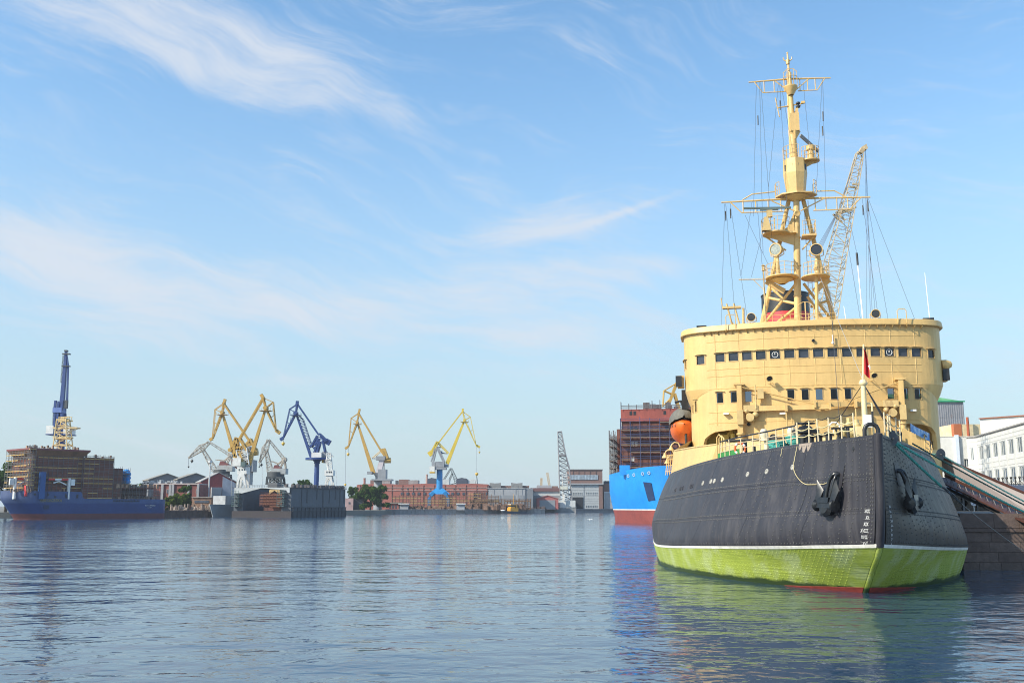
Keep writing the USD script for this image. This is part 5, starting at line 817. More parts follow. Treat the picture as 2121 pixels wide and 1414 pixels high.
class Crane:
    """A level-luffing crane; its points are (px, py) sighted at depth Y and stand there as real steel of real size."""
    def __init__(s, label, Y, foot, group='cranes along the far bank', name='harbour_crane'):
        s.Y = Y; f = at(*foot, Y); s.t = thing(name, label, 'crane', f, group=group)
    def P(s, p, dy=0.0): q = at(p[0], p[1], s.Y); return q + [0, dy, 0]
    def bars(s, name, segs, mat, w=1.0, dys=(0,), w2=None):
        for dy in dys:
            b = MB()
            for a, c in segs: b.bar(s.P(a, dy), s.P(c, dy), w, w, w2, w2)
            part(s.t, name, b, mat)
    def rods(s, name, segs, mat, r=.2, dys=(0,)):
        for dy in dys:
            b = MB()
            for a, c in segs: b.rod(s.P(a, dy), s.P(c, dy), r, n=6)
            part(s.t, name, b, mat)
    def box(s, name, x0, y0, x1, y1, mat, d=6.0, dy=0.0):
        b = MB(); p, q = at(x0, y0, s.Y), at(x1, y1, s.Y); b.lo((p[0], s.Y + dy - d / 2, q[2]), (q[0], s.Y + dy + d / 2, p[2])); part(s.t, name, b, mat)
    def poly(s, name, pts, mat, d=2.0, dy=0.0):
        b = MB(); q = [s.P(p) for p in pts]; o = q[0]; p2 = Polygon([((v - o)[0], (v - o)[2]) for v in q]); b.slab(p2, o + [0, dy + d / 2, 0], (1, 0, 0), (0, 0, 1), d); part(s.t, name, b, mat)
    def lattice(s, name, a, c, mat, w, w2, n, r=.14): b = MB(); b.lattice(s.P(a), s.P(c), w, w2, n, r, r * .65, up=(0, 1, 0)); part(s.t, name, b, mat)
    def hook(s, tip, hook, r=.7, mat=None):
        b = MB(); b.rod(s.P(tip, -.3), s.P(hook, -.3), .07, n=4); b.rod(s.P(tip, .4), s.P(hook, .4), .07, n=4); part(s.t, 'hoist_rope', b, rope_f); b = MB(); b.lathe([(0, r * .9), (r * .8, r * .5), (r, 0), (r * .6, -r * .8), (r * .15, -r * 1.2), (0, -r * 1.8)], s.P(hook), 8); part(s.t, 'hook', b, mat or hook_y)
    def head(s, T, pin, K, A, N, tip, mat, w=.42):
        s.bars('fore_jib', [(pin, K), (K, N)], mat, w * 1.7, (-1.2, 1.2), w); s.bars('fore_jib_strut', [(pin, A), (A, N), (A, K)], mat, w * .75, (-.9, .9)); b = MB()
        for k in range(5): u = np.array(pin) * (1 - k / 5) + np.array(N) * k / 5; v = np.array(pin) * (1 - (k + .8) / 5) + np.array(N) * (k + .8) / 5; b.rod(s.P(u, -1.1), s.P(v, 1.1), .12, n=4)
        mid = lambda a, c, t: tuple(np.array(a) * (1 - t) + np.array(c) * t); b.rod(s.P(mid(A, N, .45)), s.P(mid(K, N, .45)), .15, n=5); part(s.t, 'bracing', b, mat)
        s.bars('jib_tip', [(N, tip)], mat, 1.4); s.bars('jib_tail', [(pin, T)], mat, 1.3); b = MB(); b.rod(s.P(K, -2), s.P(K, 2), .85, n=10); part(s.t, 'pivot', b, mat, smooth=40); b = MB(); b.rod(s.P(pin, -1.5), s.P(pin, 1.5), .6, n=10); part(s.t, 'pivot', b, mat, smooth=40)
        b = MB(); q = s.P(K); b.box(q + [0, 0, -1.2], (5, 4.5, .18)); [b.rod(q + [dx, dy, -1.2], q + [dx, dy, .1], .07, n=4) for dx in (-2.4, 2.4) for dy in (-2, 2)]; part(s.t, 'jib_platform', b, mat)
    def jib(s, K, F, mat, w, w2): s.bars('main_jib', [(K, F)], mat, w, (0,), w2)

# yellow crane whose jib points left, behind the dock
c = Crane('ochre level-luffing crane with its jib hanging left, crossing another ochre crane', 505, (512, 1000)); c.head((466.5, 826), (464, 835), (460.6, 854), (445.8, 848), (440.5, 907.6), (434.5, 911), yel_d); c.jib((460.8, 856), (486, 940), yel_d, 1.0, 1.9); c.bars('luffing_rod', [((464.5, 836.5), (521.5, 920))], yel_d, .75, (-1, 1)); c.bars('counterweight_arm', [((519, 908), (531, 934)), ((521, 920), (500, 925)), ((503, 928), (519, 911))], yel_d, .9, (-1.5, 1.5)); c.rods('counterweight', [((524, 936.5), (534, 935))], yel_d, 2.0); c.poly('tower', [(505, 960), (514, 935), (524, 935), (519, 975), (505, 975)], grey_c, 5); c.box('winch_house', 505, 925, 520, 932, grey_c, 7); c.box('machine_house', 516, 952, 525.5, 976.5, grey_c, 8, 2); c.box('column', 508, 975, 520, 1004, grey_c, 6)
# yellow crane whose jib points right, standing on the dock
c = Crane('ochre level-luffing crane on white arched legs with its box jib raised to the right', 428, (503, 1009)); c.head((540.8, 816.5), (545.3, 824), (550.6, 845), (566, 832.6), (571.7, 890.6), (580, 897), yel_d); c.jib((550.2, 846), (515, 962.8), yel_d, .85, 1.75); c.bars('luffing_rod', [((545, 825), (491.5, 917))], yel_d, .7, (-.9, .9)); c.bars('counterweight_arm', [((490.5, 905.5), (479, 931)), ((490, 908), (493, 923)), ((497, 908), (514, 935)), ((493, 920), (482, 930))], yel_d, .9, (-1.3, 1.3)); b = MB(); b.rod(c.P((478.5, 932), -2.2), c.P((478.5, 932), 2.2), .85, n=14); part(c.t, 'counterweight', b, yel_d, smooth=40)
c.bars('tower_leg', [((487, 922), (488, 950)), ((494, 925), (506, 958)), ((488, 945), (500, 925))], yel_d, .9, (-1.8, 1.8)); c.lattice('machinery_frame', (503, 930), (509, 966), white_c, 4.5, 4, 5, .25); c.box('machine_house', 486, 948.5, 502, 965.5, white_c, 6); c.box('cab', 504, 957, 512, 966.5, M('cab_green', (.10, .14, .13), .4), 4, -2); c.box('slewing_house', 495, 967, 514, 981.5, white_c, 5.5); c.bars('walkway', [((480, 953), (490, 954)), ((484, 963), (497, 975)), ((484, 950), (484, 963))], maroon, .5)
for x in (499, 505, 510): c.box('window', x - 1, 971, x + 1, 974, black, 5.7)
def arched_legs(c, x0, x1, y0, y1, mat, dys):
    for dy in dys:
        b = MB(); w = x1 - x0; out = [(x0 - w * .02, y1), (x0 + w * .08, y0 + (y1 - y0) * .45), (x0 + w * .2, y0), (x1 - w * .2, y0), (x1 - w * .08, y0 + (y1 - y0) * .45), (x1 + w * .02, y1), (x1 - w * .2, y1), (x1 - w * .27, y0 + (y1 - y0) * .5), (x0 + w * .5, y0 + (y1 - y0) * .22), (x0 + w * .27, y0 + (y1 - y0) * .5), (x0 + w * .2, y1)]
        c.poly('portal_leg', out, mat, .9, dy)
arched_legs(c, 493, 513, 981, 1009.5, white_c, (-2.4, 2.4))
# small lattice cranes
def lattice_crane(label, Y, foot, top, kn, A, tip, jf, rod_e, house, roof, port, legs_y, hooks):
    c = Crane(label, Y, foot); c.lattice('fore_jib', top, kn, lat_m, 1.4, 2.2, 4); c.lattice('fore_jib', kn, tip, lat_m, 2.2, .7, 8); c.rods('fore_jib_strut', [(top, A), (A, tip), (A, kn)], lat_m, .16, (-.9, .9)); c.lattice('main_jib', kn, jf, lat_m, 1.3, 2.6, 9); c.lattice('luffing_rod', top, rod_e, lat_m, .9, 1.3, 9, .11)
    b = MB(); b.rod(c.P(rod_e, -1.4), c.P(rod_e, 1.4), 1.2, n=10); part(c.t, 'counterweight', b, lat_m); hx0, hy0, hx1, hy1 = house; c.rods('mast_frame', [(rod_e, ((hx0 + hx1) / 2, hy0)), (rod_e, (hx1 - 2, hy0)), (((hx0 + hx1) / 2 - 3, hy0 - 10), (hx0 + 4, hy0)), (((hx0 + hx1) / 2 - 3, hy0 - 10), rod_e), (((hx0 + hx1) / 2 - 3, hy0 - 10), (jf[0] + 3, jf[1] - 22))], lat_m, .3, (-1.3, 1.3))
    c.box('machine_house', hx0, hy0, hx1, hy1, M('house_pale', (.33, .34, .34), .6, .2, .4, rust=.35), 6); rx0, ry, rx1 = roof; c.poly('house_roof', [(rx0, hy0), (rx0 + 3, ry), (rx0 + 8, ry), (rx1, hy0)], maroon, 5)
    px0, px1, py = port; b = MB(); q = c.P(((px0 + px1) / 2, py - 3)); b.rod(q - [0, 0, 1.5], q + [0, 0, 1.6], 4.2, n=18); part(c.t, 'turntable', b, dk_c, smooth=30); c.box('portal_beam', px0, py, px1, py + 4.5, dk_c, 8); m = (px0 + px1) / 2
    for x in (px0 + 1.5, px1 - 1.5): c.bars('portal_leg', [((x, py + 3), (x + (1.5 if x > m else -1.5), legs_y))], dk_c, 1.0, (-3.4, 3.4))
    c.rods('portal_brace', [((m, py + 5), (px0 - 1, legs_y - 1)), ((m, py + 5), (px1 + 1, legs_y - 1)), ((px0 + 6, py + 5), (px1 - 5, legs_y)), ((px1 - 6, py + 5), (px0 + 5, legs_y))], dk_c, .3, (-3.4, 3.4))
    for t_, h_, r in hooks: c.hook(t_, h_, r, black)
lattice_crane('small rust-streaked lattice crane with its jib stretched left, over the dark red shed', 525, (459, 1004), (433.5, 915.4), (419, 929), (413, 922), (390.6, 948), (445, 974), (477.6, 943), (453.5, 963.5, 484, 976), (456, 955, 478), (442, 476, 982), 1004, (((397.5, 946), (397.6, 954), .8), ((390.8, 948), (390.6, 966), .5)))
lattice_crane('small lattice crane with its jib folded down, between the ochre and the blue crane', 495, (571, 1004), (556.5, 910), (551, 930), (543.4, 927), (537, 957.8), (560, 977), (589.3, 951.4), (565.3, 970, 594, 981.5), (568, 963, 584), (555.5, 586.5, 987), 1004, (((541.5, 951), (541.3, 962), .7), ((537.2, 957), (537, 966), .4)))
# the deep blue crane
c = Crane('deep blue crane on a round column behind the floating dock', 485, (657, 1008)); c.head((616.2, 830), (615.5, 837), (613.2, 855), (600.3, 847), (586.9, 906.3), (580.5, 910.5), blue_d); c.jib((613.4, 856), (645.5, 949), blue_d, .9, 1.35); c.bars('luffing_rod', [((616.4, 837), (660.4, 900.6))], blue_d, .6, (-1, 1)); c.lattice('secondary_jib', (627.9, 868), (646.8, 925), blue_d, .5, .5, 8, .1)
b = MB()
for k in range(10): u0, u1 = k / 10, (k + 1) / 10; A = lambda t: c.P((616 + (640.5 - 616) * t, 862 + (932 - 862) * t)); B_ = lambda t: c.P((627.9 + 18.9 * t, 868 + 57 * t)); b.rod(A(u0), B_(u0), .13, n=4); b.rod(A(u1), B_(u0), .13, n=4)
b.rod(c.P((616, 857)), c.P((627.9, 868)), .25, n=5); part(c.t, 'bracing', b, blue_d)
c.bars('counterweight_arm', [((662, 898), (678, 913)), ((663.5, 904), (676, 915))], blue_d, .9, (-1.3, 1.3)); c.bars('counterweight', [((675, 912.5), (683.5, 917.5))], blue_d, 2.6); c.bars('tower_leg', [((651, 939), (661, 913)), ((657, 939), (664, 914)), ((645, 926), (658, 902)), ((652, 922), (662, 908)), ((674, 936), (669, 912))], blue_d, .75, (-1.8, 1.8)); c.bars('beam', [((641, 925), (650, 920)), ((650, 929), (663, 921))], blue_d, .8, (-1.5, 1.5)); c.box('machine_house', 648.5, 937.5, 668.5, 948, white_c, 6, -1); c.box('rear_cab', 668, 935, 676, 957.5, grey_c, 5, 1); c.box('ballast', 668.5, 953, 671.5, 958, hook_y, 5, .8)
b = MB(); q = c.P((656.8, 950)); zt = lambda y: at(657, y, 485)[2]; b.lathe([(3.0, zt(952)), (5.6, zt(952)), (5.6, zt(948)), (0, zt(948))], (q[0], 485, 0), 24); part(c.t, 'turntable', b, blue_d, smooth=30); b = MB(); b.lathe([(1.25, 2), (1.15, zt(960)), (1.45, zt(959)), (1.45, zt(957.5)), (1.2, zt(957)), (2.6, zt(951))], (q[0], 485, 0), 24); part(c.t, 'column', b, blue_d, smooth=30); c.box('turntable_wing', 643, 947.5, 650, 951, blue_d, 3); c.hook((586.5, 908), (586.6, 918), .9)
# small white crane on the dock
c = Crane('small white crane on arched legs at the right end of the floating dock', 452, (683, 1009)); arched_legs(c, 674, 691.5, 985, 1010, white_c, (-1.8, 1.8)); c.box('machine_house', 674.3, 973.5, 691.8, 985, white_c, 5); c.lattice('tower', (684.5, 973), (681, 938), white_c, 1.7, 1.8, 6, .16); c.rods('head', [((680, 938), (690, 945)), ((680, 937), (690, 945)), ((678, 940), (676, 955)), ((676, 955), (680, 973))], white_c, .25, (-.6, .6)); c.box('platform', 680, 950.5, 687, 951.5, white_c, 3)
for x in (678, 683, 687): c.box('window', x, 976, x + 2.2, 979, black, 5.2)
# yellow crane over the trees
c = Crane('ochre crane with a slanted grey mast standing above the riverside trees', 645, (778, 1004)); c.head((745.4, 846.5), (743, 855.4), (740.4, 874.5), (727.2, 866), (722, 924), (714.9, 929), yel_d, .52); c.jib((740.8, 876), (774, 981), yel_d, 1.2, 2.7); c.bars('luffing_rod', [((743.6, 857), (793.4, 940))], yel_d, .95, (-1.2, 1.2)); c.bars('counterweight_arm', [((792, 929), (796.5, 944)), ((796, 928.5), (803.5, 949))], yel_d, 1.3, (-1.6, 1.6)); c.rods('brace', [((770.5, 948), (788, 933)), ((772, 950), (789.5, 935))], yel_d, .25); c.rods('counterweight', [((797, 953.5), (809.5, 953))], yel_d, 1.9)
c.poly('mast', [(779, 979), (786, 953), (796, 953), (790, 979)], M('mast_mauve', (.50, .45, .47), .5), 3.5); c.box('winch_house', 780, 944.5, 798, 953, grey_c, 5); c.bars('walkway', [((771, 949), (782, 950))], grey_c, .6); c.box('machine_house', 784.5, 972, 800.5, 993, grey_c, 9); c.box('cab', 762.5, 976.5, 772.5, 982, grey_c, 4, -3); c.bars('post', [((795.5, 955), (795.5, 973))], maroon, .5); b = MB(); q = c.P((779, 950)); zt = lambda y: at(779, y, 645)[2]; b.lathe([(2.6, 2), (2.6, zt(996)), (1.7, zt(990)), (2.0, zt(985)), (3.6, zt(979)), (0, zt(979))], (q[0] + 1.5, 645, 0), 20); part(c.t, 'column', b, grey_c, smooth=30); c.box('base_platform', 772, 992, 813, 995, grey_c, 12); c.hook((715.3, 929), (715.2, 1003), .8); c.hook((721, 928), (721, 940), 1.0)
# yellow crane on the bright blue column
c = Crane('bright yellow crane on a sky blue column in the middle of the far bank', 640, (911, 1028)); c.head((958.6, 846), (958.4, 852), (962.3, 869.8), (974.4, 863.3), (986.3, 921.9), (994, 926), yel_b, .52); c.jib((961.8, 871), (926, 960), yel_b, 1.2, 2.4); c.bars('luffing_rod', [((957.9, 852), (905, 921))], yel_b, .6, (-.9, .9)); c.bars('counterweight_arm', [((905.5, 914), (893, 937)), ((907, 916), (896, 939))], yel_b, 1.1, (-1.4, 1.4)); c.bars('counterweight', [((895.5, 936), (888, 941.5))], yel_b, 3.0); c.rods('brace', [((906.6, 914), (929.3, 937.3)), ((906, 917), (928, 939.5))], yel_b, .35, (-.8, .8)); c.bars('tower_leg', [((904, 926), (918, 956)), ((907.5, 926), (921, 956)), ((901, 928), (893.5, 956)), ((904, 930), (897.5, 958))], grey_c, .75, (-1.6, 1.6)); c.bars('walkway', [((909, 937), (926, 939)), ((903, 926), (914, 926))], grey_c, .7); c.box('winch', 911.5, 934, 916, 940, M('winch_blue', (.04, .09, .2), .5), 3); c.box('machine_house', 903, 956, 920.5, 967.5, grey_c, 8); c.box('rear_house', 895, 957, 902, 968, grey_c, 6); c.box('turntable', 902, 968, 925, 972, grey_c, 9); c.box('cab', 891, 966, 901.5, 977, white_c, 6, -2); c.box('cab_floor', 891, 977, 901.5, 979.8, hook_y, 6, -2); c.box('jib_seat', 921, 961, 929, 967, grey_c, 5)
b = MB(); q = c.P((911, 950)); zt = lambda y: at(911, y, 640)[2]; b.lathe([(2.0, zt(1017)), (1.85, zt(976)), (1.9, zt(972)), (0, zt(972))], (q[0], 640, 0), 24); part(c.t, 'column', b, sky_b, smooth=30); b = MB(); b.box((q[0], 640, (zt(1023) + zt(1011)) / 2), (13.5, 8, zt(1011) - zt(1023)), taper=.36); part(c.t, 'pedestal', b, sky_b)
for x0, x1 in ((899, 889), (921, 929)): c.bars('portal_leg', [((x0, 1019), (x1, 1032)), ((x1, 1032), (x1 + (1 if x1 > 910 else -1), 1055))], sky_b, 2.0, (-3.5, 3.5), 1.3)
c.hook((987.4, 924), (987.4, 981), 1.1); c.rods('sling', [((987.4, 984), (985, 1002)), ((987.4, 984), (989.8, 1002))], black, .12); c.hook((993, 927), (993, 936), .6)
c = Crane('thin dark lattice crane behind the red workshops', 900, (930, 1004)); c.lattice('jib', (934.2, 969), (919, 994), dk_c, 1.2, 1.2, 7, .18); c.lattice('jib', (937, 979), (929, 999), dk_c, 1.0, 1.6, 6, .18); c.lattice('fore_jib', (934.2, 969), (946.5, 999), dk_c, 1.5, 3.4, 7, .18); c.rods('mast_frame', [((946.5, 999), (930, 1004)), ((929, 999), (930, 1004)), ((919, 994), (930, 1004))], dk_c, .4)
# floating crane
c = Crane('tall grey lattice boom of a floating crane moored before the big hangar', 718, (1160, 1060), group=None, name='floating_crane')
b = MB(); fl_m = M('lattice_grey', (.20, .20, .21), .6, .25, .5, rust=.25); L0, L1, R0, R1, R2, R3 = (1155.2, 894), (1160, 1034), (1163, 894), (1170.3, 937), (1179, 969), (1184, 1036)
for dy in (-4.5, 4.5):
    for seg in ((L0, L1), (R0, R1), (R1, R2), (R2, R3), (L0, R0)): b.rod(c.P(seg[0], dy * (.35 if seg[0][1] < 900 else .75)), c.P(seg[1], dy), .32, n=5)
    ly = np.linspace(894, 1034, 15); lx = lambda y: 1155.2 + 4.8 * (y - 894) / 140; rx = lambda y: float(np.interp(y, [894, 937, 969, 1036], [1163, 1170.3, 1179, 1184]))
    for k in range(14): f = .35 + .65 * k / 14; b.rod(c.P((lx(ly[k]), ly[k]), dy * f), c.P((rx(ly[k + 1]), ly[k + 1]), dy * f), .16, n=4); b.rod(c.P((rx(ly[k]), ly[k]), dy * f), c.P((lx(ly[k + 1]), ly[k + 1]), dy * f), .16, n=4); b.rod(c.P((lx(ly[k + 1]), ly[k + 1]), dy * f), c.P((rx(ly[k + 1]), ly[k + 1]), dy * f), .18, n=4)
for k in range(15): y = 894 + 10 * k; f = .35 + .65 * k / 14; [b.rod(c.P((x(y), y), -4.5 * f), c.P((x(min(y + 5, 1034)), min(y + 5, 1034)), 4.5 * f), .15, n=4) for x in (lx, rx)]
part(c.t, 'boom', b, fl_m); c.lattice('inner_mast', (1170, 980), (1172, 1036), white_c, 3, 4, 8, .2); c.box('boom_platform', 1157, 940.5, 1170.5, 944.5, fl_m, 8); c.box('cab', 1160.5, 1007, 1174.5, 1013.5, M('cab_cream', (.52, .52, .44), .5), 6, -4); c.box('engine_house', 1151, 1036, 1191, 1050, M('barge_white', (.5, .51, .5), .5, .15, .3), 10); c.box('pontoon', 1124, 1051.5, 1192, 1061.5, M('barge_grey', (.22, .24, .25), .6, .2, .3, rust=.2), 16); c.box('deckhouse', 1158, 1040, 1171, 1052, white_c, 4, -6); c.rods('stay', [((1184, 1036), (1193, 1050)), ((1160, 1030), (1150, 1045))], fl_m, .3, (-4, 4)); c.box('cable_drum', 1166, 1024, 1169, 1036, white_c, 4, -5)
# yard crane showing between the two icebreakers
c = Crane('cream portal crane head above the scaffolded icebreaker', 420, (1392, 850)); c.bars('jib', [((1402, 792), (1379, 853)), ((1397, 815), (1408, 853))], yel_d, 1.0, (-1, 1)); c.rods('strut', [((1402, 793), (1375, 809)), ((1375, 809), (1373, 841)), ((1375, 809), (1396, 818)), ((1373, 841), (1397, 815)), ((1380, 850), (1401, 800))], yel_d, .28, (-.8, .8)); c.bars('jib_tip', [((1401, 795), (1406, 789))], yel_d, 1.2)
# lattice boom of the ship crane behind the mast
c = Crane('long pale lattice crane boom rising behind the mast of the icebreaker', 132, (1712, 680)); c.lattice('boom', (1705, 690), (1730, 540), yel_t := M('boom_cream', (.46, .36, .22), .6, .15, rust=.3), 2.5, 2.3, 9, .07); c.lattice('boom', (1730, 540), (1781, 318), yel_t, 2.3, .9, 15, .065); c.poly('boom_head', [(1777, 318), (1783, 306), (1793, 300), (1794, 304), (1787, 318)], yel_t, .8); b = MB(); b.rod(c.P((1791, 309), -.6), c.P((1791, 309), .6), .25, n=12); part(c.t, 'sheave', b, yel_t); [c.bars('boom_frame', [s_], yel_t, .22, (-.6, .6)) for s_ in (((1728, 441), (1748, 459)), ((1762, 384), (1777, 386)), ((1730, 443), (1770, 432)))]
b = MB()
for k in range(5): b.rod(c.P((1738 + k, 432), k * .2), c.P((1688 + k * 1.6, 520 + k * 4), k * .2), .025, n=4)
for k in range(3): b.rod(c.P((1778 - k * 3, 318 + k * 6)), c.P((1738, 432 - k * 3)), .02, n=4)
for x in (1787, 1795, 1799): b.rod(c.P((1793, 309)), c.P((x + 8, 660)), .022, n=4)
part(c.t, 'luffing_rope', b, wire_m); b = MB(); b.rod(c.P((1705, 690)), c.P((1705, 780)), 1.6, n=12); part(c.t, 'pedestal', b, yel_t)
# ---------------------------------------------------------------- ships on the far side
def far_hull(th_, fr, L, B, bands, rake, full=.25, stern=.85, nz=5, flare=.12, name='hull'):
    """bands: (name, z_low(s), z_high(s), material); fr: frame with y running aft from the stem."""
    s = np.r_[0, .004, .012, np.linspace(.02, 1, 50)]
    for nm, zl, zh, mat in bands:
        b = MB(fr)
        for sd in (-1, 1):
            P = []
            for u in s:
                row = []
                for w in np.linspace(0, 1, nz):
                    z = zl(u * L) * (1 - w) + zh(u * L) * w; x0 = rake(z); hb = B / 2 * min(1, (u / full)) ** .55 * (1 - .35 * max(0, u - stern) / (1 - stern)); hb *= 1 - flare * max(0, 1 - z / 8) * max(0, 1 - u / (full * 1.6)) * 2
                    row.append((sd * hb, x0 + u * (L - x0), z))
                P.append(row)
            b.grid(np.array(P), flip=sd > 0)
            if sd > 0: e = np.array(P[-1]); e2 = e * [-1, 1, 1]; b.grid(np.stack([e, e2]), flip=False)
        part(th_, nm, b, mat, smooth=50)
    return th_
def frame_at(p0, p1): d = np.array(p1)[:2] - np.array(p0)[:2]; return Fr((*p0[:2],), math.degrees(math.atan2(d[0], d[1]))), np.linalg.norm(d)
# scaffolded blue icebreaker behind the cream one
O2 = at(1387, 1083, 262); F2 = Fr(O2[:2], 10.5); blue_b = M('hull_bright_blue', (.010, .225, .62), .45, .12, .25, streak=.12); red_b = M('hull_red', (.24, .055, .045), .55, .15, .3, streak=.3)
mb_ = thing('scaffolded_icebreaker', 'bright blue icebreaker with a rust red scaffolded superstructure, moored behind the cream one', 'ship', (*O2[:2], 0)); top2 = lambda s: 14.9 - .055 * min(s, 30)
far_hull(mb_, F2, 130, 35, [('boot_topping', lambda s: -1, lambda s: 3.55, red_b), ('hull', lambda s: 3.75, top2, blue_b)], lambda z: -z * .25, .2); far_hull(mb_, F2, 130, 35.1, [('white_line', lambda s: 3.55, lambda s: 3.78, white_p)], lambda z: -z * .25, .2, nz=2); b = MB(F2); b.prism([(-.5, 0), (-6, 5), (-12.5, 14), (-16.4, 30), (-16.4, 120), (16.4, 120), (16.4, 30), (12.5, 14), (6, 5), (.5, 0)], 12.9, 13.1); part(mb_, 'deck', b, rust_m)
# anchor pocket, fairleads
def on2(u, z): hb = 17.5 * min(1, u / .2) ** .55; hb *= 1 - .12 * max(0, 1 - z / 8) * max(0, 1 - u / .32) * 2; return np.array([-hb, -z * .25 + u * (130 + z * .25), z])
b = MB(F2); Q = [on2(.016, 10.6), on2(.034, 10.9), on2(.026, 5.9), on2(.012, 6.2)]; b.add([q + [-.12, -.12, 0] for q in Q], [[0, 1, 2], [0, 2, 3]]); part(mb_, 'anchor_recess', b, M('recess_blue', (.01, .03, .09), .6))
for u in (.02, .035, .062, .085): b = MB(F2); p = on2(u, top2(u * 130) - 1.6); b.lathe([(.25, .1), (.42, .12), (.46, 0)], p + [-.05, -.1, 0], 12, unit((-.5, -1, 0))); part(mb_, 'fairlead', b, M('fairlead_grey', (.32, .36, .42), .5), smooth=40)
for k in range(3): b = MB(F2); p = on2(.13 + .0 * k, 13); b.lo((-17.4, 30 + k * 4, 9), (-17.2, 31.5 + k * 4, 11)); part(mb_, 'side_port', b, dk_c)
b = MB(F2); b.lo((-13.4, 9, 13), (-10.6, 10.5, 15.6)); part(mb_, 'bulwark_box', b, blue_b)
for k, (z0, z1, x0, dy) in enumerate(((13, 21, -13.6, 0), (21, 28.5, -13.6, 0), (28.5, 32, -13.7, -.6))): b = MB(F2); b.lo((x0, 22 + dy, z0), (14.5, 50, z1)); sup = part(mb_, 'superstructure', b, M('rust_bright', (.26, .06, .045), .75, .2, .3, streak=.25) if k == 2 else rust_m)
b = MB(F2); b.lo((-15.6, 30, 13), (-13.5, 48, 27)); part(mb_, 'side_house', b, rust_m)
for z, xs in ((30.3, (-11.2, -10.1, -1.6, 2.0, 3.2, 9)), (26.0, (-11, -9.9, -1.2, .2)), (21.6, (-10.9, -9.9, -1.2, -.1)), (17.2, (-10.9, -1, 3.2)), (13.9, (-11, -10, -6, -5))):
    for x in xs: b = MB(F2); yy = 21.35 if z > 28.5 else 21.96; b.lo((x, yy, z), (x + .75, yy + .2, z + 1.1)); part(mb_, 'window', b, white_c if (z == 21.6 and x != -1.2) or (z == 17.2 and x < -5) else black)
def scaffold(th_, F, x0, x1, y0, y1, z0, z1, dx=2.4, dz=2.2, mat=pole_m, plank=scaf, pl=(1, 1), deep=1.2, pr=.085, pt=.28):
    """Poles and planked lifts before a face from (x0,y0) to (x1,y1)."""
    b = MB(F); n = max(2, int(math.hypot(x1 - x0, y1 - y0) / dx)); lv = np.arange(z0, z1 + .1, dz); nx, ny = unit((y1 - y0, x0 - x1)); r = np.random.default_rng(int(abs(x0 * 7 + z0 * 3)))
    for k in range(n + 1):
        t = k / n; x, y = x0 + (x1 - x0) * t, y0 + (y1 - y0) * t; e = r.uniform(.2, 1.6); b.rod((x, y, z0), (x, y, z1 + e), pr, n=4); b.rod((x + nx * deep, y + ny * deep, z0), (x + nx * deep, y + ny * deep, z1 + e), pr, n=4)
    for z in lv:
        for o in (0, deep):
            for dzz in (.5, 1.0): b.rod((x0 + nx * o, y0 + ny * o, z + dzz), (x1 + nx * o, y1 + ny * o, z + dzz), pr * .65, n=4)
    part(th_, 'scaffold_poles', b, mat, kind='stuff')
    for z in lv:
        k = 0
        while k < n:
            m = int(r.integers(1, 5)); k2 = min(n, k + m)
            if r.random() < pl[0] * .75: b = MB(F); t0, t1 = k / n, k2 / n; b.bar((x0 + (x1 - x0) * t0 + nx * deep / 2, y0 + (y1 - y0) * t0 + ny * deep / 2, z), (x0 + (x1 - x0) * t1 + nx * deep / 2, y0 + (y1 - y0) * t1 + ny * deep / 2, z), deep, pt); part(th_, 'scaffold_deck', b, plank)
            k = k2
pl_d = M('plank_dark', (.13, .10, .08), .8, .3)
scaffold(mb_, F2, -13.8, 14, 21.6, 21.6, 13.4, 28.2, 2.6, 2.1, M('pole_blue', (.06, .07, .14), .6), pl_d); scaffold(mb_, F2, -16.2, -16.2, 46, 24, 13.2, 25, 2.4, 2.1, pole_m, pl_d); scaffold(mb_, F2, -13.6, 13, 22, 22, 32, 33, 2.2, 2.2, pole_m, pl_d, (0, 0))
b = MB(F2)
r4 = np.random.default_rng(11)
for k in range(16): x = r4.uniform(-8, 12); b.lo((x, 24, 32), (x + r4.uniform(.8, 2.4), 26, 32 + r4.uniform(.8, 2.2)))
part(mb_, 'roof_gear', b, M('gear_dark', (.09, .08, .085), .7, .3, rust=.3), kind='stuff')
# the long blue ship at left
F3, L3 = frame_at(at(31, 1075, 352), at(341, 1072, 396)); S3 = thing('unfinished_ship', 'unfinished dark blue ship with a rust brown scaffolded superstructure at the left bank', 'ship', (*at(31, 1075, 352)[:2], 0)); blue3 = M('hull_navy_blue', (.009, .028, .115), .45, .15, .2, streak=.15); blue3b = M('hull_lit_blue', (.035, .062, .155), .55, .15, .2, streak=.25); red3 = M('hull_dull_red', (.10, .028, .03), .6, .2, .2, streak=.3)  # second blue is the lit part of the hull, put into the colour
tops = lambda s: np.interp(s, [0, 22, 22.4, 58, 62, 90], [9.8, 9.6, 7.2, 7.1, 7.5, 7.5]); zr = lambda s: 1.95
far_hull(S3, F3, 53.6, 19, [('boot_topping', lambda s: -1, zr, red3), ('hull', zr, lambda s: min(5.6, tops(s)), blue3), ('bulwark', lambda s: 5.6, tops, blue3b)], lambda z: -.75 * max(z, 0) if z < 7 else -5.25, .12, .95, flare=.06)
sgn = 1 if F3(np.array((1., 0, 0)))[1] < F3(np.array((-1., 0, 0)))[1] else -1
FX = lambda s, z, off=0.0: np.array([sgn * (9.5 + off), s, z])
F3h = F3; F3 = lambda v: F3h(np.asarray(v, float) * [1, .905, 1] + [0, -2.0, 0])      # the upper works stand a little forward
def box3(b, s0, s1, w0, w1, z0, z1): return b.lo((sgn * w0, s0, z0), (sgn * w1, s1, z1))
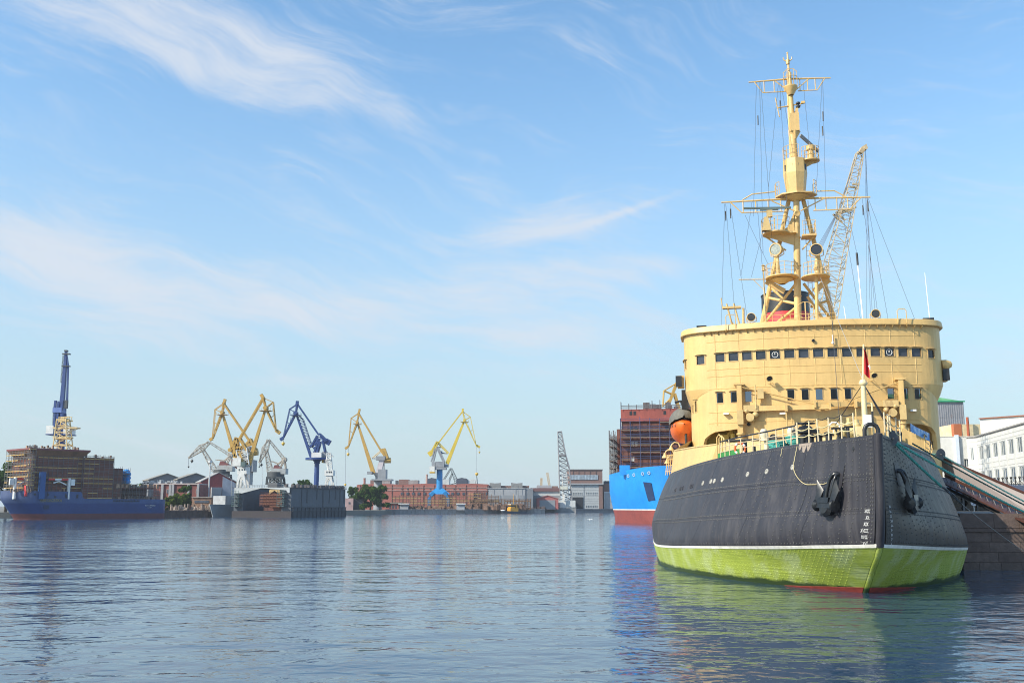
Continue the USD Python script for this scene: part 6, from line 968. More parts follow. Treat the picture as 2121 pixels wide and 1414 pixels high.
def txt(parent, s, F, o, ux, uz, hgt, mat, name='lettering', sq=1.0):
    m = meshkit.text_mesh(s, hgt, .05, bold=True); v = np.array(m.vertices); b = MB(F); b.add(np.array(o) + v[:, :1] * sq * np.array(ux) + v[:, 1:2] * np.array(uz) + v[:, 2:] * 0, m.faces); return part(parent, name, b, mat)
gold = M('gold_letters', (.40, .33, .16), .5)
txt(S3, 'ЕВЕСЕСЕЕКА', F3, FX(6.5, 6.1, .1), (0, 1, 0), (0, 0, 1), .95, gold, sq=1.0); txt(S3, 'ВСТ СТРЕЛОК', F3, FX(50, 4.6, .1), (0, 1, 0), (0, 0, 1), .5, white_c, sq=1.0); txt(S3, 'С.-ПЕТ.', F3, FX(51.2, 3.9, .1), (0, 1, 0), (0, 0, 1), .4, white_c)
for s_, z in ((4, 8.3), (6.5, 7.5), (9, 8.2), (11.8, 7.5), (16, 8.1), (16.2, 7.4), (20.6, 8.1), (20.6, 7.4)): b = MB(F3); box3(b, s_, s_ + .7, 9.3, 9.58, z, z + .65); part(S3, 'hull_opening', b, black)
b = MB(F3); box3(b, 8, 10, 9.3, 9.6, 3.6, 5.0); part(S3, 'anchor_recess', b, M('recess_navy', (.008, .02, .06), .6))
b = MB(F3)
for k in range(18): box3(b, 36 + k * .65, 36.3 + k * .65, 9.3, 9.62, 6.2, 6.8)
part(S3, 'freeing_ports', b, black, kind='stuff')
b = MB(F3); b.prism([(-7, 2), (-9.3, 8), (-9.4, 56), (9.4, 56), (9.3, 8), (7, 2)], 6.8, 7.0); part(S3, 'deck', b, rust_m)
for s0, s1, w, z0, z1 in ((3.5, 23, 8.0, 7, 21.7), (23, 35.4, 9.2, 7, 21.9), (35.4, 40, 8.6, 7, 18.3), (40, 54, 8.8, 10.9, 11.4), (36, 54, 4, 7, 10.9)): b = MB(F3); box3(b, s0, s1, -w, w, z0, z1); part(S3, 'superstructure', b, rust_m)
b = MB(F3); bz = [(24.2, 22.6, 22.6), (26.6, 3.0, 24.0)]
v = [(sgn * -7.9, 3.6, 21.7), (sgn * 7.9, 3.6, 21.7), (sgn * 7.9, 23, 21.7), (sgn * -7.9, 23, 21.7), (sgn * -9.2, 1.4, 23.9), (sgn * 9.2, 1.4, 23.9), (sgn * 9.2, 25.2, 23.9), (sgn * -9.2, 25.2, 23.9)]; f = _BF if sgn > 0 else _BF[:, ::-1]; b.add(v, f); part(S3, 'bridge', b, M('rust_ochre', (.17, .08, .04), .8, .35, .25, streak=.4))
b = MB(F3); box3(b, 1.3, 25.3, -9.3, 9.3, 23.9, 24.5); part(S3, 'bridge_top', b, maroon)
for a in ((3.3, 23, 8.1, 7.4, 23.8), (23, 35.4, 9.5, 7.4, 21.8), (1.0, 3.4, 9.9, 10, 24.6)): scaffold(S3, F3, sgn * a[2], sgn * a[2], *((a[0], a[1]) if sgn < 0 else (a[1], a[0])), a[3], a[4], 1.9, 1.75, pole_m, scaf, (.8, 1), .9)
scaffold(S3, F3, sgn * 8.8, sgn * 8.8, *((36, 43) if sgn < 0 else (43, 36)), 7.4, 18, 1.7, 1.8, pole_m, pl_d); scaffold(S3, F3, sgn * 9.0, sgn * 9.0, *((43, 57) if sgn < 0 else (57, 43)), 7.4, 11.6, 1.5, 1.8, pole_m, pl_d); scaffold(S3, F3, sgn * -9.4, sgn * 9.4, 2.4, 2.4, 9, 23, 2.2, 1.9, pole_m, scaf, (.7, 1), .9)
b = MB(F3)
for k in range(26): s_, w_, z_ = r4.uniform(3, 35), r4.uniform(0, 9), 26.3; z_ = 24.5 if s_ < 25 else 21.9; b.box((sgn * w_, s_, z_ + .6), (.6, .6, r4.uniform(.5, 1.5)))
for k in range(90): s_, z_ = r4.uniform(37, 56), 11.4 if r4.random() < .55 else 7; w_ = r4.uniform(5, 9); b.box((sgn * w_, s_, z_ + .5), (r4.uniform(.3, 1), r4.uniform(.3, 1.2), r4.uniform(.6, 1.8)))
for k in range(60): b.box((sgn * r4.uniform(6, 9), r4.uniform(-4, 22), 9.9), (.4, .5, r4.uniform(.5, 1.6)))
part(S3, 'deck_clutter', b, M('clutter', (.24, .15, .10), .8, .6, .9, rust=.3), kind='stuff')
b = MB(F3)
for k in range(3):
    for j in (-1, 1): b.ball((sgn * 6 + j * .9, 43, 13.6 + k * 1.4 + 2.2 * 0), 1.15, (1, 1, .85)); 
    for j in (-1, 1): b.ball((sgn * 6, 43 + j * .9, 13.6 + k * 1.4), 1.15, (1, 1, .85))
b.ball((sgn * 6, 43, 17.3), 1.2, (1.2, 1.2, .8)); b.rod((sgn * 6, 43, 11), (sgn * 6, 43, 13), .8, n=10)
solo('tarp_bundle', b, M('tarp_blue', (.02, .22, .56), .45, .15, .6), 'bright blue bag-like tarpaulin bundle on the aft deck of the unfinished ship', 'tarpaulin', smooth=50)
red_w = M('crane_red', (.55, .035, .03), .5)
for s0, s1, X_ in ((-1.2, 10.5, 5.0), (17.5, 8.5, 9.0)):
    d = 1 if s1 > s0 else -1; t_ = thing('deck_crane', f'small red and white deck crane at the {"bow" if d > 0 else "bridge"} end of the unfinished ship', 'crane', F3(np.array((sgn * X_, s0, 7.0))), group=None); b = MB(F3); b.rod((sgn * X_, s0, 7), (sgn * X_, s0, 14.4), .6, n=12); b.lo((sgn * (X_ - .4), s0 - d * 2.2, 11.8), (sgn * (X_ + .4), s0 - d * .6, 14.0)); part(t_, 'column', b, white_c, smooth=30)
    for k in range(3): b = MB(F3); a, e = s0 + d * (.6 + 2.6 * k), s0 + d * (.6 + 2.6 * (k + 1)); b.bar((sgn * X_, a, 13.9), (sgn * X_, e, 13.8), .7, .55); part(t_, 'jib', b, white_c if k == 1 else red_w)
    b = MB(F3); b.bar((sgn * X_, s0 + d * 1, 12), (sgn * X_, s0 + d * 4, 13.2), .35); b.bar((sgn * X_, s0 + d * 4, 13.2), (sgn * X_, s0 + d * 6.2, 12.6), .4); part(t_, 'luffing_strut', b, white_c)
t_ = thing('mast_crane', 'blue steel tower standing on the forward deck of the unfinished ship', 'tower', F3(np.array((sgn * 8.6, 6.5, 7)))); b = MB(F3); b.lo((sgn * 8.7, 5.6, 7), (sgn * 10.4, 7.6, 16.3)); part(t_, 'tower', b, M('tower_blue', (.012, .06, .19), .5)); b = MB(F3); b.lattice((sgn * 9.9, 8.8, 7), (sgn * 9.9, 8.8, 16.3), 1.6, 1.6, 7, .1); part(t_, 'frame', b, blue3)
b = MB(F3); b.lo((sgn * 6.6, 1.4, 8), (sgn * 8.0, 2.6, 11.6)); solo('container', b, red_w, 'small bright red container on the bow deck of the unfinished ship', 'container')
# big blue crane behind it, with the cream lattice tower
c = Crane('deep blue shipyard crane with an upright boom behind the unfinished ship', 436, (124, 1000)); b = MB(); b.bar(c.P((126.5, 868)), c.P((137, 727)), 2.0, 2.0, .95, .95); part(c.t, 'boom', b, blue_d); c.box('boom_head', 134.5, 725, 140, 728, dk_c, 1.6); c.bars('boom_step', [((137, 730), (141, 757)), ((141, 757), (139, 830))], blue_d, .7); c.box('head_platform', 130.5, 732, 145, 734, dk_c, 2); c.box('platform', 129, 757.5, 145, 759, dk_c, 2); b = MB(); b.lattice(c.P((132.5, 735)), c.P((128, 792)), .8, .8, 14, .07); part(c.t, 'ladder', b, dk_c); c.box('hook_block', 137, 829, 141.5, 846, dk_c, 1.2, -1)
for x in (117, 131): c.bars('tower_horn', [((x - .5, 850), (x + 1.5, 830))], blue_d, .9, (-1.5, 1.5))
c.box('winch_house', 114.5, 845, 132, 855, M('house_blue', (.10, .16, .38), .5), 5); c.box('winch_base', 114, 851, 130, 855.5, blue_d, 4.6); c.bars('tower_leg', [((118, 855), (116, 884)), ((131, 855), (133, 880)), ((124, 855), (122, 882))], blue_d, .9, (-1.8, 1.8)); b = MB(); b.lattice(c.P((113.5, 843)), c.P((112, 880)), .9, .9, 8, .08); part(c.t, 'stair', b, dk_c); c.box('tower_body', 117.5, 862, 127, 872, blue_d, 3); c.box('slewing_ring', 103, 899.5, 150, 901.5, blue_d, 8); c.box('machine_house', 102.5, 882, 116, 899, white_c, 6); c.box('ballast_house', 138, 883, 150, 900, white_c, 6); b = MB(); q = c.P((124, 950)); zt = lambda y: at(124, y, 436)[2]; b.lathe([(1.6, 2), (1.6, zt(903)), (2.3, zt(898)), (2.3, zt(880)), (0, zt(880))], (q[0], 436, 0), 16); part(c.t, 'column', b, blue_d, smooth=30)
c = Crane('cream lattice mast standing on the superstructure of the unfinished ship', 372, (130, 936), group=None, name='lattice_mast'); cr = M('mast_cream', (.58, .43, .20), .55); c.lattice('mast', (130, 936), (131, 868), cr, 5.4, 3.4, 5, .22); c.bars('platform', [((113, 886.5), (163, 886)), ((113, 906), (148, 906)), ((124, 872), (147, 871)), ((118, 921), (147, 921))], cr, .45, (-1.5, 1.5)); c.rods('yard', [((147, 888), (163, 885)), ((145, 892), (160, 887)), ((124, 864), (147, 863)), ((135, 864), (135, 870)), ((146, 863), (146, 872)), ((125, 864), (125, 872))], cr, .14, (-1, 1)); c.box('mast_box', 126, 866, 140, 872, cr, 2)
# ---------------------------------------------------------------- floating dock
DC = np.array(at(602, 1070.4, 412)[:2]); DE = np.array(at(714, 1068.2, 457)[:2]); du_ = unit(DE - DC); dw_ = np.array([-du_[1], du_[0]]); dl = np.linalg.norm(DE - DC); dk_m = M('dock_steel', (.045, .058, .078), .6, .25, .25, streak=.5, rust=.08); dk_l = M('dock_dark', (.028, .034, .045), .65, .2, .3); dock = thing('floating_dock', 'dark blue grey floating dock with a ship inside', 'floating dock', (*DC, 0)); FD = lambda v: np.concatenate([DC + np.asarray(v, float)[..., 1:2] * du_ + np.asarray(v, float)[..., 0:1] * -dw_, np.asarray(v, float)[..., 2:3]], -1); ZT = 12.0
# local: x < 0 towards the left, y away
for x0, x1 in ((-4.4, 0), (-27, -22.6)): b = MB(FD); b.lo((x0, 0, 2.6), (x1, dl, ZT)); part(dock, 'side_wall', b, dk_m)
b = MB(FD); b.lo((-27.4, -.6, -1), (.5, dl + .5, 2.6)); part(dock, 'pontoon', b, M('dock_red', (.022, .016, .02), .7, .3, .3, streak=.4))
b = MB(FD); b.lo((.52, .2, .1), (.62, dl, 2.5)); part(dock, 'pontoon_side', b, dk_l)
for k in range(15): b = MB(FD); y = .8 + k * (dl - 1.6) / 14; b.lo((.5, y - .12, 0), (.85, y + .12, 3.9)); part(dock, 'fender', b, dk_l)
b = MB(FD); b.lo((.5, 0, 3.9), (.75, dl, 4.2)); b.lo((.5, 0, 2.5), (.8, dl, 2.75)); part(dock, 'rubbing_strake', b, dk_l, kind='stuff')
for k, y in enumerate((8, 12.5, 21, 26.2, 32, 37.5, 42, 46)): b = MB(FD); b.lo((0, y, 4.2 + (k % 3) * 1.6), (.12, y + (.9 if k % 2 else .5), 11.6)); part(dock, 'side_pipe', b, dk_l)
b = MB(FD); b.lo((-27.2, -.2, ZT), (.4, dl, ZT + .12)) if False else None; b.lo((-5, -.3, ZT), (.6, dl + .3, ZT + .25)); b.lo((-27.6, -.3, ZT), (-22, dl + .3, ZT + .25)); part(dock, 'top_deck', b, dk_l, kind='stuff')
b = MB(FD)
for k in range(26): y = dl * k / 25; b.rod((.4, y, ZT + .2), (.4, y, ZT + 1.3), .06, n=4); b.rod((-22.2, y, ZT + .2), (-22.2, y, ZT + 1.3), .06, n=4)
for z in (.75, 1.3): b.rod((.4, 0, ZT + z), (.4, dl, ZT + z), .05, n=4); b.rod((-27, -.2, ZT + z), (-4, -.2, ZT + z), .05, n=4)
part(dock, 'railing', b, pole_m, kind='stuff')
b = MB(FD)
for k in range(70): b.box((r4.uniform(-4, .2), r4.uniform(0, dl), ZT + .8), (r4.uniform(.4, 1.2), r4.uniform(.4, 1.4), r4.uniform(.6, 1.9)))
part(dock, 'deck_gear', b, M('dock_gear', (.10, .085, .085), .7, .6, .6, rust=.2), kind='stuff')
b = MB(FD); b.slab([(-26.5, 10.0), (-24.8, 9.4), (-13.5, 11.9), (-8, 11.5), (-2.0, 11.0), (-1.2, 10), (-.4, 10), (-.4, ZT + .1), (-26.5, ZT + .1)], (0, -.5, 0), (1, 0, 0), (0, 0, 1), .4); part(dock, 'bridge_beam', b, M('beam_grey', (.34, .36, .37), .6, .15, .4, rust=.1))
b = MB(FD); b.lo((-26, 30, 2.6), (-1, 31, ZT - .5)); part(dock, 'inner_wall', b, dk_l)
b = MB(FD); b.lo((-12.5, 2, ZT + .2), (-8, 5, ZT + 2.2)); part(dock, 'control_cabin', b, M('cabin_dark', (.07, .075, .085), .6)); b = MB(FD); b.lo((-15, 6, ZT), (-8.5, 8, ZT + 1.4)); part(dock, 'deck_house', b, M('house_green_grey', (.13, .16, .16), .6))
for x in (-3.6, -25): 
    b = MB(FD)
    for k in range(4): b.lo((x - 1.8, -2.2, 4.4 + k * 1.8), (x + 1.6, -.2, 4.55 + k * 1.8)); b.rod((x - 1.8, -2.2, 4.4 + k * 1.8 + .9), (x + 1.6, -2.2, 4.4 + k * 1.8 + .9), .06, n=4)
    for xx in (x - 1.7, x, x + 1.5): b.rod((xx, -2.2, 4.4), (xx, -2.2, 11), .09, n=4)
    b.rod((x - 1.7, -2.2, 4.4), (x + 1.5, -2.2, 8), .08, n=4); part(dock, 'stair_tower', b, M('stair_green', (.08, .13, .12), .6))
F4 = Fr(FD(np.array((-10, 2, 0.)))[:2], math.degrees(math.atan2(du_[0], du_[1]))); ns = thing('docked_ship', 'rust red ship hull with a tan tarpaulin standing inside the floating dock', 'ship', (*F4.o, 2.6)); b = MB(F4); b.lo((-4.2, .5, 2.8), (4.2, 26, 4.4)); b.box((0, 13, 6.6), (9.6, 25, 4.6)); part(ns, 'hull', b, rust_m); b = MB(F4); b.lo((-3.2, 1.5, 8.9), (3.4, 20, 9.6)); part(ns, 'deckhouse', b, rust_m)
b = MB(F4); th = np.linspace(0, PI, 12); P = np.array([[(.2 + (2.6 + .25 * math.sin(k * 2.1)) * np.sign(math.cos(a)) * abs(math.cos(a)) ** .45, 1 + k * 1.1, 9.4 + (2.2 + .2 * math.sin(k * 1.3)) * math.sin(a) ** .4) for a in th] for k in range(9)]); b.grid(P); b.add(np.vstack([P[0], P[0].mean(0)]), [[i + 1, i, 12] for i in range(11)]); part(ns, 'tarpaulin', b, M('tarp_tan', (.46, .33, .16), .85, .15, .8, bump=.15, bsc=1.2), smooth=60)
scaffold(ns, F4, -5.4, 5.6, .2, .2, 4.4, 9.2, 1.4, 1.2, M('pole_rust', (.16, .055, .04), .7), M('plank_rust', (.22, .09, .05), .8))
# grey naval bow beside the dock
FN, LN = frame_at(at(441, 1069.6, 424), at(520, 1069, 452)); nv = thing('grey_ship', 'small grey ship with a raked white edged bow beside the floating dock', 'ship', (*at(441, 1069.6, 424)[:2], 0)); gm = M('navy_grey', (.17, .19, .21), .55, .1, .3, streak=.15); far_hull(nv, FN, 32, 8, [('hull', lambda s: -.6, lambda s: 5.3 - .02 * s, gm)], lambda z: -.5 * max(z, 0), .3, .95); b = MB(FN); b.tube([(0, -.5 * z - .05, z) for z in np.linspace(.2, 5.3, 10)], .16, 6); part(nv, 'stem', b, white_c, smooth=50); b = MB(FN); b.lo((-3, 4, 4.8), (3, 11, 8.9)); part(nv, 'deckhouse', b, M('house_light_grey', (.36, .37, .38), .6, .2, .4, rust=.2)); b = MB(FN); b.lo((-2.6, 11, 4.8), (2.6, 20, 8.4)); part(nv, 'deckhouse', b, gm); b = MB(FN); b.lo((3.2, 3.5, 2.2), (4.1, 5, 3.3)) if False else None
b.rod((0, 13, 8), (0, 13, 16), .12, n=5); part(nv, 'mast', b, grey_c)
# tug
FT, LT = frame_at(at(1039.5, 1062.8, 612), at(1091, 1062.3, 622)); tg = thing('tugboat', 'small tugboat with an orange wheelhouse and dark hull under way before the far quay', 'tugboat', (*at(1039.5, 1062.8, 612)[:2], 0)); far_hull(tg, FT, LT, 5.5, [('hull', lambda s: -.5, lambda s: np.interp(s, [0, 4, 8, 16], [2.0, 1.6, 1.3, 1.3]), M('tug_dark', (.03, .035, .05), .5, .3))], lambda z: -.3 * max(z, 0), .25, .9); orange_t = M('tug_orange', (.58, .27, .03), .5, .1); b = MB(FT); b.lo((-1.9, 5, 1.2), (1.9, 10.8, 3.4)); part(tg, 'deckhouse', b, orange_t); b = MB(FT); b.lo((-1.5, 5.6, 3.4), (1.5, 8.6, 5.6)); part(tg, 'wheelhouse', b, orange_t); b = MB(FT); b.lo((-1.55, 5.55, 4.2), (1.55, 8.65, 5.1)); part(tg, 'windows', b, black); b = MB(FT); b.lo((-1.7, 5.4, 5.6), (1.7, 8.8, 5.85)); part(tg, 'roof', b, white_c); b = MB(FT); b.rod((0, 8.4, 5.8), (0, 8.6, 12), .2, .1, 6); b.rod((-.8, 8.5, 9), (.8, 8.5, 9), .07, n=4); part(tg, 'mast', b, orange_t); b = MB(FT); b.lo((-.9, 9.6, 3.4), (.9, 10.6, 5.2)); part(tg, 'funnel', b, orange_t); b = MB(FT); b.ball((0, .8, 1.9), 1.0, (1.6, 1.4, .5)); part(tg, 'bow_fender', b, white_c)
# ---------------------------------------------------------------- buildings on the far bank
brickr = M('far_brick_red', (.30, .105, .085), .85, .1, .15, streak=.12); grey_w = M('shed_grey', (.30, .31, .33), .7, .08, .2, streak=.1); grey_dr = M('door_grey', (.22, .23, .25), .6, .06, .2); roof_g = M('roof_brown_grey', (.23, .21, .18), .8, .12, .2, streak=.15); pale_b = M('pale_band', (.40, .33, .31), .8); dark_w = M('far_glass', (.07, .08, .10), .3, .3); conc = M('far_concrete', (.26, .25, .25), .9, .2, .2, streak=.35); navy = M('navy_block', (.06, .07, .10), .6, .1, .2); brown_b = M('brick_brown', (.19, .115, .10), .85, .15, .25, streak=.1); red_s = M('shed_red', (.24, .045, .045), .7, .1, .2, streak=.1)
def gable(label, cx, Y, ang, W, L, z_e, z_r, wall_m, roof_m, cat='building', zb=2.2, name='shed', extra=None):
    p = at(cx, 1047, Y); a = math.radians(ang); u = np.array([math.cos(a), math.sin(a)]); v = np.array([-math.sin(a), math.cos(a)]); F = lambda q: np.concatenate([p[:2] + np.asarray(q, float)[..., 0:1] * u + np.asarray(q, float)[..., 1:2] * v, np.asarray(q, float)[..., 2:3]], -1)
    t = thing(name, label, cat, (*p[:2], zb)); b = MB(F); b.slab([(0, zb), (W, zb), (W, z_e), (W / 2, z_r), (0, z_e)], (0, L, 0), (1, 0, 0), (0, 0, 1), L) if True else None; part(t, 'wall', b, wall_m)
    b = MB(F); o = .5
    for x0, x1 in ((-o, W / 2), (W + o, W / 2)): sl = (z_r - z_e) / (W / 2); z0 = z_e - o * sl; b.add([(x0, -o, z0 + .05), (x1, -o, z_r + .05), (x1, L + o, z_r + .05), (x0, L + o, z0 + .05), (x0, -o, z0 + .4), (x1, -o, z_r + .4), (x1, L + o, z_r + .4), (x0, L + o, z0 + .4)], [[0, 1, 2], [0, 2, 3], [4, 6, 5], [4, 7, 6], [0, 4, 5], [0, 5, 1], [3, 2, 6], [3, 6, 7], [0, 3, 7], [0, 7, 4]])
    part(t, 'roof', b, roof_m); return t, F
gable('grey gabled shed nearest the blue tarpaulin bundle', 306, 505, 28, 17, 22, 17.6, 20.6, M('shed_slate', (.13, .135, .15), .7), roof_g); gable('grey gabled shed in the middle of the three roofs', 366, 500, 28, 17, 22, 17.6, 20.6, M('shed_slate', (.13, .135, .15), .7), roof_g)
t, F = gable('dark red gabled shed with a pale end panel under the lattice crane', 415, 470, 24, 15.5, 19, 15.9, 20.0, red_s, M('roof_grey_light', (.30, .29, .28), .7)); b = MB(F); b.slab([(9.5, 6.4), (15.6, 6.4), (15.6, 15.2), (9.5, 18.3)], (0, -.15, 0), (1, 0, 0), (0, 0, 1), .3); part(t, 'end_panel', b, M('panel_pale', (.36, .37, .42), .6)); b = MB(F); b.lo((4.3, -4, 2.2), (8.8, 0, 13.2)); part(t, 'porch', b, grey_w); b = MB(F); b.lo((5, -4.1, 3), (8, -3.9, 9.6)); part(t, 'door', b, grey_dr); b = MB(F); b.lo((.9, -.5, 10), (2.2, 0, 13)); part(t, 'vent', b, grey_w)
t = thing('workshop', 'long dark red brick workshop with white piers behind the bushes', 'building', (*at(370, 1047, 452)[:2], 2.2)); b = MB(); pbox(b, 318, 1003, 412, 1052, 452, 12, 2.2); part(t, 'wall', b, M('workshop_brick', (.20, .065, .055), .85, .15, .3)); b = MB(); pbox(b, 318, 1000.5, 412, 1003, 451.5, 13); part(t, 'cornice', b, pale_b)
for x in (334, 350, 356, 388, 408): b = MB(); pbox(b, x, 1003, x + 2.2, 1050, 451.4, 1, 2.2); part(t, 'pier', b, M('pier_grey', (.28, .28, .29), .7))
for x in (345, 352.5, 406): b = MB(); pbox(b, x, 1013, x + 3.5, 1021, 451.7, .6); f_ = part(t, 'window', b, pale_b); b = MB(); pbox(b, x + .5, 1013.7, x + 3, 1020.4, 451.6, .3); part(f_, 'pane', b, dark_w)
b = MB()
for k in range(40): x = r4.uniform(292, 375); b.lo(at(x, 1001, 452 + r4.uniform(0, 4)), at(x + r4.uniform(1, 7), 1001 - r4.uniform(1, 8), 454))
part(t, 'roof_gear', b, M('gear_grey', (.35, .36, .37), .7, .4, .5), kind='stuff')
b = MB(); b.lathe([(.35, 2), (.3, 24), (.9, 24.2), (.9, 25.2), (0, 25.3)], (at(431, 1047, 460)[0], 460, 0), 8); solo('lamp_mast', b, M('mast_pale', (.5, .5, .5), .5), 'tall pale lamp mast in front of the dark red shed', 'lamp mast')
for x, lb in ((541, 'thin pale mast behind the arched white crane legs'), (695, 'thin mast on the right end of the dock')): b = MB(); b.rod((at(x, 1047, 540)[0], 540, 2), (at(x, 1047, 540)[0], 540, at(x, 975 if x > 600 else 960, 540)[2]), .25, .1, 6); solo('lamp_mast', b, M('mast_pale', (.5, .5, .5), .5), lb, 'mast')
t = thing('quay_store', 'rusty low storehouse between the bushes and the grey ship', 'building', (*at(415, 1047, 432)[:2], 2.2)); b = MB(); pbox(b, 398, 1030, 437, 1046, 432, 5, 2.2); part(t, 'wall', b, M('store_rust', (.22, .13, .085), .85, .4, .4, rust=.4)); b = MB(); pbox(b, 403, 1036, 432, 1041, 431.8, .4); part(t, 'windows', b, dark_w)
b = MB(); pbox(b, 397, 1028.6, 438, 1030, 431.5, 6); part(t, 'roof', b, M('store_roof', (.30, .27, .24), .8))
# sheet-pile quay at left, with clutter
def quay(label, x0, Y0, x1, Y1, z1, mat, nm='quay_wall', n=1):
    p, q = at(x0, 1047, Y0)[:2], at(x1, 1047, Y1)[:2]; t = thing(nm, label, 'quay wall', (*((p + q) / 2), 0)); L = np.linalg.norm(q - p); u = (q - p) / L
    for k in range(n): b = MB(); a, c = p + u * (L * k / n + .06), p + u * (L * (k + 1) / n - .06); nn = np.array([u[1], -u[0]]); b.prism([tuple(a + nn * .5), tuple(c + nn * .5), tuple(c - nn * 1.5), tuple(a - nn * 1.5)], -1, z1 - .05 * (k % 3)); part(t, 'panel', b, mat)
    b = MB(); b.bar(np.r_[p, z1 - .4], np.r_[q, z1 - .4], 1.6, .3); part(t, 'core', b, mat); return t
quay('rusty sheet pile quay between the unfinished ship and the grey ship', 335, 402, 445, 430, 3.0, M('pile_rust', (.11, .075, .065), .9, .3, .4, streak=.5), n=16)
quay('pale concrete quay wall running along the middle of the far bank', 800, 594, 1128, 640, 2.75, conc, n=40); quay('low stone landing below the riverside trees', 716, 566, 808, 592, 1.7, M('landing', (.15, .14, .13), .9, .3, .3), n=8); quay('dark low quay before the big hangar', 1192, 690, 1420, 740, 2.7, M('quay_dark', (.12, .12, .13), .9, .2), n=14)
def clutter(label, x0, x1, y0, y1, Y, n, cols, seed, name='stored_material'):
    r = np.random.default_rng(seed); b = MB()
    for k in range(n):
        x = r.uniform(x0, x1); yb = y1; thin = r.random() < .3; h_ = r.uniform(.15, .75) ** (1 if thin else 1.5) * (y1 - y0) * (1.3 if thin else 1); w = r.uniform(.4, .8) if thin else r.uniform(1.5, 9); pbox(b, x, yb - h_, x + w, yb, Y + r.uniform(-3, 6), r.uniform(.6, 3), 2.2 if True else None)
    return solo(name, b, cols, label, 'stacked material', kind='stuff')
clutter('pale pipes and scrap on the quay behind the unfinished ship', 352, 436, 1042, 1058, 428, 90, M('scrap_pale', (.34, .27, .22), .8, .6, .35, rust=.35), 21); clutter('rusty steel and scaffold stacked on the quay below the red workshops', 826, 962, 1041, 1054, 618, 230, M('scrap_rust', (.20, .12, .085), .85, .6, .35, rust=.4), 22); clutter('brown steel stacked on the quay behind the tugboat', 965, 1085, 1036, 1054, 622, 220, M('scrap_rust', (.20, .12, .085), .85, .6, .35, rust=.4), 23); clutter('dark barge gear on the water side of the floating crane', 1088, 1130, 1044, 1058, 655, 70, M('scrap_dark', (.12, .09, .085), .85, .5, .35, rust=.3), 24)
sc = thing('scaffold_stack', 'long rust brown scaffold racks below the red workshop wall', 'scaffolding', (*at(940, 1047, 655)[:2], 2.2)); FS = Fr(at(812, 1047, 626)[:2], 0)
scaffold(sc, FS, 0, 66, 0, 4, 3, 10.3, 2.2, 1.6, M('pole_brown', (.15, .09, .06), .8), M('plank_ochre', (.34, .24, .10), .8), (.8, 1), 1.4, .16, .5); scaffold(sc, FS, 48, 86, 1, 8, 2.5, 8.0, 1.8, 1.3, M('pole_brown', (.15, .09, .06), .8), M('plank_rust2', (.26, .14, .07), .8), (.7, 1), 1.4, .16, .45)
for x0, x1, y0, y1, lb, m_ in ((801, 828, 1040, 1054, 'low brick red quay house behind the trees', brickr), (826, 845, 1042, 1054, 'small grey quay hut beside the brick red house', grey_w), (945.6, 962, 1042, 1054, 'small grey quay hut below the blue crane column', grey_w)):
    t = thing('quay_hut', lb, 'hut', (*at((x0 + x1) / 2, 1047, 610)[:2], 2.2)); b = MB(); pbox(b, x0, y0 + 2, x1, y1, 610, 6, 2.2); part(t, 'wall', b, m_); b = MB(); pbox(b, x0 - 1, y0, x1 + 2, y0 + 2.2, 609, 8); part(t, 'roof', b, roof_g if x0 < 810 else M('hut_roof', (.5, .5, .5), .6))
    if x0 < 810:
        for x in (806, 812, 818): b = MB(); pbox(b, x, 1046, x + 3, 1052, 609.8, .4); part(t, 'window', b, dark_w)
# long red workshops
t = thing('red_workshop', 'long brick red workshop hall with two pale bands across the far bank', 'building', (*at(875, 1047, 690)[:2], 2.2)); p0, p1 = at(738, 1047, 690), at(1012, 1047, 700); b = MB(); zt = lambda y, x=900: at(x, y, 690)[2]
b.slab([(0, 2.2)] + [((p1 - p0)[0] * u, zt(1003.5 - 2.4 * abs(math.sin(u * 9)))) for u in np.linspace(0, 1, 37)] + [((p1 - p0)[0], 2.2)], p0 + [0, 40, -p0[2]], (1, 0, 0), (0, 0, 1), 40); part(t, 'wall', b, brickr)
for y in (1009.5, 1015.3): b = MB(); b.lo((p0[0], 689.7, zt(y + .5)), (p1[0], 690.2, zt(y - .5))); part(t, 'string_course', b, pale_b)
for k, x in enumerate(np.arange(830, 1010, 11.6)):
    if not 893 < x < 931: b = MB(); pbox(b, x, 1019, x + 5.2, 1024.5, 689.6, .8); part(t, 'window', b, dark_w)
for x in (831, 843, 939, 951, 890, 862): b = MB(); pbox(b, x, 1010.8, x + 1.8, 1013.8, 689.6, .8); part(t, 'window', b, dark_w)
b = MB(); 
for x in np.arange(745, 1012, 22): b.rod((at(x, 1047, 690)[0], 689.8, 2.2), (at(x, 1047, 690)[0], 689.8, zt(1004)), .25, n=4)
part(t, 'downpipes', b, M('pipe_dark_red', (.17, .06, .05), .8), kind='stuff')
for x0, x1, y0, y1, m_ in ((767, 782, 993.5, 1003, brown_b), (782, 808, 995, 1003, conc), (826, 846, 992.5, 1003, brown_b), (846, 866, 993.8, 1003, conc), (819, 822.5, 994.5, 1002, dark_w)): b = MB(); pbox(b, x0, y0, x1, y1, 712, 10); part(t, 'roof_block', b, m_)
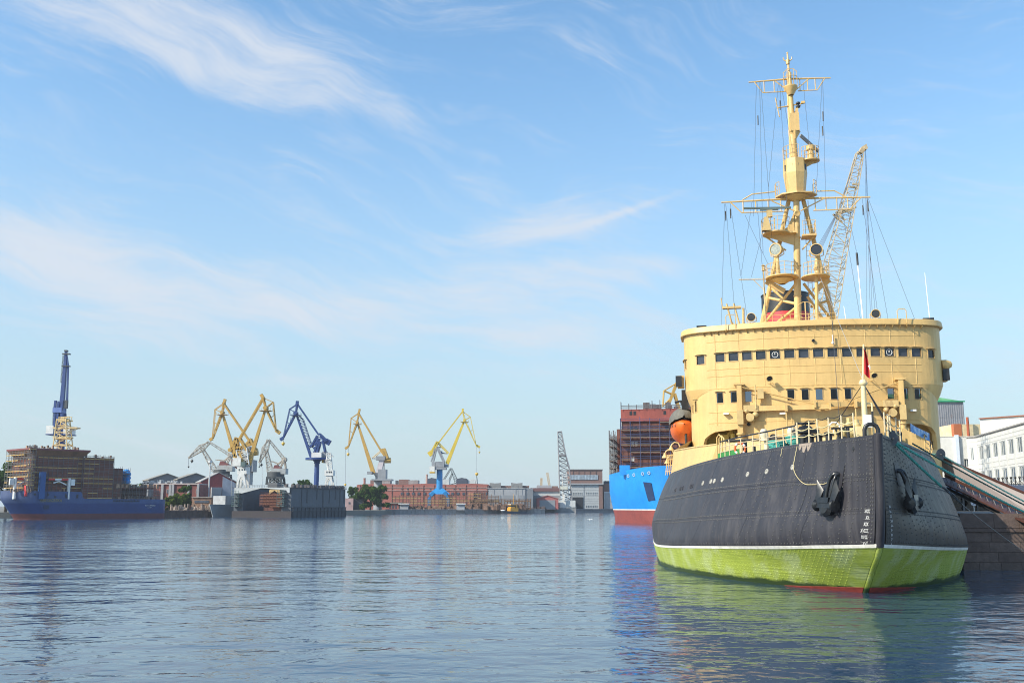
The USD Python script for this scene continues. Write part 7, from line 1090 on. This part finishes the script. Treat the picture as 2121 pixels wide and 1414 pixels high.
for x0, xm, x1, lb in ((886, 905, 930, 'navy roof hall left of the thin dark crane'), (946, 968, 988, 'navy roof hall right of the thin dark crane')):
    t2 = thing('navy_hall', lb, 'building', (*at(x0, 1047, 745)[:2], 2.2)); b = MB(); b.slab([(0, 2.2), ((xm - x0) * .361, 2.2), ((xm - x0) * .361, zt(991) + 1.5), ((xm - x0) * .18, zt(990) + 1.9), (0, zt(991.5) + 1.4)], at(x0, 1047, 755) * [1, 1, 0], (1, 0, 0), (0, 0, 1), 10); part(t2, 'end_wall', b, navy); b = MB(); b.lo((at(xm, 1000, 745)[0], 746, 2.2), (at(x1, 1000, 745)[0], 760, zt(992) + 1.3)); part(t2, 'side_wall', b, M('navy_side', (.50, .52, .52), .6, .12, .4, streak=.3))
for x0, x1, y, m_, lb in ((753, 757.6, 989.6, M('chimney_red', (.24, .10, .08), .85), 'short brick red chimney left of the ochre crane column'), (882, 886.3, 981.8, M('chimney_pale', (.34, .24, .21), .85), 'tall pinkish chimney left of the sky blue column')): b = MB(); q = at((x0 + x1) / 2, y, 730); r = (x1 - x0) * .354 / 2; b.lathe([(r * 1.2, 2), (r, q[2] - .6), (r * 1.12, q[2] - .5), (r * 1.12, q[2]), (0, q[2])], (q[0], 730, 0), 14); solo('chimney', b, m_, lb, 'chimney', smooth=40)
b = MB(); pbox(b, 910, 1023.5, 935, 1036, 636, 8, 2.2); solo('steel_block', b, rust_m, 'dark rusty ship section beside the feet of the sky blue column', 'ship section')
t = thing('ship_section', 'coppery scaffolded ship section at the right end of the red workshop', 'ship section', (*at(987, 1047, 640)[:2], 2.2)); b = MB(); pbox(b, 970, 1019, 981, 1040, 640, 8, 2.2); part(t, 'plating', b, M('copper', (.42, .17, .11), .7, .25, .4)); b = MB(); pbox(b, 981, 1018.5, 1006, 1040, 641, 8, 2.2); part(t, 'plating', b, rust_m); FS2 = Fr(at(969, 1047, 638)[:2], 0); scaffold(t, FS2, 0, 11.5, 0, 0, 3, 12, 1.6, 1.8, pole_m, scaf)
for x, y0, lb, w in ((846, 1010, 'thin lattice stair tower left before the red workshop', 1.2), (868, 1006, 'pale lattice stair tower in the middle before the red workshop', 2.4), (877, 1006, 'pale lattice stair tower right before the red workshop', 2.0), (964, 1008, 'thin lattice mast before the right end of the red workshop', 1.0), (1073, 1005, 'dark lattice stair tower before the grey hall', 2.6)): b = MB(); q = at(x, y0, 632); b.lattice((q[0], 632, 2.2), q, w, w, 10, .1); solo('lattice_tower', b, M('tower_steel', (.25, .25, .25), .6, .2), lb, 'lattice tower')
# grey hall, maroon building, red garage, big hangar
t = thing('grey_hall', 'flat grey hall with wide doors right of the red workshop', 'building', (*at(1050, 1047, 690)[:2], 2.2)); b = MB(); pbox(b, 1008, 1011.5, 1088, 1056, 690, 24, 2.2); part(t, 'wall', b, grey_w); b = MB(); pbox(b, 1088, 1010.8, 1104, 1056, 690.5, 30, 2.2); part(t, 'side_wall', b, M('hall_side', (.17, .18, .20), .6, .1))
for x0, x1 in ((1012, 1037), (1041, 1066), (1074, 1085)): b = MB(); pbox(b, x0, 1025, x1, 1050, 689.7, .6); part(t, 'door', b, grey_dr)
for x in (1023.5, 1041.5, 1068, 1081): b = MB(); pbox(b, x, 1012, x + .5, 1024, 689.8, .4); part(t, 'panel_joint', b, grey_dr)
b = MB(); pbox(b, 1008, 1010.6, 1088, 1011.6, 689.6, 25); part(t, 'coping', b, M('coping_light', (.42, .43, .45), .6))
for x0, x1 in ((1014, 1037), (1058.5, 1082)): b = MB(); o = at(x0, 1047, 722); w = (x1 - x0) * .35; b.slab([(0, 2), (w, 2), (w, zt(1000) + 1), (w * .5, zt(1001.5) + 1), (0, zt(1000) + 1)], o * [1, 1, 0] + [0, 6, 0], (1, 0, 0), (0, 0, 1), 6); part(t, 'roof_monitor', b, M('monitor', (.20, .20, .20), .7))
b = MB(); pbox(b, 1012, 1005.5, 1096, 1010, 726, 10); part(t, 'roof_block', b, brown_b)
t = thing('maroon_hall', 'low maroon and white hall behind the red garage', 'building', (*at(1130, 1047, 720)[:2], 2.2)); b = MB(); pbox(b, 1099, 1010, 1161, 1017, 720, 20); part(t, 'upper_wall', b, M('maroon_wall', (.15, .075, .075), .8, .1, .2)); b = MB(); pbox(b, 1103, 1017, 1161, 1056, 721, 20, 2.2); part(t, 'wall', b, M('hall_white', (.44, .45, .45), .6, .1)); b = MB(); pbox(b, 1106, 1026, 1160, 1056, 720.6, 1, 2.2); part(t, 'door', b, grey_dr); b = MB(); pbox(b, 1112, 1004.5, 1142, 1010, 735, 12); part(t, 'roof_block', b, grey_w); b = MB(); pbox(b, 1144, 1006, 1156, 1010, 735, 12); part(t, 'roof_block', b, brown_b)
t, F = gable('small red garage with a grey roller door before the maroon hall', 1111.5, 700, 0, 15, 10, 9.4, 11.6, M('garage_red', (.36, .11, .10), .7, .08), M('garage_roof', (.34, .10, .09), .7), name='garage'); b = MB(F); b.lo((2, -.2, 2.2), (12.8, .1, 8.6)); part(t, 'roller_door', b, grey_dr)
for x, y0, x2, lb in ((1121.5, 989.6, 1121, 'short cream tower crane mast on the skyline'), (1133.5, 978.5, 1138, 'taller cream tower crane mast on the skyline')): b = MB(); b.lattice(at(x2, 1006, 800), at(x, y0, 800), 1.4, 1.4, 9, .2); solo('tower_crane', b, M('tower_cream', (.48, .36, .22), .6), lb, 'crane')
t = thing('hangar', 'big brown brick hangar with tall pale grey doors', 'building', (*at(1214, 1047, 740)[:2], 2.2)); zh = lambda y: at(1214, y, 740)[2]; b = MB(); pbox(b, 1179, 972.6, 1248, 1001, 740, 34); part(t, 'upper_wall', b, brown_b); b = MB(); pbox(b, 1240.5, 1001, 1249, 1056, 740, 34, 2.2); part(t, 'pier', b, brown_b); b = MB(); pbox(b, 1179, 1000.5, 1250, 1003, 739.2, 2); part(t, 'beam', b, grey_w); b = MB(); pbox(b, 1178, 971.5, 1249, 973, 739.4, 35); part(t, 'coping', b, M('coping_dark', (.12, .10, .10), .7))
for k in range(19): b = MB(); x = 1181.6 + k * 3; pbox(b, x, 983, x + 2.6, 993, 739.6, .8); part(t, 'window', b, M('clerestory', (.30, .36, .42), .3, .25, .4))
for x in (1186.5, 1198, 1210, 1222, 1234): b = MB(); pbox(b, x, 973, x + .9, 983, 739.7, .6); part(t, 'pilaster', b, M('pilaster_brown', (.13, .08, .075), .85))
b = MB(); pbox(b, 1180, 1002, 1243, 1056, 741, 1, 2.2); part(t, 'door_frame', b, M('door_white', (.50, .51, .52), .6)); 
for x0, x1, y0, m_ in ((1184.5, 1209.5, 1004, grey_w), (1211, 1241, 1004, grey_w)): b = MB(); pbox(b, x0, y0, x1, 1056, 740.5, .8, 2.2); dr = part(t, 'door', b, M('door_pale', (.38, .40, .41), .6, .06))
b = MB(); pbox(b, 1186, 1029, 1208.5, 1056, 740.3, .4, 2.2); part(t, 'opening', b, M('opening_dark', (.015, .018, .025), .8))
for x0, n, ys in ((1186.5, 6, (1020, 1023)), (1214, 7, (1019.5, 1022.8, 1046.5, 1049))):
    for k in range(n):
        for y in ys: b = MB(); pbox(b, x0 + 3.6 * k, y, x0 + 3.6 * k + 1.6, y + 1.4, 740.3, .4); part(t, 'door_light', b, dark_w)
b = MB()
for y in (1009, 1014, 1027, 1032, 1037, 1042): pbox(b, 1184.5, y, 1241, y + .25, 740.4, .4)
part(t, 'panel_joints', b, grey_dr, kind='stuff')
t = thing('brick_annex', 'brown brick annex beside the blue icebreaker bow', 'building', (*at(1258, 1047, 742)[:2], 2.2)); b = MB(); pbox(b, 1249.2, 1001, 1330, 1056, 744, 30, 2.2); part(t, 'wall', b, brown_b); b = MB(); pbox(b, 1251, 1018, 1300, 1056, 743.2, 1, 2.2); part(t, 'door', b, M('door_white', (.50, .51, .52), .6)); b = MB(); pbox(b, 1253, 1020, 1298, 1056, 743, .5, 2.2); part(t, 'door_panel', b, grey_w); b = MB(); pbox(b, 1252, 995.5, 1300, 1001, 760, 10); part(t, 'roof_block', b, navy)
# pink house by the dock
t = thing('pink_house', 'small faded pink house between the dock and the riverside trees', 'building', (*at(722, 1047, 582)[:2], 2.2)); b = MB(); pbox(b, 713, 1031.5, 731, 1058, 582, 8, 2.2); part(t, 'wall', b, M('pink_wall', (.36, .25, .25), .85, .15, .3)); b = MB(); pbox(b, 731, 1033, 752, 1058, 584, 8, 2.2); part(t, 'side_wall', b, dk_l); b = MB(); pbox(b, 722, 1039, 725, 1043, 581.8, .4); part(t, 'window', b, dark_w)
# background mass behind, far left
# ---------------------------------------------------------------- trees
bark = M('bark', (.08, .06, .045), .9)
def leaf_look(name, c0, c1):
    g = G(); p = g('geometry', 'position'); n = g('noise_texture', 'fac', vector=p, scale=.55, detail=3.0); w = g('geometry', 'random_per_island')
    c = g('mix_color', 'result', fac=g.m('multiply_add', w, .5, g.m('multiply', n, .6)), a=c0, b=c1)
    return g.done(name, surface=g('mix_closure', 'closure', fac=.3, closure1=g('diffuse_bsdf', 'BSDF', color=c), closure2=g('translucent_bsdf', 'BSDF', color=c)))
leaf_a, leaf_b = leaf_look('leaf_dark', (.03, .065, .014), (.11, .17, .035)), leaf_look('leaf_yellow', (.05, .085, .015), (.17, .20, .03))
def tree(label, px, Y, zt_, wid, mat, seed, n=2600, zb=2.2, cat='tree', group=None, leaf=.62, low=.16, name='tree'):
    r = np.random.default_rng(seed); q = at(px, 1047, Y); h_ = zt_ - zb; t = thing(name, label, cat, (q[0], Y, zb), group=group); b = MB(); c0 = np.array([q[0], Y, zb])
    b.tube([c0, c0 + [.1, 0, h_ * .3], c0 + [-.1, .1, h_ * .6], c0 + [.1, 0, h_ * .85]], np.array([.05, .04, .028, .01]) * h_ * .6, 7); cl = []
    for k in range(11):
        a, zf = r.uniform(0, 2 * PI), r.uniform(low + .08, .85); rad = wid / 2 * (1 - abs(zf - .45) * .9) * r.uniform(.35, .8); e = c0 + [rad * math.cos(a), rad * math.sin(a) * .9, h_ * zf]; b.tube([c0 + [0, 0, h_ * (zf - .18)], (c0 + e) / 2 + [0, 0, h_ * .08 + (e[2] - c0[2]) * 0], e] if False else [c0 + [0, 0, max(.3, h_ * (zf - .2))], e], [.012 * h_, .004 * h_], 5); cl.append((e, wid * r.uniform(.10, .2)))
    part(t, 'trunk', b, bark, smooth=60); cl += [(c0 + [r.normal(0, wid * .2), r.normal(0, wid * .18), h_ * r.uniform(low + .1, .93)], wid * r.uniform(.09, .2)) for _ in range(12)]
    C = np.array([c for c, _ in cl]); R = np.array([x for _, x in cl]); i = r.integers(0, len(cl), n); d = r.normal(size=(n, 3)); d /= np.linalg.norm(d, axis=1, keepdims=True); P = C[i] + d * (R[i] * r.uniform(.55, 1.12, n) ** .7)[:, None] * [1, 1, .85]; P[:, 2] = np.maximum(P[:, 2], zb + h_ * low * r.uniform(.4, 1, n))
    nn = unit_rows(d + r.normal(0, .55, (n, 3))); a = unit_rows(np.cross(nn, r.normal(size=(n, 3)))); bb = np.cross(nn, a); s = leaf * r.uniform(.6, 1.4, n)[:, None]; v = np.stack([P - a * s, P + bb * s * .6, P + a * s, P - bb * s * .6], 1).reshape(-1, 3); k = np.arange(n) * 4; m = MB(); m.add(v, np.vstack([np.c_[k, k + 1, k + 2], np.c_[k, k + 2, k + 3]])); part(t, 'crown', m, mat); return t
def unit_rows(v): return v / (np.linalg.norm(v, axis=1, keepdims=True) + 1e-9)
tree('round dark tree standing alone left of the riverside clump', 731, 596, at(731, 1003, 596)[2], 8.5, leaf_a, 1, 1500); tree('left tree of the dense riverside clump', 752, 584, at(752, 1008, 584)[2], 10, leaf_a, 2, 2600, low=.05); tree('tallest tree of the dense riverside clump', 767, 588, at(767, 1002, 588)[2], 11, leaf_a, 3, 2800, low=.05); tree('right tree of the dense riverside clump', 787, 586, at(787, 1003, 586)[2], 10.5, leaf_a, 4, 2800, low=.05)
tree('yellow green bush behind the stern of the unfinished ship', 372, 440, at(372, 1021, 440)[2], 7.5, leaf_b, 5, 1500, cat='bush', low=.05, name='bush'); tree('dark leafy tree before the brick workshop', 382, 444, at(384, 1000, 444)[2], 6.5, leaf_a, 6, 1500, low=.05); tree('bright bush half hidden by the stern of the unfinished ship', 350, 436, at(350, 1026, 436)[2], 6, leaf_b, 7, 900, cat='bush', low=.05, name='bush')
tree('big tree behind the bow of the unfinished ship', 12, 405, at(12, 948, 405)[2], 13, leaf_a, 8, 2600); tree('tall tree at the left end of the scaffolding', 33, 412, at(33, 938, 412)[2], 8, leaf_a, 9, 1500); tree('leafy tree at the left edge of the picture', -8, 400, at(-8, 962, 400)[2], 12, leaf_a, 10, 1500)
tree('tree behind the left crane of the dock', 470, 560, at(470, 992, 560)[2], 10, leaf_b, 11, 1200); tree('tree between the ochre crane legs', 488, 565, at(488, 991, 565)[2], 8, leaf_b, 12, 900); tree('grey green poplar left of the blue crane column', 622, 560, at(622, 991, 560)[2], 7, leaf_a, 13, 900); tree('grey green poplar beside the blue crane column', 636, 562, at(636, 992, 562)[2], 8, leaf_a, 14, 900)
tree('thicket behind the red workshop at left', 300, 560, at(300, 1000, 560)[2], 16, leaf_a, 15, 900)
# a gull over the river
b = MB(); q = at(1222, 1076, 150); b.add([q + [-.55, 0, .18], q + [-.2, .1, .12], q + [0, 0, 0], q + [.2, .1, .12], q + [.55, 0, .2], q + [0, .2, .02], q + [0, -.25, 0]], [[0, 1, 2], [2, 3, 4], [6, 2, 5], [1, 5, 2], [3, 2, 5]]); b.ball(q, .11, (1, 2.2, .9), 1); solo('gull', b, white_p, 'white gull flying low over the water', 'bird')

# ---------------------------------------------------------------- air
gz = G(); hz_m = gz.done('haze_air', volume=gz('principled_volume', 'volume', color=(.86, .92, 1.0), density=HAZE, anisotropy=.2))
b = MB(); b.lo((-4100, -500, -4.2), (4100, 5100, 76)); solo('haze', b, hz_m, 'thin summer haze over the river', 'haze', kind='stuff', loc=(0, 0, 0))

# ---------------------------------------------------------------- groups of alike things
GROUPS = {'tree': 'trees along the far bank', 'bush': 'bushes along the far bank', 'mooring rope': 'green mooring ropes at the right', 'mooring line': 'thin lines hanging from the bow ropes', 'rat guard': 'rat guards on the mooring ropes', 'rope coil': 'rope coils on the foredeck', 'chimney': 'chimneys above the red workshop', 'lattice tower': 'lattice towers on the far quay', 'hut': 'low huts on the far quay', 'quay wall': 'quay walls', 'stacked material': 'material stacked on the far quay'}
for pr in stage.GetPrimAtPath('/World').GetChildren():
    ct = pr.GetCustomDataByKey('category')
    if ct in GROUPS and not pr.GetCustomDataByKey('group'): pr.SetCustomDataByKey('group', GROUPS[ct])
